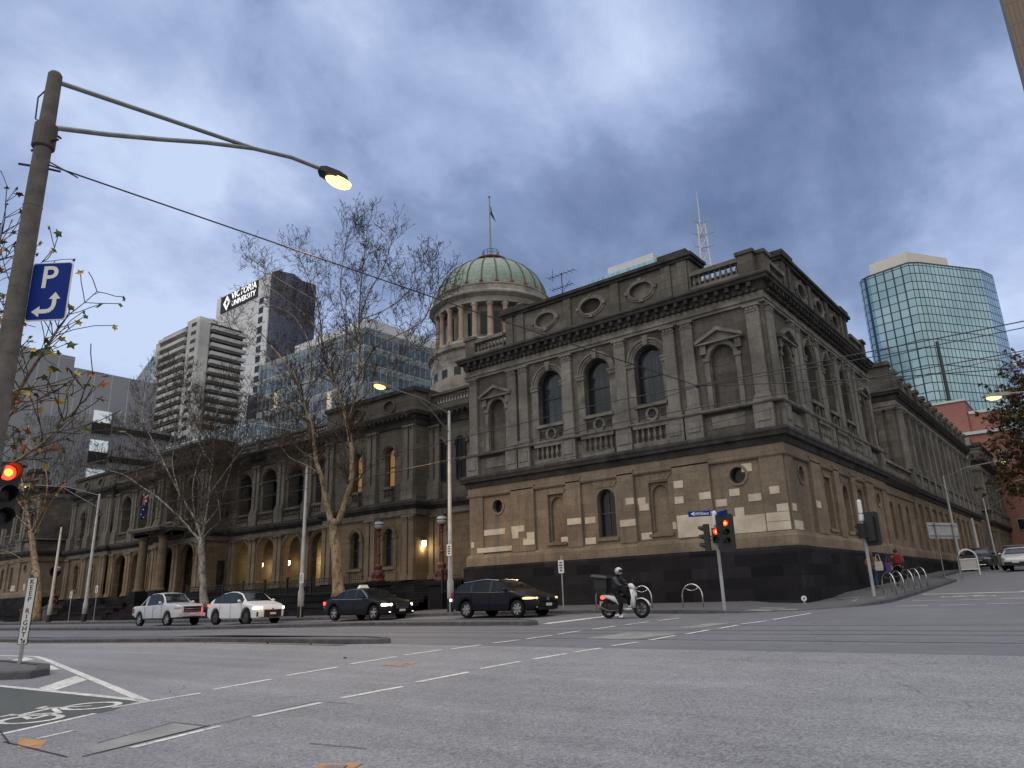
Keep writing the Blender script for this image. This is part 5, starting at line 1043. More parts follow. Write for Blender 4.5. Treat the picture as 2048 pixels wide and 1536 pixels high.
slight(-8.8, 74, 5.2, .16, 'short stout pole beside the far end of the courthouse in the side street', None, False)
slight(.9, 40.6, 8.0, .12, 'street light at the right edge of the photo, lamp glowing yellow before the teal tower', (-2.2, 40.6, 8.45), False, 260)
slight(-4.4, 82, 7.5, .10, 'slim leaning pole in front of the arched orange building', None, False)
# small parking signs
def psign(x, y, label, h=2.2):
    t = thing('parking_sign', label, 'sign', (x, y, z_at(x, y))); z = z_at(x, y); mb = MB(); mb.tube([(x, y, z - .1), (x, y, z + h)], .028, 6); mb.build('post', M['galvl'], t)
    c = Vector((x, y - .04, z + h - .45)); mb = MB(); mb.board(c, Vector((.92, .39, 0)).normalized(), .24, .55, -.008, .004); p = mb.build('plate', wp, t)
    mb = MB(); u = Vector((.92, .39, 0)).normalized()
    for k, w in enumerate((.12, .16, .14, .10)): mb.board(c + Z * (.17 - k * .11) + Vector((.0, -.012, 0)), u, w, .05, 0, .004, Z, .01)
    mb.build('lettering', M['blk'], p)
psign(-18.5, 26.4, 'small white parking sign on a thin post behind the black hatchback'); psign(-36.3, 26.0, 'white parking plate beside the lampless pole behind the white sport utility car', 2.6); psign(-24.8, 26.1, 'little white plate on the slim street light by the black hatchback', 3.3); psign(-63.5, 26.2, 'thin sign post just left of the silver pickup', 2.9); psign(-68.3, 26.2, 'thin parking sign post left of the far street light', 2.6)
# bicycle hoops
def hoop(x, y, d, label, h=.85, w=.85, n=1):
    t = thing('bicycle_hoop', label, 'bicycle rack', (x, y, z_at(x, y)), group='steel bicycle hoops on the footpath'); z = z_at(x, y) - .02; u = Vector(d).normalized(); c = Vector((x, y, z)); r = w / 2
    mb = MB(); mb.tube([c - u * r] + [c - u * r * cos(a) + Z * (h - r + r * sin(a)) for a in [i * pi / 12 for i in range(13)]] + [c + u * r], .026, 8); mb.tube([c - u * r * .72 + Z * (h - r * .3), c - u * r * .35 + Z * (h - r * .48), c + Z * (h - r * .55), c + u * r * .35 + Z * (h - r * .48), c + u * r * .72 + Z * (h - r * .3)], .016, 6); mb.build('hoop', M['stainless'], t, smooth=True)
hoop(-12.45, 26.1, (1, -.1, 0), 'steel bicycle hoop on its own left of the pedestrian signal'); hoop(-14.6, 26.2, (1, -.1, 0), 'steel bicycle hoop behind the front wheel of the scooter'); hoop(-16.4, 26.3, (1, -.1, 0), 'steel bicycle hoop behind the rear box of the scooter')
for i, (y, l) in enumerate(((32.2, 'nearest'), (33.7, 'second'), (35.6, 'third'), (37.0, 'fourth'), (38.5, 'farthest'))): hoop(-7.05, y, (.72, -.69, 0), f'{l} hoop of the row of five along the side street kerb', .85, .8)
# signal posts
M['housing'] = P('black_signal_housing', (.012, .012, .013, 1), .6, var=.1)
def signal(t, c, yaw, n=3, lit=None, r=.1, pitch=.31, board=False, man=False):
    """traffic signal head centred at c, facing yaw"""
    f = Vector((cos(yaw), sin(yaw), 0)); u = Vector((-f.y, f.x, 0)); c = Vector(c); H = pitch * n
    mb = MB(); F = Fr((c.x, c.y, 0), u, f); fbox(mb, F, -r - .05, r + .05, c.z - H / 2, c.z + H / 2, -.18, .0)
    if board: mb.board(c - f * .02, u, r * 2 + .42, H + .35, -.01, .01, Z, .1) if u.cross(Z).dot(f) > 0 else mb.board(c - f * .02, -u, r * 2 + .42, H + .35, -.01, .01, Z, .1)
    hd = mb.build('signal_head', M['housing'], t)
    for i in range(n):
        z = c.z + H / 2 - pitch * (i + .5); cc = Vector((c.x, c.y, z)); on = i == lit
        mb = MB(); mb.grid([[cc + f * d + (u * cos(2 * pi * k / 18) + Z * sin(2 * pi * k / 18)) * q for k in range(18)] for q, d in ((.001, .035), (r * .5, .028), (r * .92, .006))], True); ln = mb.build('lens', (M['red'] if on else M['reddim'] if i == 0 else M['blk']), hd)
        if on: mb = MB(); mb.grid([[cc + f * (d + .003) + (u * cos(2 * pi * k / 14) * (.5 if man else 1) + Z * sin(2 * pi * k / 14)) * q for k in range(14)] for q, d in ((.001, .040), (r * .5, .032))], True); mb.build('glow_core', M['redhot'], ln)
        mb = MB(); rows = []
        for d, cut in ((.0, 1), (.10, 1), (.20, .55)): rows.append([cc + f * d * (1 if a < pi * 1.02 else .5) * (r / .1) + (u * cos(a) + Z * sin(a)) * r * 1.04 for a in [-.45 + (pi + .9) * k / 14 for k in range(15)]])
        rows = [[cc + f * (d * (r / .1)) + (u * cos(a) + Z * sin(a)) * r * 1.04 for a in [-ex + (pi + 2 * ex) * k / 14 for k in range(15)]] for d, ex in ((0, .9), (.09, .6), (.19, .0))]
        mb.grid(rows); v = mb.build('visor', M['housing'], hd); v.modifiers.new('s', 'SOLIDIFY').thickness = .006
    return hd
sx, sy = -10.75, 24.95; zb = z_at(sx, sy) - .12
t = thing('traffic_signal', 'grey signal post before the corner block, red lights lit beside blue street sign', 'traffic light', (sx, sy, zb))
mb = MB(); mb.tube([(sx, sy, zb), (sx, sy, zb + 3.35)], .057, 10); mb.lathe((sx, sy, zb + 2.4), [(.07, 0), (.07, .08)], 10); mb.build('post', M['galvl'], t)
mb = MB(); mb.lathe((sx, sy, zb + 3.0), [(.085, 0), (.085, .42), (.05, .5)], 12); mb.build('terminal_cap', wp, t)
signal(t, (sx + .42, sy - .16, zb + 2.72), radians(-52), 3, 0, .10, .30, True); signal(t, (sx + .10, sy - .25, zb + 2.62), radians(-75), 2, 0, .10, .26, False, True); signal(t, (sx - .42, sy - .08, zb + 2.6), radians(195), 3, None, .1, .3)
mb = MB(); mb.tube([(sx - .4, sy, zb + 2.5), (sx + .45, sy - .1, zb + 2.5)], .025, 6); mb.tube([(sx, sy, zb + 2.9), (sx + .4, sy - .1, zb + 2.9)], .02, 6); mb.build('bracket', M['galv'], t)
st = thing('street_name_sign', 'blue blade sign reading William St on top of the corner signal post', 'sign', (sx - .1, sy, zb + 3.4))
uu = Vector((.93, .35, 0)).normalized(); c = Vector((sx - .40, sy - .12, zb + 3.43)); mb = MB(); mb.board(c, uu, .98, .19, -.01, .01, Z, .01); mb.build('blade', bp, st); text('\u25C4William St', .16, wp, st, tuple(c + uu.cross(Z) * .014), uu, Z, .002)
u3 = Vector((.75, -.66, 0)); c3 = Vector((sx + .42, sy - .30, zb + 3.36)); mb = MB(); mb.board(c3 + Vector((0, 0, 0)), u3, .8, .16, -.008, .008, Z, .01); mb.build('cross_blade', bp, st)
s2x, s2y = -7.35, 31.0; zb = z_at(s2x, s2y) - .12
t = thing('traffic_signal', 'signal post on the side street footpath seen from behind, dark back board', 'traffic light', (s2x, s2y, zb))
mb = MB(); mb.tube([(s2x, s2y, zb), (s2x, s2y, zb + 3.3)], .06, 10); mb.build('post', M['galvl'], t); mb = MB(); mb.lathe((s2x, s2y, zb + 3.25), [(.085, 0), (.085, .45), (.05, .52)], 12); mb.lathe((s2x, s2y, zb + 2.95), [(.1, 0), (.1, .25)], 10); mb.build('terminal_cap', wp, t)
signal(t, (s2x + .32, s2y - .02, zb + 2.62), radians(80), 3, None, .1, .31, True); signal(t, (s2x - .05, s2y - .22, zb + 2.55), radians(150), 2, None, .1, .28)
# big near signal at the left edge
cN = Vector((-12.04, 3.56, 1.62)); t = thing('traffic_signal', 'close black traffic signal cut by the left edge, its red light glowing', 'traffic light', (cN.x - .55, cN.y - .1, G(cN.x, cN.y)))
hd = signal(t, cN, math.atan2(-cN.y, -cN.x) + .30, 3, 0, .115, .31, False)
mb = MB(); mb.tube([(cN.x - .55, cN.y - .1, G(cN.x, cN.y)), (cN.x - .55, cN.y - .1, cN.z + .6)], .06, 10); mb.tube([(cN.x - .55, cN.y - .1, cN.z), (cN.x, cN.y, cN.z)], .03, 6); mb.build('post', M['galv'], t)
# rear of a traffic sign, a framed street board, a water marker, a striped bollard
t = thing('traffic_sign', 'blank grey back of a wide traffic sign on two posts beside the side street footpath', 'sign', (-7, 46.8, z_at(-7, 46.8)))
c = Vector((-7.0, 46.6, 2.75)); uq = Vector((.42, .91, 0)).normalized(); mb = MB(); mb.board(c, uq, 2.6, .86, -.02, .02, Z, .08); mb.build('panel', P('sign_back_alloy', (.30, .31, .31, 1), .5, .2, var=.15), t)
mb = MB()
for q in (-.75, .75): p_ = c + uq * q - Vector((-.02, 0, 0)); mb.tube([(p_.x + .05, p_.y, z_at(-7, 46) - .1), (p_.x + .05, p_.y, 3.15)], .035, 6)
mb.build('posts', M['galv'], t); mb = MB()
for dz in (-.28, .28): mb.tube([c - uq * 1.25 + Z * dz + Vector((.06, 0, 0)), c + uq * 1.25 + Z * dz + Vector((.06, 0, 0))], .02, 4)
mb.build('stiffener', M['galv'], t)
x, y = -6.95, 53.0; z = z_at(x, y)
t = thing('footpath_board', 'round-topped white tubular frame with a panel standing before the dark wagon', 'sign', (x, y, z)); mb = MB(); r = .52; uw = Vector((.9, .43, 0)).normalized(); c = Vector((x, y, z))
mb.tube([c - uw * r] + [c - uw * r * cos(a) + Z * (1.0 + r * sin(a)) for a in [i * pi / 12 for i in range(13)]] + [c + uw * r], .05, 6); mb.tube([c - uw * r + Z * .95, c + uw * r + Z * .95], .04, 6); mb.tube([c - uw * r + Z * .35, c + uw * r + Z * .35], .04, 6); mb.build('frame', wp, t)
mb = MB(); mb.board(c + Z * .65, uw, .9, .5, -.01, .01, Z, .03); mb.build('panel', M['conct'], t)
x, y = -9.3, 28.9; z = z_at(x, y)
t = thing('marker_post', 'small round white marker on a short stalk at the foot of the corner block', 'marker', (x, y, z)); mb = MB(); mb.tube([(x, y, z - .1), (x, y, z + .12)], .03, 6); mb.build('stalk', M['galvl'], t)
mb = MB(); f_ = Vector((.3, -.95, 0)); mb.tube([Vector((x, y, z + .2)) - f_ * .015, Vector((x, y, z + .2)) + f_ * .015], .10, 16); mb.build('disc', wp, t); mb = MB(); mb.tube([Vector((x, y, z + .2)) + f_ * .016, Vector((x, y, z + .2)) + f_ * .02], .04, 10); mb.build('mark', M['galv'], t)
x, y = -2.3, 37.0; z = G(x, y)
t = thing('lane_bollard', 'flexible black bollard with white reflective bands at the right edge', 'bollard', (x, y, z)); mb = MB(); mb.lathe((x, y, z), [(.14, 0), (.14, .05), (.055, .08), (.05, .95), (.02, .97)], 10); mb.build('post', M['blk'], t)
for k in range(4): mb = MB(); mb.lathe((x, y, z + .2 + k * .2), [(.058, 0), (.058, .1)], 10); mb.build('band', wp, t)
# tram wires
t = thing('span_wire', 'span wire running from the near street light pole across the sky', 'wire', (-10.9, 3, 6.1))
mb = MB(); mb.tube([(-10.75, 3.05, 6.15), (-9.5, 11, 5.84), (-8.27, 19, 5.62)], .013, 5); mb.ball((-8.27, 19, 5.62), .07, 6, 4); mb.tube([(-10.9, 3.05, 6.3), (-10.88, 3.5, 6.2)], .012, 4); mb.build('wire', M['iron'], t)
def wire(label, pts, r=.011, name='overhead_wire'):
    mb = MB(); P2 = []
    for a, b in zip(pts, pts[1:]):
        for k in range(9): f = k / 8; P2.append(tuple(a[i] + (b[i] - a[i]) * f - (.25 * 4 * f * (1 - f) * min(1, math.dist(a, b) / 30) if i == 2 else 0) for i in range(3)))
    P3 = [P2[0]] + [q for p, q in zip(P2, P2[1:]) if math.dist(p, q) > 1e-4]; mb.tube(P3, r, 4); return tag(mb.build(name, M['iron'], None), label, 'wire', 'overhead tram wires')
for y, zh, l in ((16.7, 5.0, 'near tram contact wire running along the street'), (19.0, 5.0, 'far tram contact wire running along the street')):
    wire(l, [(-160, y, zh - .2), (-90, y, zh - .1), (-45, y, zh), (-10, y, zh + .02), (25, y, zh + .1)], .012)
wire('span wire over the tram tracks from the pole by the corner block', [(-24.96, 26.3, 6.6), (-8.27, 19, 5.62)], .011); wire('upper cable rising from the wire joint across the teal tower', [(-8.27, 19, 5.62), (-.58, 21, 5.93), (7.1, 23, 6.3)], .012); wire('lower cable from the wire joint towards the right edge', [(-8.27, 19, 5.62), (-.77, 21, 4.95), (6.7, 23, 4.3)], .012); wire('cable from the corner street light across the front of the corner block', [(-24.96, 26.3, 5.6), (-9.5, 27.5, 6.6), (2, 28, 7.3)], .011)
wire('cable along the arcade above the parked cars', [(-65.3, 26.2, 6.6), (-36.6, 26.2, 6.8), (-24.96, 26.3, 6.6)], .011); wire('second cable along the arcade, hung lower', [(-65.3, 26.2, 5.6), (-36.6, 26.2, 5.7), (-24.96, 26.3, 5.6)], .011)
# ---------------------------------------------------------------- vehicles
def interp(pts, x):
    if x <= pts[0][0]: return pts[0][1]
    for (a, p), (b, q) in zip(pts, pts[1:]):
        if x <= b:
            t = (x - a) / (b - a) if b > a else 0; t2 = t * t * (3 - 2 * t) * .35 + t * .65; return p + (q - p) * t2
    return pts[-1][1]
def paint(name, col, metal=0, var=.04): return P(name, col, .32, metal, var=var, scale=1.5, coat=.12, spec=.12)
M['tyre'] = P('tyre_rubber', (.014, .014, .015, 1), .85, var=.15); M['alloy'] = P('alloy_wheel', (.32, .33, .34, 1), .35, .7, var=.1); M['alloyd'] = P('dark_alloy_wheel', (.08, .08, .085, 1), .35, .6, var=.1)
M['cglass'] = P('car_window_glass', (.008, .010, .012, 1), .04, var=0, spec=.4); M['chrome'] = P('chrome_trim', (.55, .56, .58, 1), .15, 1, var=0); M['grille'] = P('black_grille', (.01, .01, .011, 1), .4, var=0)
M['headw'] = emis('white_headlamp_lit', (1, .95, .85, 1), 3); M['heady'] = emis('yellow_headlamp_lit', (1, .72, .36, 1), 1.4); M['headoff'] = P('clear_headlamp', (.38, .40, .42, 1), .1, .3, var=.1)
M['tail'] = emis('red_tail_lamp_lit', (1, .05, .03, 1), 5); M['tailoff'] = P('red_tail_lamp', (.2, .012, .01, 1), .2, var=0); M['plate'] = P('number_plate', (.55, .56, .55, 1), .5, var=.05)
M['dark'] = P('wheel_well_black', (.006, .006, .006, 1), .95, var=0)
def car(name, label, cat, loc, rz, sp):
    t = thing(name, label, cat, loc, rz); L = sp['L'] / 2; W = sp['W'] / 2; body = sp['paint']
    wx = sp['wheels']; R_ = sp['R']; bot = sp['bot']; xs = set()
    n = 44
    for i in range(n + 1): xs.add(round(-L + 2 * L * (.5 - .5 * cos(pi * i / n)) * .35 + (-L + 2 * L * i / n + L) * .65 if False else -L + 2 * L * i / n, 4))
    ra = R_ + .06
    for w in wx:
        for k in range(-6, 7): xs.add(round(w + ra * sin(k * pi / 12), 4))
    for e in ('ws', 'rw', 'sg'): xs |= {round(v, 4) for v in sp[e]}
    xs |= {-L + .02, -L + .08, L - .02, L - .08}; xs = sorted(x for x in xs if -L <= x <= L)
    def ring(x):
        top = interp(sp['top'], x); belt = min(interp(sp['belt'], x), top - .02); zb = interp(bot, x)
        for w in wx:
            if abs(x - w) <= ra + 1e-6: zb = max(zb, R_ + math.sqrt(max(0, ra * ra - (x - w) ** 2)))
        zb = min(zb, belt - .05); w_ = W * interp(sp['plan'], x); g = max(0, min(1, (top - belt) / .45)); wt = w_ * .93 - sp.get('tumble', .17) * g; sh = .05 * g + .01
        hb = belt - zb
        return [(0, zb - .0 if zb > .35 else zb), (w_ * .90, zb), (w_ * .985, zb + min(.04, hb * .2)), (w_, zb + hb * .35), (w_ * .995, zb + hb * .7), (w_ * .97, belt - .02), (w_ * .93, belt), (wt, top - sh), (wt - .07 - .05 * (1 - g), top - .012 * (1 + g)), (wt * .5, top - .002), (0, top)]
    rings = [ring(x) for x in xs]; m = len(rings[0]); inr = lambda x, r: r[0] - 1e-4 <= x <= r[1] + 1e-4
    bmb, gs = MB(), {}
    def addf(mb, i, j, s):
        q = [(xs[i], s * rings[i][j][0], rings[i][j][1]), (xs[i + 1], s * rings[i + 1][j][0], rings[i + 1][j][1]), (xs[i + 1], s * rings[i + 1][j + 1][0], rings[i + 1][j + 1][1]), (xs[i], s * rings[i][j + 1][0], rings[i][j + 1][1])]
        mb.face(q if s < 0 else q[::-1])
    for i in range(len(xs) - 1):
        xm = (xs[i] + xs[i + 1]) / 2
        for j in range(m - 1):
            key = None
            if j == 6 and inr(xm, sp['sg']): key = 'pillar' if any(abs(xm - p) < .035 for p in sp.get('pil', ())) else 'side'
            if j in (8, 9) and inr(xm, sp['ws']): key = 'windscreen'
            if j in (8, 9) and inr(xm, sp['rw']): key = 'rear_window'
            if j in (8, 9) and 'roofglass' in sp and inr(xm, sp['roofglass']): key = 'roof_panel'
            for s in (-1, 1):
                if key == 'side': addf(gs.setdefault(('side_window', s, sum(xm > p for p in sp.get('pil', ()))), MB()), i, j, s)
                elif key in ('windscreen', 'rear_window', 'roof_panel'): addf(gs.setdefault((key, 0, 0), MB()), i, j, s)
                elif key == 'pillar': addf(gs.setdefault(('pillar', s, 0), MB()), i, j, s)
                else: addf(bmb, i, j, s)
    for i in (0, len(xs) - 1):
        q = [(xs[i], r[0], r[1]) for r in rings[i]] + [(xs[i], -r[0], r[1]) for r in rings[i][::-1][1:-1]]; bmb.face(q if i else q[::-1])
    # weld for smooth shading
    b = bmb.build('body', body, t, True, local=True); bm = bmesh.new(); bm.from_mesh(b.data); bmesh.ops.remove_doubles(bm, verts=bm.verts, dist=.0008); bmesh.ops.recalc_face_normals(bm, faces=bm.faces); bm.to_mesh(b.data); bm.free()
    for p_ in b.data.polygons: p_.use_smooth = True
    md = b.modifiers.new('e', 'EDGE_SPLIT'); md.split_angle = radians(38)
    for (k, s, q), mb in gs.items():
        o = mb.build(k, M['cglass'] if k != 'pillar' else M['grille'], t, False, local=True)
        if k == 'roof_panel': o.data.materials[0] = M['grille']
    # under floor and wheel wells
    mb = MB(); mb.box(-L + .25, L - .25, -W * .8, W * .8, interp(bot, 0) + .02, interp(sp['belt'], 0) - .25); mb.build('underbody', M['dark'], t, local=True)
    al = sp.get('alloy', M['alloy'])
    for w in wx:
        for s in (-1, 1):
            yc = s * (W - .12); rows = []; mb = MB()
            tp = [(R_ * .68, -.10), (R_ * .93, -.10), (R_, -.07), (R_, .07), (R_ * .93, .10), (R_ * .68, .10)]
            mb.grid([[(w + r * cos(2 * pi * k / 24), yc + s * d, R_ + r * sin(2 * pi * k / 24)) for k in range(24)] for r, d in tp], True); wh = mb.build('wheel', M['tyre'], t, True, local=True)
            mb = MB(); mb.grid([[(w + r * cos(2 * pi * k / 20), yc + s * d, R_ + r * sin(2 * pi * k / 20)) for k in range(20)] for r, d in ((R_ * .70, .085), (R_ * .64, .095), (R_ * .60, .03))], True); hub = []
            ns = sp.get('spokes', 5)
            for k in range(ns):
                a = 2 * pi * k / ns + .3; d1 = Vector((cos(a), 0, sin(a))); d2 = Vector((-sin(a), 0, cos(a))); c = Vector((w, yc + s * .075, R_))
                mb.face([c + d2 * .055, c + d1 * R_ * .64 + d2 * .035, c + d1 * R_ * .64 - d2 * .035, c - d2 * .055])
            mb.grid([[(w + r * cos(2 * pi * k / 12), yc + s * d, R_ + r * sin(2 * pi * k / 12)) for k in range(12)] for r, d in ((R_ * .2, .07), (R_ * .14, .09), (.001, .09))], True); mb.build('rim', al, wh, local=True)
            mb = MB(); mb.grid([[(w + r * cos(2 * pi * k / 16), yc + s * .02, R_ + r * sin(2 * pi * k / 16)) for k in range(16)] for r in (.001, R_ * .66)], True); mb.build('brake_disc', M['dark'], wh, local=True)
    def at(x, s=-1, f=.5, out=.006):
        r = ring(x); return Vector((x, s * (max(q[0] for q in r[2:6]) + out), r[2][1] + (r[5][1] - r[2][1]) * f))
    # shut lines, handles
    for s in (-1, 1):
        for x in sp['doors']:
            mb = MB(); a, c = at(x, s, .02, .001), at(x, s, .98, .001); mb.tube([a, (a + c) / 2 + Vector((0, s * .004, 0)), c], .007, 4); mb.build('door_gap', M['dark'], t, local=True)
        for x in sp['handles']:
            p = at(x, s, .80, .008); mb = MB(); mb.tube([p - Vector((.09, 0, 0)), p + Vector((0, s * .015, 0)), p + Vector((.09, 0, 0))], .012, 5); mb.build('door_handle', sp.get('handle', body), t, local=True)
        x = sp['mirror']; bz = interp(sp['belt'], x); mb = MB(); rows = [[(x + d + rr * .6 * cos(2 * pi * k / 10) * .6, s * (W * .93 + .14 + rr * cos(2 * pi * k / 10)), bz + .10 + rr * .75 * sin(2 * pi * k / 10)) for k in range(10)] for rr, d in ((.10, -.05), (.11, 0), (.07, .08), (.01, .11))]
        mb.grid(rows, True, True); mb.box(x - .02, x + .03, s * W * .90 if s > 0 else s * (W * .93 + .1), s * (W * .93 + .1) if s > 0 else s * W * .90, bz + .02, bz + .06); mb.build('mirror', sp.get('mirc', body), t, True, local=True)
        # lamps wrap round the corners
        for kind, (x0, x1, z0, z1, yin) in (('headlight', sp['hl']), ('tail_light', sp['tl'])):
            mb = MB(); rows = []
            for k in range(7):
                f = k / 6; x = x0 + (x1 - x0) * f; rr = ring(x); ww = W * interp(sp['plan'], x) + .012; zc = z0 + (z1 - z0) * .5; hh = (z1 - z0) * .5 * (.45 + .55 * sin(pi * (.15 + .85 * f)) if kind == 'headlight' else 1)
                rows.append([(x, s * ww, zc - hh), (x, s * (ww + .006), zc), (x, s * (ww - .01), zc + hh)])
            sg = 1 if x1 > 0 else -1; rows.append([(x1 + sg * .015, s * (yin + .1), z0), (x1 + sg * .02, s * (yin + .1), (z0 + z1) / 2), (x1 + sg * .0, s * (yin + .1), z1)]); rows.append([(x1 + sg * .02, s * yin, z0 + .03), (x1 + sg * .022, s * yin, (z0 + z1) / 2), (x1 + sg * .01, s * yin, z1 - .02)])
            mb.grid(rows); mb.build(kind, sp['hm'] if kind == 'headlight' else sp['tm'], t, local=True)
    # front face
    for nm, mt, boxes in sp['front']:
        for bx in boxes:
            y0, y1, z0, z1, x0 = bx; mb = MB(); mb.box(x0 - .05, x0, y0, y1, z0, z1); mb.build(nm, mt, t, local=True, bevel=min(.012, (z1 - z0) * .3))
    for nm, mt, fn in sp.get('extra', ()): mb = MB(); fn(mb); mb.build(nm, mt, t, local=True)
    return t
white = paint('white_car_paint', (.60, .61, .62, 1)); silver = paint('silver_white_paint', (.50, .51, .52, 1), .2); blackp = paint('black_car_paint', (.008, .008, .010, 1)); navy = paint('dark_navy_paint', (.005, .006, .012, 1)); dgrey = paint('dark_grey_paint', (.035, .037, .042, 1), .3)
Yc = 24.15
def put(x, y=Yc): return (x, y, G(x, y) + .004)
PLAN = lambda L, a=.80: [(-L, a), (-L + .12, .90), (-L + .5, .985), (-L + 1.1, 1), (L - 1.3, 1), (L - .6, .965), (L - .2, .86), (L - .06, .74), (L, .66)]
# silver ute
L = 2.68
def barf(mb):
    mb.tube([(-1.30, -.74, 1.15), (-1.22, -.68, 1.62), (-1.2, -.3, 1.70), (-1.2, .3, 1.70), (-1.22, .68, 1.62), (-1.30, .74, 1.15)], .04, 6); mb.tube([(-1.85, -.76, 1.16), (-1.25, -.70, 1.55)], .035, 6); mb.tube([(-1.85, .76, 1.16), (-1.25, .70, 1.55)], .035, 6)
car('pickup_truck', 'silver-white double cab pickup truck, last of the four vehicles on the near lane', 'pickup truck', put(-45.2, 22.9), 0, dict(L=5.36, W=1.86, R=.385, paint=silver, wheels=(-1.68, 1.54), bot=[(-L, .62), (-L + .4, .5), (-1, .42), (1, .42), (L - .3, .45), (L, .52)],
    top=[(-L, 1.10), (-L + .04, 1.16), (-1.12, 1.17), (-1.10, 1.19), (-.98, 1.74), (-.80, 1.83), (.0, 1.86), (.42, 1.80), (1.10, 1.28), (1.3, 1.25), (2.3, 1.19), (L - .10, 1.12), (L, 1.0)], belt=[(-L, 1.08), (-1.1, 1.15), (1.1, 1.20), (2.3, 1.14), (L, .98)], plan=PLAN(L, .93),
    ws=(.42, 1.10), rw=(-1.10, -.98), sg=(-.95, .92), pil=(-.05,), doors=(-1.05, -.05, .95), handles=(-.8, .15), mirror=.85, hl=(2.2, L - .03, .92, 1.08, .50), tl=(-L + .22, -L, .75, 1.02, .76), hm=M['headoff'], tm=M['tailoff'], spokes=6,
    front=[('grille', M['grille'], [(-.52, .52, .74, 1.06, L + .02)]), ('grille_bar', M['chrome'], [(-.46, .46, .90, .94, L + .04), (-.46, .46, .79, .82, L + .04)]), ('bumper', silver, [(-.82, .82, .50, .68, L - .01)]), ('number_plate', M['plate'], [(-.18, .18, .58, .68, L + .03)]), ('intake', M['grille'], [(-.55, .55, .44, .52, L + .01)])],
    extra=[('sports_bar', silver, barf), ('tub_cover', M['grille'], lambda mb: mb.box(-2.55, -1.2, -.74, .74, 1.165, 1.18)), ('side_step', M['grille'], lambda mb: (mb.tube([(-1.1, -.92, .40), (1.0, -.92, .40)], .04, 6), mb.tube([(-1.1, .92, .40), (1.0, .92, .40)], .04, 6)))]))
L = 2.44
car('sport_utility_car', 'white sport utility car with lit headlights and big black grille, ahead of the pickup', 'car', put(-37.5, 23.3), 0, dict(L=4.88, W=1.9, R=.385, paint=white, wheels=(-1.42, 1.42), bot=[(-L, .45), (-L + .5, .30), (1.6, .30), (L - .2, .30), (L, .38)],
    top=[(-L, .92), (-L + .04, 1.08), (-2.1, 1.20), (-1.6, 1.45), (-1.0, 1.62), (-.3, 1.69), (.2, 1.67), (.6, 1.58), (1.25, 1.16), (1.5, 1.10), (2.15, .98), (L - .06, .84), (L, .70)], belt=[(-L, .90), (-2.0, 1.10), (0, 1.06), (1.2, 1.08), (2.1, .92), (L, .68)], plan=PLAN(L),
    ws=(.60, 1.25), rw=(-2.1, -1.3), sg=(-1.75, 1.05), pil=(-.95, .02), roofglass=(-1.3, .58), doors=(-.98, .05, 1.08), handles=(-.75, .25), mirror=.92, hl=(1.95, L - .04, .74, .88, .60), tl=(-L + .3, -L, .95, 1.06, .3), hm=M['headw'], tm=M['tail'], alloy=M['alloyd'], spokes=10,
    front=[('grille', M['grille'], [(-.52, .52, .36, .72, L + .01)]), ('grille_bar', M['alloyd'], [(-.48, .48, .40 + k * .06, .42 + k * .06, L + .02) for k in range(5)]), ('number_plate', M['plate'], [(-.18, .18, .48, .58, L + .04)]), ('intake', M['grille'], [(-.84, -.66, .40, .62, L - .14), (.66, .84, .40, .62, L - .14)]), ('emblem', M['chrome'], [(-.05, .05, .73, .79, L + .01)])]))
L = 2.43
car('sedan', 'black sedan taxi with chrome window line and lit headlights, behind the dark hatchback', 'car', put(-28.4), 0, dict(L=4.86, W=1.85, R=.335, paint=blackp, wheels=(-1.42, 1.45), bot=[(-L, .38), (-L + .4, .24), (L - .3, .22), (L, .30)],
    top=[(-L, .86), (-L + .05, .98), (-1.9, 1.03), (-1.62, 1.07), (-1.0, 1.36), (-.5, 1.46), (0, 1.47), (.4, 1.42), (1.12, 1.02), (1.3, .98), (2.1, .86), (L - .05, .74), (L, .60)], belt=[(-L, .84), (-1.8, .97), (0, .93), (1.1, .95), (2.0, .80), (L, .58)], plan=PLAN(L),
    ws=(.40, 1.12), rw=(-1.62, -1.0), sg=(-1.28, .98), pil=(-.9, .05), doors=(-1.02, .05, 1.0), handles=(-.8, .28), mirror=.80, hl=(1.95, L - .06, .60, .74, .56), tl=(-L + .35, -L, .74, .88, .5), hm=M['headw'], tm=M['tail'], spokes=5,
    front=[('grille', M['alloyd'], [(-.38, .38, .48, .70, L + .01)]), ('grille_bar', M['chrome'], [(-.40, .40, .69, .72, L + .02), (-.36, .36, .58, .60, L + .02), (-.36, .36, .52, .54, L + .02)]), ('number_plate', M['plate'], [(-.18, .18, .36, .46, L + .03)]), ('intake', M['grille'], [(-.7, .7, .24, .34, L + .0)]), ('daytime_lamp', M['headw'], [(-.74, -.52, .34, .37, L - .05), (.52, .74, .34, .37, L - .05)])],
    extra=[('window_trim', M['chrome'], lambda mb: (mb.tube([(-1.6, -.85, .985), (0, -.868, .945), (1.0, -.865, .965)], .012, 4), mb.tube([(-1.3, -.80, 1.1), (-.95, -.72, 1.34), (-.2, -.69, 1.425), (.4, -.70, 1.38), (.95, -.82, 1.03)], .010, 4))),
           ('taxi_light', wp, lambda mb: mb.grid([[(-.35 + a * .5, b, 1.46) for a, b in ((-.2, -.3), (.2, -.3), (.2, .3), (-.2, .3))], [(-.35 + a * .3, b * .7, 1.62) for a, b in ((-.15, -.3), (.15, -.3), (.15, .3), (-.15, .3))]], True, True))]))
L = 2.28
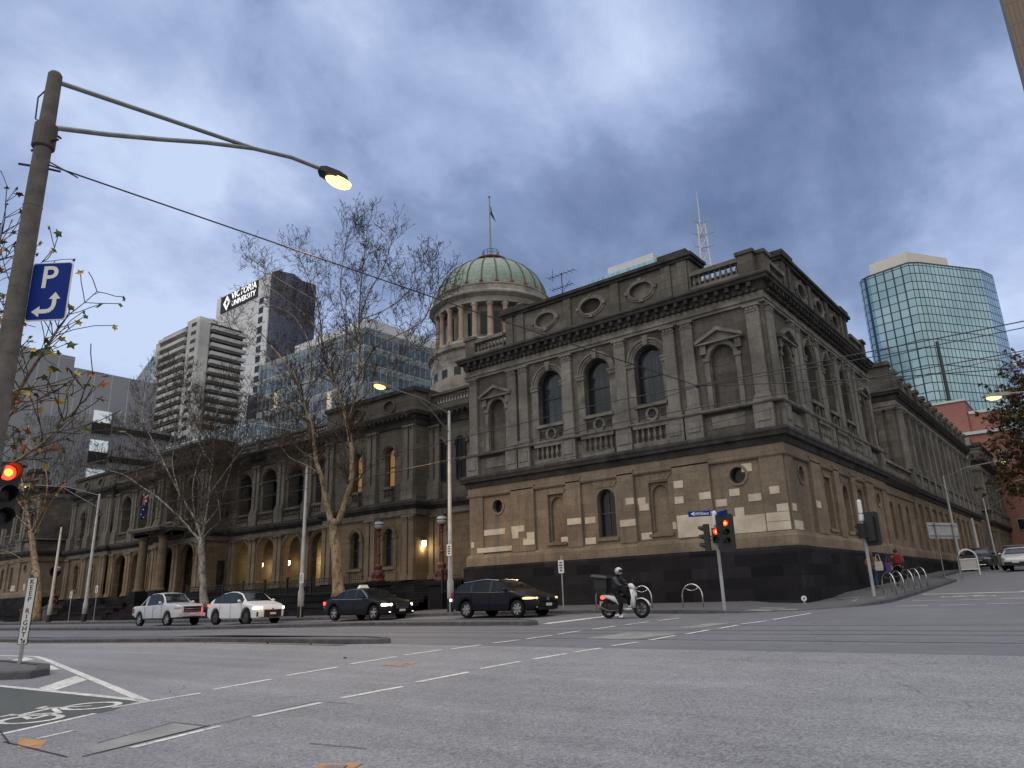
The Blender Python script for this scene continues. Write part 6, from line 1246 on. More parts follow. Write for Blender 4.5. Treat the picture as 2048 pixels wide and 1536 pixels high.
car('hatchback', 'dark navy hatchback with silver wheels at the head of the parked line, nearest the scooter', 'car', put(-19.9), 0, dict(L=4.56, W=1.8, R=.325, paint=navy, wheels=(-1.32, 1.36), bot=[(-L, .42), (-L + .4, .26), (L - .3, .24), (L, .32)],
    top=[(-L, .82), (-L + .03, 1.05), (-2.1, 1.22), (-1.75, 1.38), (-1.0, 1.48), (-.3, 1.50), (.2, 1.46), (.5, 1.38), (1.25, 1.02), (1.45, .97), (2.0, .84), (L - .05, .70), (L, .58)], belt=[(-L, .80), (-2.0, 1.03), (0, .95), (1.2, .96), (1.9, .80), (L, .56)], plan=PLAN(L),
    ws=(.48, 1.25), rw=(-2.2, -1.8), sg=(-1.85, 1.05), pil=(-1.1, -.02), doors=(-1.0, -.02, 1.05), handles=(-.82, .2), mirror=.85, hl=(1.66, L - .08, .66, .76, .60), tl=(-L + .25, -L, .80, 1.02, .55), hm=M['heady'], tm=M['tailoff'], spokes=7, mirc=navy,
    front=[('grille', M['grille'], [(-.5, .5, .40, .52, L + .01)]), ('number_plate', M['plate'], [(-.19, .19, .40, .51, L + .03)]), ('intake', M['grille'], [(-.6, .6, .27, .36, L + .005)]), ('emblem', M['chrome'], [(-.06, .06, .62, .70, L + .02)]), ('fog_lamp', M['chrome'], [(-.68, -.60, .34, .40, L - .06), (.60, .68, .34, .40, L - .06)])],
    extra=[('roof_rail', M['chrome'], lambda mb: (mb.tube([(-1.6, -.66, 1.40), (-.4, -.64, 1.50), (.3, -.64, 1.44)], .016, 5), mb.tube([(-1.6, .66, 1.40), (-.4, .64, 1.50), (.3, .64, 1.44)], .016, 5))), ('window_trim', M['alloyd'], lambda mb: mb.tube([(-1.9, -.84, 1.035), (0, -.845, .965), (1.05, -.845, .97)], .010, 4)), ('rear_lamp', M['headw'], lambda mb: mb.ball((-L + .02, -.78, .72), .06, 8, 5))]))
for x in (-42.2, -33.4): lamp_light((x + .2, Yc - .3, G(x, Yc) + .85), 9, (1, .06, .04), .15, None, 'tail_lamp_light')
for o in list(C.objects):
    if o.parent is None and o.name in ('pickup_truck', 'sport_utility_car'): o.scale = (1.05, 1.0, 1.04)
# side street traffic, facing the camera
def back(L): return dict(plan=PLAN(L))
L = 2.4
car('wagon', 'dark grey wagon facing the camera, first car in the side street beside the kerb', 'car', put(-7.5, 63), radians(-90), dict(L=4.8, W=1.84, R=.35, paint=dgrey, wheels=(-1.35, 1.4), bot=[(-L, .42), (-L + .4, .28), (L - .3, .28), (L, .34)],
    top=[(-L, .9), (-L + .03, 1.1), (-2.0, 1.45), (-1.4, 1.58), (-.3, 1.62), (.2, 1.58), (.5, 1.48), (1.2, 1.1), (1.4, 1.05), (2.1, .95), (L - .05, .82), (L, .66)], belt=[(-L, .88), (-2.0, 1.08), (0, 1.03), (1.2, 1.04), (2.0, .9), (L, .64)], plan=PLAN(L), ws=(.48, 1.2), rw=(-2.3, -2.0), sg=(-1.9, 1.0), pil=(-1.1, -.02), doors=(-1.0, 0, 1.05), handles=(-.8, .2), mirror=.8, hl=(1.85, L - .05, .70, .84, .55), tl=(-L + .3, -L, .85, 1.0, .5), hm=M['headoff'], tm=M['tailoff'],
    front=[('grille', M['grille'], [(-.45, .45, .58, .76, L + .01)]), ('grille_bar', M['chrome'], [(-.43, .43, .66, .68, L + .02)]), ('bumper_trim', M['chrome'], [(-.6, .6, .34, .38, L + .02)]), ('number_plate', M['plate'], [(-.18, .18, .42, .52, L + .02)])]))
car('sport_utility_car', 'black sport utility car half hidden between the dark wagon and the silver taxi', 'car', put(-6.0, 71), radians(-90), dict(L=4.7, W=1.88, R=.37, paint=blackp, wheels=(-1.35, 1.4), bot=[(-L, .42), (L, .36)],
    top=[(-2.35, 1.0), (-2.2, 1.5), (-1.5, 1.72), (-.3, 1.76), (.2, 1.72), (.5, 1.60), (1.1, 1.2), (1.4, 1.12), (2.1, 1.02), (2.35, .75)], belt=[(-2.35, .95), (-2.0, 1.14), (1.2, 1.12), (2.0, .98), (2.35, .72)], plan=PLAN(2.35), ws=(.48, 1.1), rw=(-2.3, -2.1), sg=(-1.9, .95), pil=(-1.0, 0), doors=(-1.0, 0, 1.0), handles=(-.8, .2), mirror=.8, hl=(1.8, 2.3, .76, .92, .55), tl=(-2.1, -2.35, .9, 1.05, .5), hm=M['headoff'], tm=M['tailoff'],
    front=[('grille', M['grille'], [(-.45, .45, .55, .8, 2.36)]), ('number_plate', M['plate'], [(-.18, .18, .42, .52, 2.38)])], extra=[('roof_panel', M['plate'], lambda mb: mb.box(-1.5, .1, -.6, .6, 1.745, 1.775))]))
L = 2.3
car('taxi', 'silver taxi with yellow flank at the right edge, facing the camera', 'taxi', put(-4.7, 58.5), radians(-93), dict(L=4.6, W=1.8, R=.33, paint=silver, wheels=(-1.3, 1.35), bot=[(-L, .38), (L, .28)],
    top=[(-L, .86), (-L + .03, 1.0), (-1.9, 1.06), (-1.6, 1.10), (-1.0, 1.40), (-.4, 1.47), (.2, 1.44), (.5, 1.36), (1.2, 1.0), (1.4, .96), (2.0, .84), (L - .05, .72), (L, .58)], belt=[(-L, .85), (-1.8, 1.0), (0, .95), (1.2, .96), (1.9, .80), (L, .56)], plan=PLAN(L), ws=(.48, 1.2), rw=(-1.6, -1.0), sg=(-1.5, 1.0), pil=(-.95, 0), doors=(-1.0, 0, 1.0), handles=(-.8, .2), mirror=.8, hl=(1.7, L - .05, .64, .76, .55), tl=(-L + .3, -L, .8, .92, .5), hm=M['headoff'], tm=M['tailoff'],
    front=[('grille', M['grille'], [(-.62, .62, .28, .50, L + .01)]), ('number_plate', M['plate'], [(-.19, .19, .42, .54, L + .03)]), ('indicator', emis('amber_indicator', (1, .55, .1, 1), 6), [(.62, .74, .52, .66, L - .02)])],
    extra=[('yellow_flank', P('taxi_yellow', (.65, .38, .02, 1), .4, var=.05), lambda mb: mb.box(-1.9, 1.2, .885, .905, .4, .9))]))
# ---------------------------------------------------------------- people (grown from joints with a skin)
def skin(name, vs, es, rs, mat, parent, root=0, sub=2):
    me = bpy.data.meshes.new(name); me.from_pydata(vs, es, []); me.materials.append(mat); o = bpy.data.objects.new(name, me); C.objects.link(o); o.parent = parent
    mo = o.modifiers.new('skin', 'SKIN'); mo.use_smooth_shade = True; mo.branch_smoothing = .6
    for i, r in enumerate(rs): sv = me.skin_vertices[0].data[i]; sv.radius = (r, r) if not isinstance(r, tuple) else r; sv.use_root = i == root
    s_ = o.modifiers.new('sub', 'SUBSURF'); s_.levels = sub; s_.render_levels = sub; return o
skinm = P('skin', (.42, .25, .18, 1), .6, var=.05)
def figure(t, J, skinmat=skinm, cloth=None, trousers=None, shoes=None, hair=None, hairlen=0, s=1.0, extra_r=1.0):
    """J: joints. One continuous body; clothes and hair are skins over it"""
    vs, es, rs = [], [], []
    def add(p, r, par=None): vs.append(tuple(p)); rs.append(r); i = len(vs) - 1; (es.append((par, i)) if par is not None else None); return i
    pel = add(J['pelvis'], (.11, .085)); wst = add(J['waist'], (.105, .08), pel); ch = add(J['chest'], (.14, .10), wst); nk = add(J['neck'], .052, ch); hd0 = add(Vector(J['neck']).lerp(Vector(J['head']), .45), .062, nk); hd = add(J['head'], (.082, .095), hd0); tp = add(Vector(J['head']) + Vector((0, 0, .085)), .065, hd)
    f = Vector(J['face']).normalized(); nose = add(Vector(J['head']) + f * .095 + Vector((0, 0, -.015)), .014, hd)
    for s_ in ('L', 'R'):
        sh = add(J['sh' + s_], .062, ch); el = add(J['el' + s_], .042, sh); wr = add(J['wr' + s_], .027, el)
        d = Vector(J['wr' + s_]) - Vector(J['el' + s_]); d.normalize(); side = d.cross(f); side = side.normalized() if side.length > .1 else Vector((0, 0, 1)); cur = J.get('curl', Vector((0, 0, -1)))
        pm = add(Vector(J['wr' + s_]) + d * .06, (.034, .016), wr); kn = add(Vector(J['wr' + s_]) + d * .10, (.036, .015), pm)
        for k, l in enumerate((.062, .075, .070, .055)):
            o_ = side * (.027 - .018 * k); a = add(Vector(J['wr' + s_]) + d * .115 + o_, .0095, kn); b_ = add(Vector(J['wr' + s_]) + d * (.115 + l * .55) + o_ + cur * l * .35, .0088, a); add(Vector(J['wr' + s_]) + d * (.115 + l * .6) + o_ + cur * l * .9, .0075, b_)
        th = add(Vector(J['wr' + s_]) + d * .055 + side * .045, .012, pm); add(Vector(J['wr' + s_]) + d * .095 + side * .06 + cur * .02, .010, th)
    for s_ in ('L', 'R'):
        hp = add(J['hip' + s_], .075, pel); kn = add(J['kn' + s_], .052, hp); an = add(J['an' + s_], .034, kn); add(J['toe' + s_], .034, an)
    skin('body', vs, es, rs, skinmat, t)
    if cloth:
        v, e, r = [], [], []
        def ad(p, q, par=None): v.append(tuple(p)); r.append(q); i = len(v) - 1; (e.append((par, i)) if par is not None else None); return i
        a = ad(Vector(J['pelvis']) + Vector((0, 0, .0)), (.215, .18)); b_ = ad(J['waist'], (.21, .17), a); c = ad(J['chest'], (.235, .185), b_); ad(Vector(J['neck']) + Vector((0, 0, .03)), .11, c)
        for s_ in ('L', 'R'): q = ad(J['sh' + s_], .105, c); q2 = ad(J['el' + s_], .08, q); ad(Vector(J['wr' + s_]) * .93 + Vector(J['el' + s_]) * .07, .046, q2)
        skin('jacket', v, e, r, cloth, t)
    if trousers:
        v, e, r = [], [], []
        a = ad2(v, e, r, Vector(J['pelvis']) + Vector((0, 0, .06)), .18); b_ = ad2(v, e, r, J['pelvis'], (.20, .17), a)
        for s_ in ('L', 'R'): q = ad2(v, e, r, J['hip' + s_], .135, b_); q2 = ad2(v, e, r, J['kn' + s_], .098, q); ad2(v, e, r, Vector(J['an' + s_]).lerp(Vector(J['kn' + s_]), .04), .062, q2)
        skin('trousers', v, e, r, trousers, t)
    if shoes:
        for s_ in ('L', 'R'):
            an, to = Vector(J['an' + s_]), Vector(J['toe' + s_]); bk = an - (to - an).normalized() * .05; bk.z = min(an.z, to.z + .02); v, e, r = [], [], []; ad2(v, e, r, (bk.x, bk.y, to.z + .012), .045); ad2(v, e, r, an * .5 + to * .5 + Vector((0, 0, -.01)), .05, 0); ad2(v, e, r, to, .04, 1); skin('shoe', v, e, r, shoes, t)
    if hair:
        h = Vector(J['head']); mb = MB(); rows = []
        for i in range(7):
            a = pi * i / 6 * .62; rows.append([tuple(h - f * (.018 + hairlen * .02 * i) + Vector((.105 * sin(a + .02) * cos(2 * pi * k / 14), .105 * sin(a + .02) * sin(2 * pi * k / 14), .125 * cos(a) + .005 - (hairlen * .28 if i == 6 else 0)))) for k in range(14)])
        mb.grid(rows, True); o = mb.build('hair', hair, t, True, local=True)
    mb = MB()   # eyes and mouth
    h = Vector(J['head']); sd = f.cross(Vector((0, 0, 1))).normalized()
    for q in (-1, 1): mb.ball(tuple(h + f * .088 + sd * .032 * q), .009, 6, 4)
    mb.tube([h + f * .088 - sd * .022 - Vector((0, 0, .045)), h + f * .092 - Vector((0, 0, .047)), h + f * .088 + sd * .022 - Vector((0, 0, .045))], .005, 4); mb.build('face_features', M['sash'], t, local=True)
def ad2(v, e, r, p, q, par=None):
    v.append(tuple(p)); r.append(q); i = len(v) - 1
    if par is not None: e.append((par, i))
    return i
# scooter
sc0 = (-13.42, 22.78, G(-13.42, 22.78) + .004)
t = thing('scooter', 'white motor scooter with black rear box and glowing red tail lamp, under the helmeted rider', 'scooter', sc0, radians(2))
for x in (-.62, .66):
    mb = MB(); mb.grid([[(x + r * cos(2 * pi * k / 24), d, .30 + r * sin(2 * pi * k / 24)) for k in range(24)] for r, d in ((.21, -.05), (.27, -.055), (.30, -.02), (.30, .02), (.27, .055), (.21, .05))], True); w = mb.build('wheel', M['tyre'], t, True, local=True)
    mb = MB(); mb.grid([[(x + r * cos(2 * pi * k / 20), d, .30 + r * sin(2 * pi * k / 20)) for k in range(20)] for r, d in ((.21, -.04), (.19, -.04), (.19, .04), (.21, .04))], True)
    for k in range(6): a = k * pi / 3; mb.tube([(x, 0, .3), (x + .2 * cos(a), 0, .3 + .2 * sin(a))], .016, 4)
    mb.tube([(x, -.06, .3), (x, .06, .3)], .05, 8); mb.build('rim', M['alloyd'], w, local=True)
def loft(secs, n=12):
    mb = MB(); mb.grid([[(x + w * 0, y0 + wy * cos(2 * pi * k / n), z + hz * sin(2 * pi * k / n)) for k in range(n)] for x, y0, z, wy, hz in secs for w in (0,)], True, True); return mb
mb = MB(); mb.grid([[(.66 + .335 * cos(a), y * (1 - .25 * abs(cos(a))), .30 + .345 * sin(a) + .02 * (1 - abs(y) / .09)) for y in (-.09, -.06, 0, .06, .09)] for a in [radians(15 + 12 * i) for i in range(13)]]); o = mb.build('front_fender', white, t, True, local=True); o.modifiers.new('s', 'SOLIDIFY').thickness = .012
mb = MB(); mb.grid([[(x, w * cos(2 * pi * k / 10), z + .0 + h * sin(2 * pi * k / 10)) for k in range(10)] for x, z, w, h in ((.30, .36, .12, .05), (.36, .55, .19, .14), (.44, .76, .17, .13), (.40, .93, .10, .05))], True, True); mb.build('leg_shield', white, t, True, local=True)
mb = MB(); mb.grid([[(x + .07 * cos(2 * pi * k / 10), w * sin(2 * pi * k / 10), z) for k in range(10)] for x, z, w in ((.40, .34, .10), (.42, .55, .19), (.40, .78, .20), (.33, .96, .10))], True, True); mb.build('front_panel', white, t, True, local=True)
mb = MB(); mb.grid([[(x, w * cos(2 * pi * k / 12), z + h * sin(2 * pi * k / 12)) for k in range(12)] for x, z, w, h in ((-.82, .76, .05, .04), (-.72, .74, .12, .07), (-.50, .70, .16, .10), (-.25, .62, .17, .13), (-.10, .46, .15, .14), (-.05, .34, .10, .06))], True, True); mb.build('rear_cowl', white, t, True, local=True)
mb = MB(); mb.box(-.06, .34, -.15, .15, .27, .33); mb.build('floorboard', white, t, local=True, bevel=.02)
mb = loft([(-.66, 0, .80, .10, .03), (-.55, 0, .82, .14, .045), (-.2, 0, .78, .15, .05), (-.02, 0, .77, .12, .045), (.02, 0, .76, .05, .02)]); mb.build('seat', M['blk'], t, True, local=True)
mb = MB(); mb.grid([[(x, w * cos(2 * pi * k / 10), z + h * sin(2 * pi * k / 10)) for k in range(10)] for x, z, w, h in ((.22, 1.06, .06, .04), (.28, 1.06, .12, .09), (.36, 1.04, .12, .10), (.42, 1.0, .09, .07), (.45, .97, .04, .03))], True, True); hs = mb.build('handlebar_cowl', white, t, True, local=True)
mb = MB(); mb.tube([(.20, -.32, 1.02), (.24, -.12, 1.05), (.26, 0, 1.06), (.24, .12, 1.05), (.20, .32, 1.02)], .016, 6); mb.build('handlebar', M['blk'], t, local=True)
for s in (-1, 1): mb = MB(); mb.tube([(.24, s * .2, 1.06), (.26, s * .27, 1.2)], .008, 4); mb.grid([[(.26 + d, s * .28 + .055 * cos(2 * pi * k / 10), 1.23 + .04 * sin(2 * pi * k / 10)) for k in range(10)] for d in (-.012, .012)], True, True); mb.build('mirror', M['blk'], t, local=True)
mb = MB(); mb.ball((.44, 0, .99), .05, 8, 5); mb.build('headlight', M['headoff'], t, local=True)
mb = loft([(-.90, 0, .70, .04, .05), (-.86, 0, .71, .09, .07), (-.78, 0, .71, .10, .06)]); mb.build('tail_light', M['tail'], t, local=True)
mb = MB(); mb.box(-.72, -.1, -.10, .12, .24, .46); mb.tube([(-.1, -.14, .26), (-.5, -.16, .24), (-.86, -.17, .36)], [.03, .05, .06], 8); mb.tube([(-.66, -.1, .32), (-.60, -.12, .68)], .022, 5); mb.tube([(.64, -.08, .3), (.42, -.05, .8)], .025, 5); mb.tube([(.64, .08, .3), (.42, .05, .8)], .025, 5); mb.build('engine', M['grille'], t, local=True)
mb = MB(); mb.box(-.90, -.88, -.09, .09, .42, .58); mb.build('number_plate', M['plate'], t, local=True); mb = MB(); mb.tube([(-.8, -.1, .74), (-.95, 0, .80), (-.8, .1, .74)], .012, 5); mb.build('rack', M['blk'], t, local=True)
bxs = 1.22
bx = thing('delivery_box', 'black top box with flared lid carried on the back of the white scooter', 'box', (sc0[0] - .78, sc0[1], sc0[2] + .84), radians(2))
bx.scale = (bxs, bxs, bxs * 1.1)
mb = MB(); mb.grid([[(a * .21 * w, b * .20 * w, z) for a, b in ((-1, -1), (1, -1), (1, 1), (-1, 1))] for w, z in ((.82, 0), (.95, .12), (1.0, .36))], True, True); mb.build('box_body', M['blk'], bx, local=True, bevel=.02); mb = MB(); mb.grid([[(a * .27 * w - .02, b * .24 * w, z + .03 * (-a)) for a, b in ((-1, -1), (1, -1), (1, 1), (-1, 1))] for w, z in ((1.0, .36), (1.04, .41), (.85, .46))], True, True); mb.build('lid', M['grille'], bx, local=True, bevel=.015)
rider = thing('person', 'rider in black jacket and silver helmet seated on the white scooter, one foot down', 'person', sc0, radians(2))
jk = P('black_quilted_jacket', (.012, .013, .016, 1), .6, var=.3, scale=8, local=True); tr = P('black_trousers', (.010, .010, .013, 1), .8, var=.2, local=True); sh = P('white_trainers', (.6, .58, .57, 1), .6, var=.1, local=True)
figure(rider, dict(pelvis=(-.28, 0, .90), waist=(-.27, 0, 1.03), chest=(-.22, 0, 1.24), neck=(-.17, 0, 1.41), head=(-.12, 0, 1.55), face=(1, 0, -.08), shL=(-.20, .19, 1.33), elL=(-.02, .27, 1.12), wrL=(.13, .27, 1.06), shR=(-.20, -.19, 1.33), elR=(-.03, -.28, 1.10), wrR=(.13, -.27, 1.05),
    hipL=(-.22, .10, .87), knL=(.14, .17, .66), anL=(.10, .15, .40), toeL=(.26, .15, .37), hipR=(-.22, -.10, .87), knR=(.02, -.24, .52), anR=(-.04, -.26, .11), toeR=(.12, -.29, .045)), skinmat=P('black_gloves_and_hood', (.012, .012, .014, 1), .8, var=.1, local=True), cloth=jk, trousers=tr, shoes=sh)
mb = MB(); rows = []
for i in range(9):
    a = pi * .80 * i / 8; rows.append([(-.125 + .150 * sin(a + .01) * cos(2 * pi * k / 18), .128 * sin(a + .01) * sin(2 * pi * k / 18), 1.565 + .140 * cos(a)) for k in range(18)])
mb.grid(rows, True); hm = thing('helmet', 'silver motorcycle helmet with dark visor worn by the scooter rider', 'helmet', sc0, radians(2)); o = mb.build('shell', P('silver_helmet', (.42, .43, .44, 1), .25, .3, var=.1, coat=.6), hm, True, local=True)
mb = MB(); mb.grid([[(-.125 + .156 * sin(b) * cos(a), .134 * sin(b) * sin(a), 1.565 + .142 * cos(b)) for a in [radians(-65 + 13 * k) for k in range(11)]] for b in [radians(68 + 10 * q) for q in range(5)]]); mb.build('visor', M['grille'], hm, True, local=True)
# walkers
def walker(x, y, s, label, coth, trs, hairm, hl, phase, bag):
    t = thing('person', label, 'person', (x, y, z_at(x, y)), radians(90) + .12); t.scale = (s, s, s)
    a = phase; figure(t, dict(pelvis=(0, 0, .95), waist=(.01, 0, 1.08), chest=(.03, 0, 1.30), neck=(.04, 0, 1.47), head=(.06, 0, 1.61), face=(1, 0, -.05), shL=(.02, .19, 1.40), elL=(-.08 * a, .25, 1.15), wrL=(.10 * a, .25, .93), shR=(.02, -.19, 1.40), elR=(.02, -.26, 1.15), wrR=(.14, -.20, 1.0 + .05 * a),
        hipL=(0, .10, .90), knL=(.16 * a, .10, .50), anL=(.20 * a - .05, .10, .09 + (.05 if a < 0 else 0)), toeL=(.20 * a + .10, .11, .04), hipR=(0, -.10, .90), knR=(-.08 * a + .02, -.10, .50), anR=(-.26 * a, -.10, .12), toeR=(-.26 * a + .13, -.11, .045)), cloth=coth, trousers=trs, shoes=M['blk'], hair=hairm, hairlen=hl)
    for nm, mt, fn in bag: mb = MB(); fn(mb); mb.build(nm, mt, t, local=True)
hb = P('brown_hair', (.06, .03, .018, 1), .7, var=.3, local=True); hk = P('dark_hair', (.012, .009, .008, 1), .7, var=.2, local=True); jean = P('blue_jeans', (.035, .055, .12, 1), .85, var=.3, scale=6, local=True)
walker(-8.75, 37.4, .96, 'woman with long brown hair, tan cardigan and jeans walking up the side street', P('tan_knit', (.20, .12, .08, 1), .9, var=.3, local=True), jean, hb, 1, 1, [])
walker(-8.05, 39.2, .98, 'dark-haired walker with a red backpack beside the woman carrying the tote bag', P('taupe_jacket', (.13, .085, .07, 1), .9, var=.3, local=True), tr, hk, 0, -1, [])
def carry(name, label, loc, mt, w, h, d, straps):
    b = thing(name, label, 'bag', loc, radians(95)); mb = MB(); mb.grid([[(a * d, q * w * k, z) for a, q in ((-1, -1), (1, -1), (1, 1), (-1, 1))] for k, z in ((.9, -h), (1.0, -h * .3), (.92, h))], True, True); mb.build('pouch', mt, b, local=True, bevel=.02); mb = MB()
    for q in (-1, 1): mb.tube([(0, q * w * .6, h), (.02, q * w * .35, h + straps), (.0, q * w * .1, h + straps * 1.05)], .014, 4)
    mb.build('strap', mt, b, local=True)
zz_ = z_at(-8.6, 37); carry('tote_bag', 'white tote bag hanging from the shoulder of the long-haired woman', (-8.42, 37.2, zz_ + 1.0), P('white_canvas', (.55, .54, .5, 1), .9, var=.1), .17, .2, .05, .3); carry('backpack', 'red backpack on the back of the dark-haired walker', (-7.95, 39.02, zz_ + 1.33), P('red_nylon', (.30, .03, .035, 1), .8, var=.2), .15, .2, .08, .1); carry('shoulder_bag', 'purple bag carried between the two walkers', (-8.35, 38.7, zz_ + .95), P('purple_cloth', (.16, .08, .28, 1), .9, var=.2), .12, .2, .05, .28)
# ---------------------------------------------------------------- trees
def rnd(a, b): return random.uniform(a, b)
def rvec(): return Vector((rnd(-1, 1), rnd(-1, 1), rnd(-1, 1)))
def grow(mb, p, d, L, r, lev, leaves=None, up=.25, ends=None):
    """one branch with its side shoots"""
    n = max(2, int(L / .35)) if lev > 0 else 3; n = min(n, 8); st = L / n; pts = [Vector(p)]; d = d.normalized(); cur = Vector(p)
    for i in range(n):
        d = (d + rvec() * .22 + Vector((0, 0, up * .3))).normalized(); cur = cur + d * st; pts.append(cur.copy())
        if lev > 0 and i > 0 or (lev == 1 and i == 0):
            for _ in range(2):
                if random.random() < .9:
                    sd = d.cross(rvec()); 
                    if sd.length < .05: continue
                    sd.normalize(); nd_ = (d * rnd(.35, .9) + sd * rnd(.5, 1.0) + Vector((0, 0, up))).normalized(); f = 1 - i / (n + 1.0)
                    grow(mb, cur, nd_, L * rnd(.35, .62) * (.45 + .6 * f), max(.0045, r * .45 * (.5 + .5 * f)), lev - 1, leaves, up, ends)
    k = 5 if r > .03 else 4 if r > .015 else 3
    mb.tube(pts, [max(.0098, r * (1 - .72 * i / n)) for i in range(n + 1)], k, False)
    if leaves is not None and lev <= 1 and random.random() < leaves[1]: leaves[0].append((pts[-1].copy(), random.random()))
def leafmb(mb, p, s, fold=.3):
    """a lobed leaf hanging from a twig"""
    u = rvec(); u.z *= .5; u.normalize(); v = u.cross(rvec()).normalized(); n = u.cross(v); c = Vector(p) - Vector((0, 0, s * .4))
    pts = []
    for k in range(10): a = 2 * pi * k / 10; q = s * (1.0 if k % 2 == 0 else .52) * (1 if k else 1.15); pts.append(c + u * q * cos(a) + v * q * .8 * sin(a) + n * fold * q * abs(sin(a)))
    for k in range(10): mb.face([c, pts[k], pts[(k + 1) % 10]])
def tree(name, label, limbs, seed, mt, dens=1.0, leafp=.0, leafmats=(), lsz=.06, lev=3, group=None, up=.25, L0=2.4, thick=1.0):
    random.seed(seed); base = limbs[0][0][0]; t = thing(name, label, 'tree', base, group=group); trunk = MB(); crown = MB(); limbs = [(p_, a_ * thick, max(.018, b_ * thick)) for p_, a_, b_ in limbs]; lv = ([], leafp)
    for li, (pts, r0, r1) in enumerate(limbs):
        P_ = [Vector(p) for p in pts]; Q = []; 
        for i in range(len(P_) - 1):
            a = P_[max(0, i - 1)]; b, c = P_[i], P_[i + 1]; e = P_[min(len(P_) - 1, i + 2)]
            for k in range(4):
                f = k / 4; Q.append(.5 * ((2 * b) + (c - a) * f + (2 * a - 5 * b + 4 * c - e) * f * f + (3 * b - a - 3 * c + e) * f ** 3))
        Q.append(P_[-1]); n = len(Q); Q = [q + rvec() * min(.05, r0 * .12) for q in Q]
        R_ = [r0 + (r1 - r0) * (i / (n - 1)) ** .8 for i in range(n)]
        if li == 0: R_[0] *= 1.35; R_[1] *= 1.12
        trunk.tube(Q, [r * (1 + rnd(-.05, .05)) for r in R_], 10 if r0 > .2 else 7, True)
        if li == 0: continue
        Lb = sum((Q[i + 1] - Q[i]).length for i in range(n - 1))
        for i in range(2, n):
            f = i / (n - 1)
            if f < .25 and r0 > .2: continue
            for _ in range(4 if f > .4 else 2):
                if random.random() > dens * (.35 + .6 * f): continue
                d = (Q[i] - Q[i - 1]).normalized(); sd = d.cross(rvec()); 
                if sd.length < .05: continue
                sd.normalize(); nd_ = d * rnd(.3, 1.0) + sd * rnd(.5, 1.1) + Vector((0, 0, up)); grow(crown, Q[i], nd_, L0 * rnd(.5, 1.1) * (1.15 - .45 * f), max(.012, R_[i] * .38), lev if R_[i] > .03 else lev - 1, lv, up)
        grow(crown, Q[-1], Q[-1] - Q[-2], L0 * .8, R_[-1], lev, lv, up)
    trunk.build('trunk', mt, t, True); cr = crown.build('crown', M['twig'], t)
    if leafmats and lv[0]:
        mbs = [MB() for _ in leafmats]
        for p, q in lv[0]: leafmb(mbs[min(len(leafmats) - 1, int(q * len(leafmats)))], p, lsz * rnd(.6, 1.3))
        for mb, m_ in zip(mbs, leafmats):
            if mb.f: tag(mb.build('leaves', m_, cr), kind='stuff')
    print(name, len(trunk.f), len(crown.f), len(lv[0])); return t
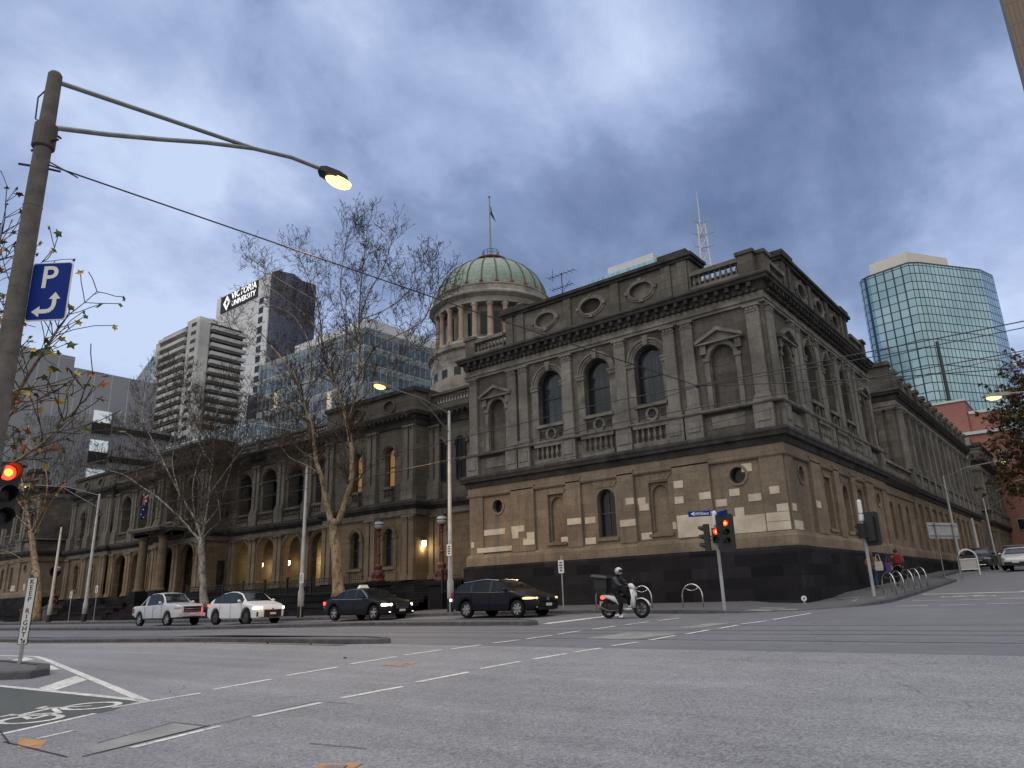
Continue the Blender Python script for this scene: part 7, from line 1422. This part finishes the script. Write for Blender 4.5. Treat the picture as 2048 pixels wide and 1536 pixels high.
TREE_A = [([(-34.2, 27.0, 0.28), (-34.47, 27.0, 2.06), (-34.75, 27.0, 3.76), (-34.89, 27.0, 4.63)], 0.55, 0.42), ([(-35.07, 27.0, 4.42), (-35.59, 26.9, 5.86), (-35.87, 26.8, 7.07), (-36.45, 26.7, 8.35), (-36.75, 26.6, 10.28), (-37.54, 26.5, 11.74), (-38.05, 26.4, 13.32), (-39.57, 26.3, 15.15), (-41.4, 26.2, 16.82)], 0.33, 0.07), ([(-34.51, 27.0, 4.37), (-33.95, 27.07, 5.7), (-33.57, 27.15, 7.12), (-33.78, 27.23, 8.64), (-34.21, 27.3, 9.96), (-34.79, 27.38, 11.16), (-35.5, 27.45, 12.79), (-36.15, 27.52, 13.72), (-37.07, 27.6, 14.78)], 0.32, 0.13), ([(-37.07, 27.6, 14.78), (-37.76, 27.76, 16.43), (-38.58, 27.92, 17.56), (-40.5, 28.08, 19.4), (-43.75, 28.24, 21.8), (-46.82, 28.4, 24.0)], 0.12, 0.03), ([(-37.51, 27.6, 15.88), (-37.61, 27.38, 17.94), (-37.97, 27.15, 19.76), (-38.92, 26.93, 21.8), (-39.89, 26.7, 23.55)], 0.1, 0.03), ([(-34.44, 27.5, 10.47), (-34.03, 27.54, 11.81), (-33.8, 27.57, 13.13), (-33.78, 27.61, 14.95), (-33.95, 27.65, 16.76), (-34.0, 27.69, 18.07), (-33.92, 27.73, 19.78), (-33.71, 27.76, 21.84), (-33.56, 27.8, 23.42)], 0.16, 0.03), ([(-33.9, 27.5, 13.04), (-31.99, 27.2, 14.51), (-30.07, 26.9, 14.65), (-27.33, 26.6, 14.79), (-26.14, 26.3, 15.7), (-25.38, 26.0, 16.56)], 0.1, 0.03), ([(-33.85, 27.6, 16.99), (-33.4, 28.0, 19.02), (-32.7, 28.4, 20.32), (-32.25, 28.8, 22.44)], 0.08, 0.025), ([(-34.16, 27.5, 11.51), (-32.79, 27.88, 12.26), (-31.44, 28.25, 12.68), (-30.78, 28.62, 14.51), (-29.88, 29.0, 14.39)], 0.09, 0.03), ([(-36.89, 26.7, 10.31), (-38.33, 26.32, 11.76), (-40.03, 25.95, 12.67), (-42.38, 25.57, 13.39), (-43.68, 25.2, 14.28)], 0.1, 0.03), ([(-37.68, 26.6, 11.78), (-37.44, 26.7, 13.62), (-37.63, 26.8, 15.71), (-39.12, 26.9, 17.85), (-41.11, 27.0, 19.51), (-45.82, 27.1, 21.65)], 0.09, 0.03), ([(-36.45, 26.7, 8.35), (-37.84, 26.5, 9.14), (-38.95, 26.3, 10.24), (-39.57, 26.1, 11.29)], 0.07, 0.03), ([(-38.05, 26.4, 13.32), (-40.51, 26.5, 14.92), (-43.22, 26.6, 17.0), (-46.18, 26.7, 19.28), (-47.5, 26.8, 20.44)], 0.08, 0.03), ([(-36.12, 27.5, 13.71), (-34.93, 27.4, 15.21), (-34.91, 27.3, 17.19), (-35.4, 27.2, 19.36), (-34.91, 27.1, 22.0), (-34.34, 27.0, 23.2)], 0.09, 0.025), ([(-35.71, 26.7, 6.74), (-35.66, 26.45, 7.31), (-36.73, 26.2, 8.02), (-38.04, 25.95, 8.63), (-38.8, 25.7, 9.49)], 0.06, 0.03), ([(-33.61, 27.4, 16.86), (-31.48, 27.6, 17.0), (-29.94, 27.8, 17.59), (-28.45, 28.0, 18.82)], 0.07, 0.025), ([(-38.44, 27.5, 19.64), (-42.72, 27.5, 22.43), (-45.48, 27.5, 24.51), (-47.69, 27.5, 26.08)], 0.06, 0.02)]
TREE_B = [([(-47.76, 26.6, -0.18), (-48.33, 26.6, 2.1), (-48.75, 26.6, 3.78), (-48.96, 26.6, 4.64)], 0.38, 0.28), ([(-48.77, 26.6, 4.29), (-51.19, 26.36, 5.92), (-54.29, 26.12, 7.75), (-56.78, 25.88, 8.91), (-59.75, 25.64, 10.26), (-62.4, 25.4, 10.98)], 0.15, 0.03), ([(-48.96, 26.6, 4.64), (-50.18, 26.7, 6.03), (-52.87, 26.8, 8.1), (-55.46, 26.9, 10.32), (-58.07, 27.0, 12.62), (-60.44, 27.1, 14.68), (-62.12, 27.2, 17.18)], 0.15, 0.03), ([(-48.82, 26.6, 4.63), (-48.6, 26.67, 6.16), (-48.58, 26.73, 8.15), (-48.61, 26.8, 9.73), (-48.81, 26.87, 11.55), (-48.89, 26.93, 13.06), (-48.81, 27.0, 15.33)], 0.17, 0.03), ([(-48.5, 26.8, 7.73), (-45.88, 26.47, 9.11), (-43.47, 26.13, 10.27), (-41.94, 25.8, 11.65)], 0.08, 0.03), ([(-48.57, 26.6, 5.47), (-47.44, 26.95, 6.76), (-47.33, 27.3, 8.52), (-47.25, 27.65, 10.69), (-47.76, 28.0, 12.67)], 0.08, 0.03), ([(-48.79, 26.9, 9.77), (-51.08, 27.05, 11.56), (-52.9, 27.2, 14.2), (-54.84, 27.35, 17.04), (-56.21, 27.5, 18.63)], 0.08, 0.025), ([(-52.87, 26.8, 8.1), (-54.15, 26.65, 10.43), (-53.92, 26.5, 12.69), (-54.99, 26.35, 15.64), (-56.79, 26.2, 18.04)], 0.08, 0.025), ([(-48.93, 26.6, 4.47), (-47.37, 26.33, 5.02), (-45.73, 26.07, 5.53), (-45.71, 25.8, 6.83)], 0.07, 0.03), ([(-55.67, 27.0, 10.36), (-59.28, 27.2, 12.41), (-63.7, 27.4, 14.41), (-67.29, 27.6, 15.47)], 0.06, 0.02), ([(-50.0, 26.6, 6.0), (-51.14, 26.83, 8.2), (-51.18, 27.05, 10.07), (-50.84, 27.28, 11.93), (-52.4, 27.5, 14.56)], 0.09, 0.03)]
TREE_Cc = [([(-75.13, 26.2, -0.7), (-75.71, 26.2, 1.95), (-77.89, 26.2, 5.15), (-79.58, 26.2, 7.57)], 0.42, 0.3), ([(-79.48, 26.2, 7.32), (-81.9, 26.05, 10.64), (-83.6, 25.9, 13.3), (-86.0, 25.75, 16.18), (-89.57, 25.6, 18.86)], 0.16, 0.03), ([(-79.23, 26.2, 7.3), (-77.89, 26.35, 9.3), (-78.0, 26.5, 11.7), (-80.05, 26.65, 14.42), (-80.17, 26.8, 16.98)], 0.16, 0.03), ([(-78.38, 26.2, 7.01), (-75.22, 26.0, 9.48), (-71.42, 25.8, 11.3), (-67.53, 25.6, 12.11), (-62.64, 25.4, 11.84)], 0.12, 0.03), ([(-79.84, 26.2, 7.59), (-85.01, 26.37, 9.49), (-90.2, 26.53, 10.5), (-97.85, 26.7, 12.36)], 0.12, 0.03), ([(-80.95, 26.2, 9.1), (-85.4, 25.7, 11.98), (-91.06, 25.2, 15.24)], 0.1, 0.03), ([(-78.3, 26.6, 11.74), (-75.45, 26.8, 13.8), (-74.29, 27.0, 15.57), (-74.15, 27.2, 17.04)], 0.08, 0.03), ([(-81.74, 26.0, 10.62), (-81.13, 26.27, 13.52), (-84.42, 26.53, 16.57), (-86.19, 26.8, 19.03)], 0.08, 0.03), ([(-80.59, 26.2, 4.84), (-82.93, 25.8, 5.67), (-88.96, 25.4, 6.52)], 0.06, 0.03)]
tree('plane_tree', 'tall bare plane tree with mottled orange-brown forked trunk behind the black sedan', TREE_A, 11, M['bark'], .95, .05, (M['leafb'],), .045, 3, L0=2.1, thick=.62)
tree('plane_tree', 'bare pale-limbed tree rising behind the gap between silver pickup and white car', TREE_B, 5, M['barkg'], 1.6, .02, (M['leafb'],), .05, 3, L0=2.3, thick=.68)
tree('plane_tree', 'bushy leftmost street tree with a few brown leaves beside the far street lamp', TREE_Cc, 8, M['bark'], .9, .06, (M['leafb'], M['leafb'], M['leafb'], M['leafy']), .06, 3, L0=2.0, thick=.8)
# twigs reaching in from a tree just outside the left edge, still holding autumn leaves
near_limbs = [[(-24.6, 5.2, -1.4), (-24.4, 5.3, .8), (-23.9, 5.3, 2.8)]] 
near_tree = [([(-24.6, 5.2, -1.5), (-24.5, 5.3, .6), (-24.0, 5.3, 2.4)], .24, .18), ([(-24.0, 5.3, 2.4), (-21.5, 5.2, 3.0), (-18.8, 5.1, 3.8), (-16.6, 5.0, 4.7), (-15.4, 5.0, 5.4)], .10, .012), ([(-24.0, 5.3, 2.4), (-21.8, 5.1, 4.2), (-19.5, 5.0, 5.7), (-17.8, 5.0, 7.0)], .11, .012), ([(-22, 5.2, 2.9), (-19, 5.2, 2.9), (-16.4, 5.2, 3.1), (-14.6, 5.2, 3.5)], .06, .010), ([(-24.0, 5.3, 2.4), (-22.5, 5.1, 5.2), (-21.2, 5, 7.6), (-20.2, 5, 9.2)], .11, .012), ([(-20.5, 5.2, 2.9), (-18.4, 5.3, 2.2), (-17.0, 5.2, 2.0)], .04, .008)]
tree('plane_tree', 'near branches with green, yellow and orange autumn leaves reaching in behind the tall pole', near_tree, 21, M['bark'], .95, .9, (M['leafg'], M['leafg'], M['leafo'], M['leafb'], M['leafg'], M['leafy']), .11, 1, L0=1.5, up=.15)
rt = [([(2.4, 58, .6), (2.2, 58, 3), (1.6, 58, 5)], .35, .25), ([(1.6, 58, 5), (.2, 57.5, 7.5), (-1.4, 57.5, 10), (-2.3, 57.5, 12.5)], .14, .02), ([(1.6, 58, 5), (-.6, 57, 6.5), (-2.6, 57, 8.2), (-3.8, 57, 9.0)], .12, .02), ([(1.6, 58, 5), (.2, 58, 9), (-2.2, 58, 11.5)], .14, .02), ([(1.0, 58, 5.5), (-1.6, 57.6, 7.0), (-3.6, 57.4, 7.4)], .09, .02), ([(1.0, 58, 5.0), (-1.4, 57.6, 5.6), (-3.9, 57.4, 5.4)], .09, .02), ([(1.2, 58, 4.6), (-1.2, 57.5, 5.2), (-3.2, 57.5, 6.0)], .08, .02), ([(.2, 57.5, 7.5), (-1.8, 58, 9), (-3.4, 58, 10.8)], .08, .02)]
tree('plane_tree', 'brown-leaved street tree at the right edge before the teal tower', rt, 31, M['bark'], 2.2, .95, (M['leafb'], M['leafb'], M['leafb'], M['leafg']), .13, 3, L0=2.2)
rt2 = [([(-3.5, 95, 1.2), (-3.5, 95, 5), (-3.6, 95, 7)], .3, .2), ([(-3.6, 95, 7), (-4.2, 95, 10), (-4.8, 95, 12.5)], .12, .02), ([(-3.6, 95, 7), (-2, 95, 10), (-1, 95, 13)], .12, .02), ([(-3.6, 95, 6.5), (-5.0, 95, 8), (-5.8, 95, 9.5)], .1, .02)]
tree('plane_tree', 'farther bare brown tree before the red brick building in the side street', rt2, 33, M['bark'], .9, .5, (M['leafb'],), .12, 2, L0=2.4)
# fallen leaves, a few on the near road
LL = ['brown leaf lying on the tip of the white triangle', 'orange leaf just nearer than the tip of the white triangle', 'brown leaf in the gutter nearest the median nose', 'orange leaf in the median gutter, second from the nose', 'brown leaf farthest along the median gutter', 'orange leaf beside the far dashed crossing line', 'brown leaf between the two dashed crossing lines']
random.seed(3)
for i, (x, y) in enumerate(((-13.2, 7.1), (-12.9, 6.7), (-18.3, 13.5), (-20.5, 13.55), (-24, 13.5), (-13.9, 11.2), (-9.9, 14.3))):
    mb = MB(); leafmb(mb, (x, y, G(x, y) + .06), .06); tag(mb.build('fallen_leaf', M['leafb'] if i % 2 else M['leafo']), LL[i], 'leaf', 'fallen leaves on the road')
# flag hanging from the balcony
fl_ = thing('hanging_flag', 'blue flag with red and white crosses and stars hanging from the courthouse balcony', 'flag', (-65.6, 31.4, 6.2))
mb = MB(); mb.tube([(-65.6, 31.7, 6.6), (-65.9, 30.2, 10.2)], .03, 6); mb.build('pole', M['galv'], fl_)
fb = P('flag_blue', (.010, .014, .11, 1), .8, var=.15); fw = P('flag_white', (.5, .5, .5, 1), .8, var=.05); fr = P('flag_red', (.35, .02, .03, 1), .8, var=.05)
def fpt(u, v, o=0): return (-65.9 - .05 + (u - .5) * .95 + .06 * sin(v * 7), 30.3 + .10 * sin(u * 9 + v * 3) - o, 9.9 - v * 2.3)
def fpatch(mb, poly, o):
    mb.face([fpt(u, v, o) for u, v in poly])
mb = MB(); mb.grid([[fpt(u / 12, v / 12) for u in range(13)] for v in range(13)]); fo = mb.build('cloth', fb, fl_, True); fo.modifiers.new('s', 'SOLIDIFY').thickness = .008
def strip(mb, u0, v0, u1, v1, w, o):
    d = Vector((u1 - u0, v1 - v0)); n = d.length; d.normalize(); q = Vector((-d.y, d.x)) * w
    for k in range(6):
        a = Vector((u0, v0)) + d * n * k / 6; b = Vector((u0, v0)) + d * n * (k + 1) / 6; mb.face([fpt(*(a - q), o), fpt(*(b - q), o), fpt(*(b + q), o), fpt(*(a + q), o)])
mb = MB(); strip(mb, .02, .02, .98, .44, .035, .02); strip(mb, .98, .02, .02, .44, .035, .022); strip(mb, .5, .01, .5, .45, .09, .024); strip(mb, .02, .23, .98, .23, .055, .026)
for u, v in ((.5, .62), (.3, .8), (.7, .78), (.5, .92), (.25, .6)): strip(mb, u - .05, v, u + .05, v, .025, .02)
mb.build('white_crosses', fw, fo); mb = MB(); strip(mb, .5, .01, .5, .45, .05, .032); strip(mb, .02, .23, .98, .23, .03, .034); mb.build('red_cross', fr, fo)
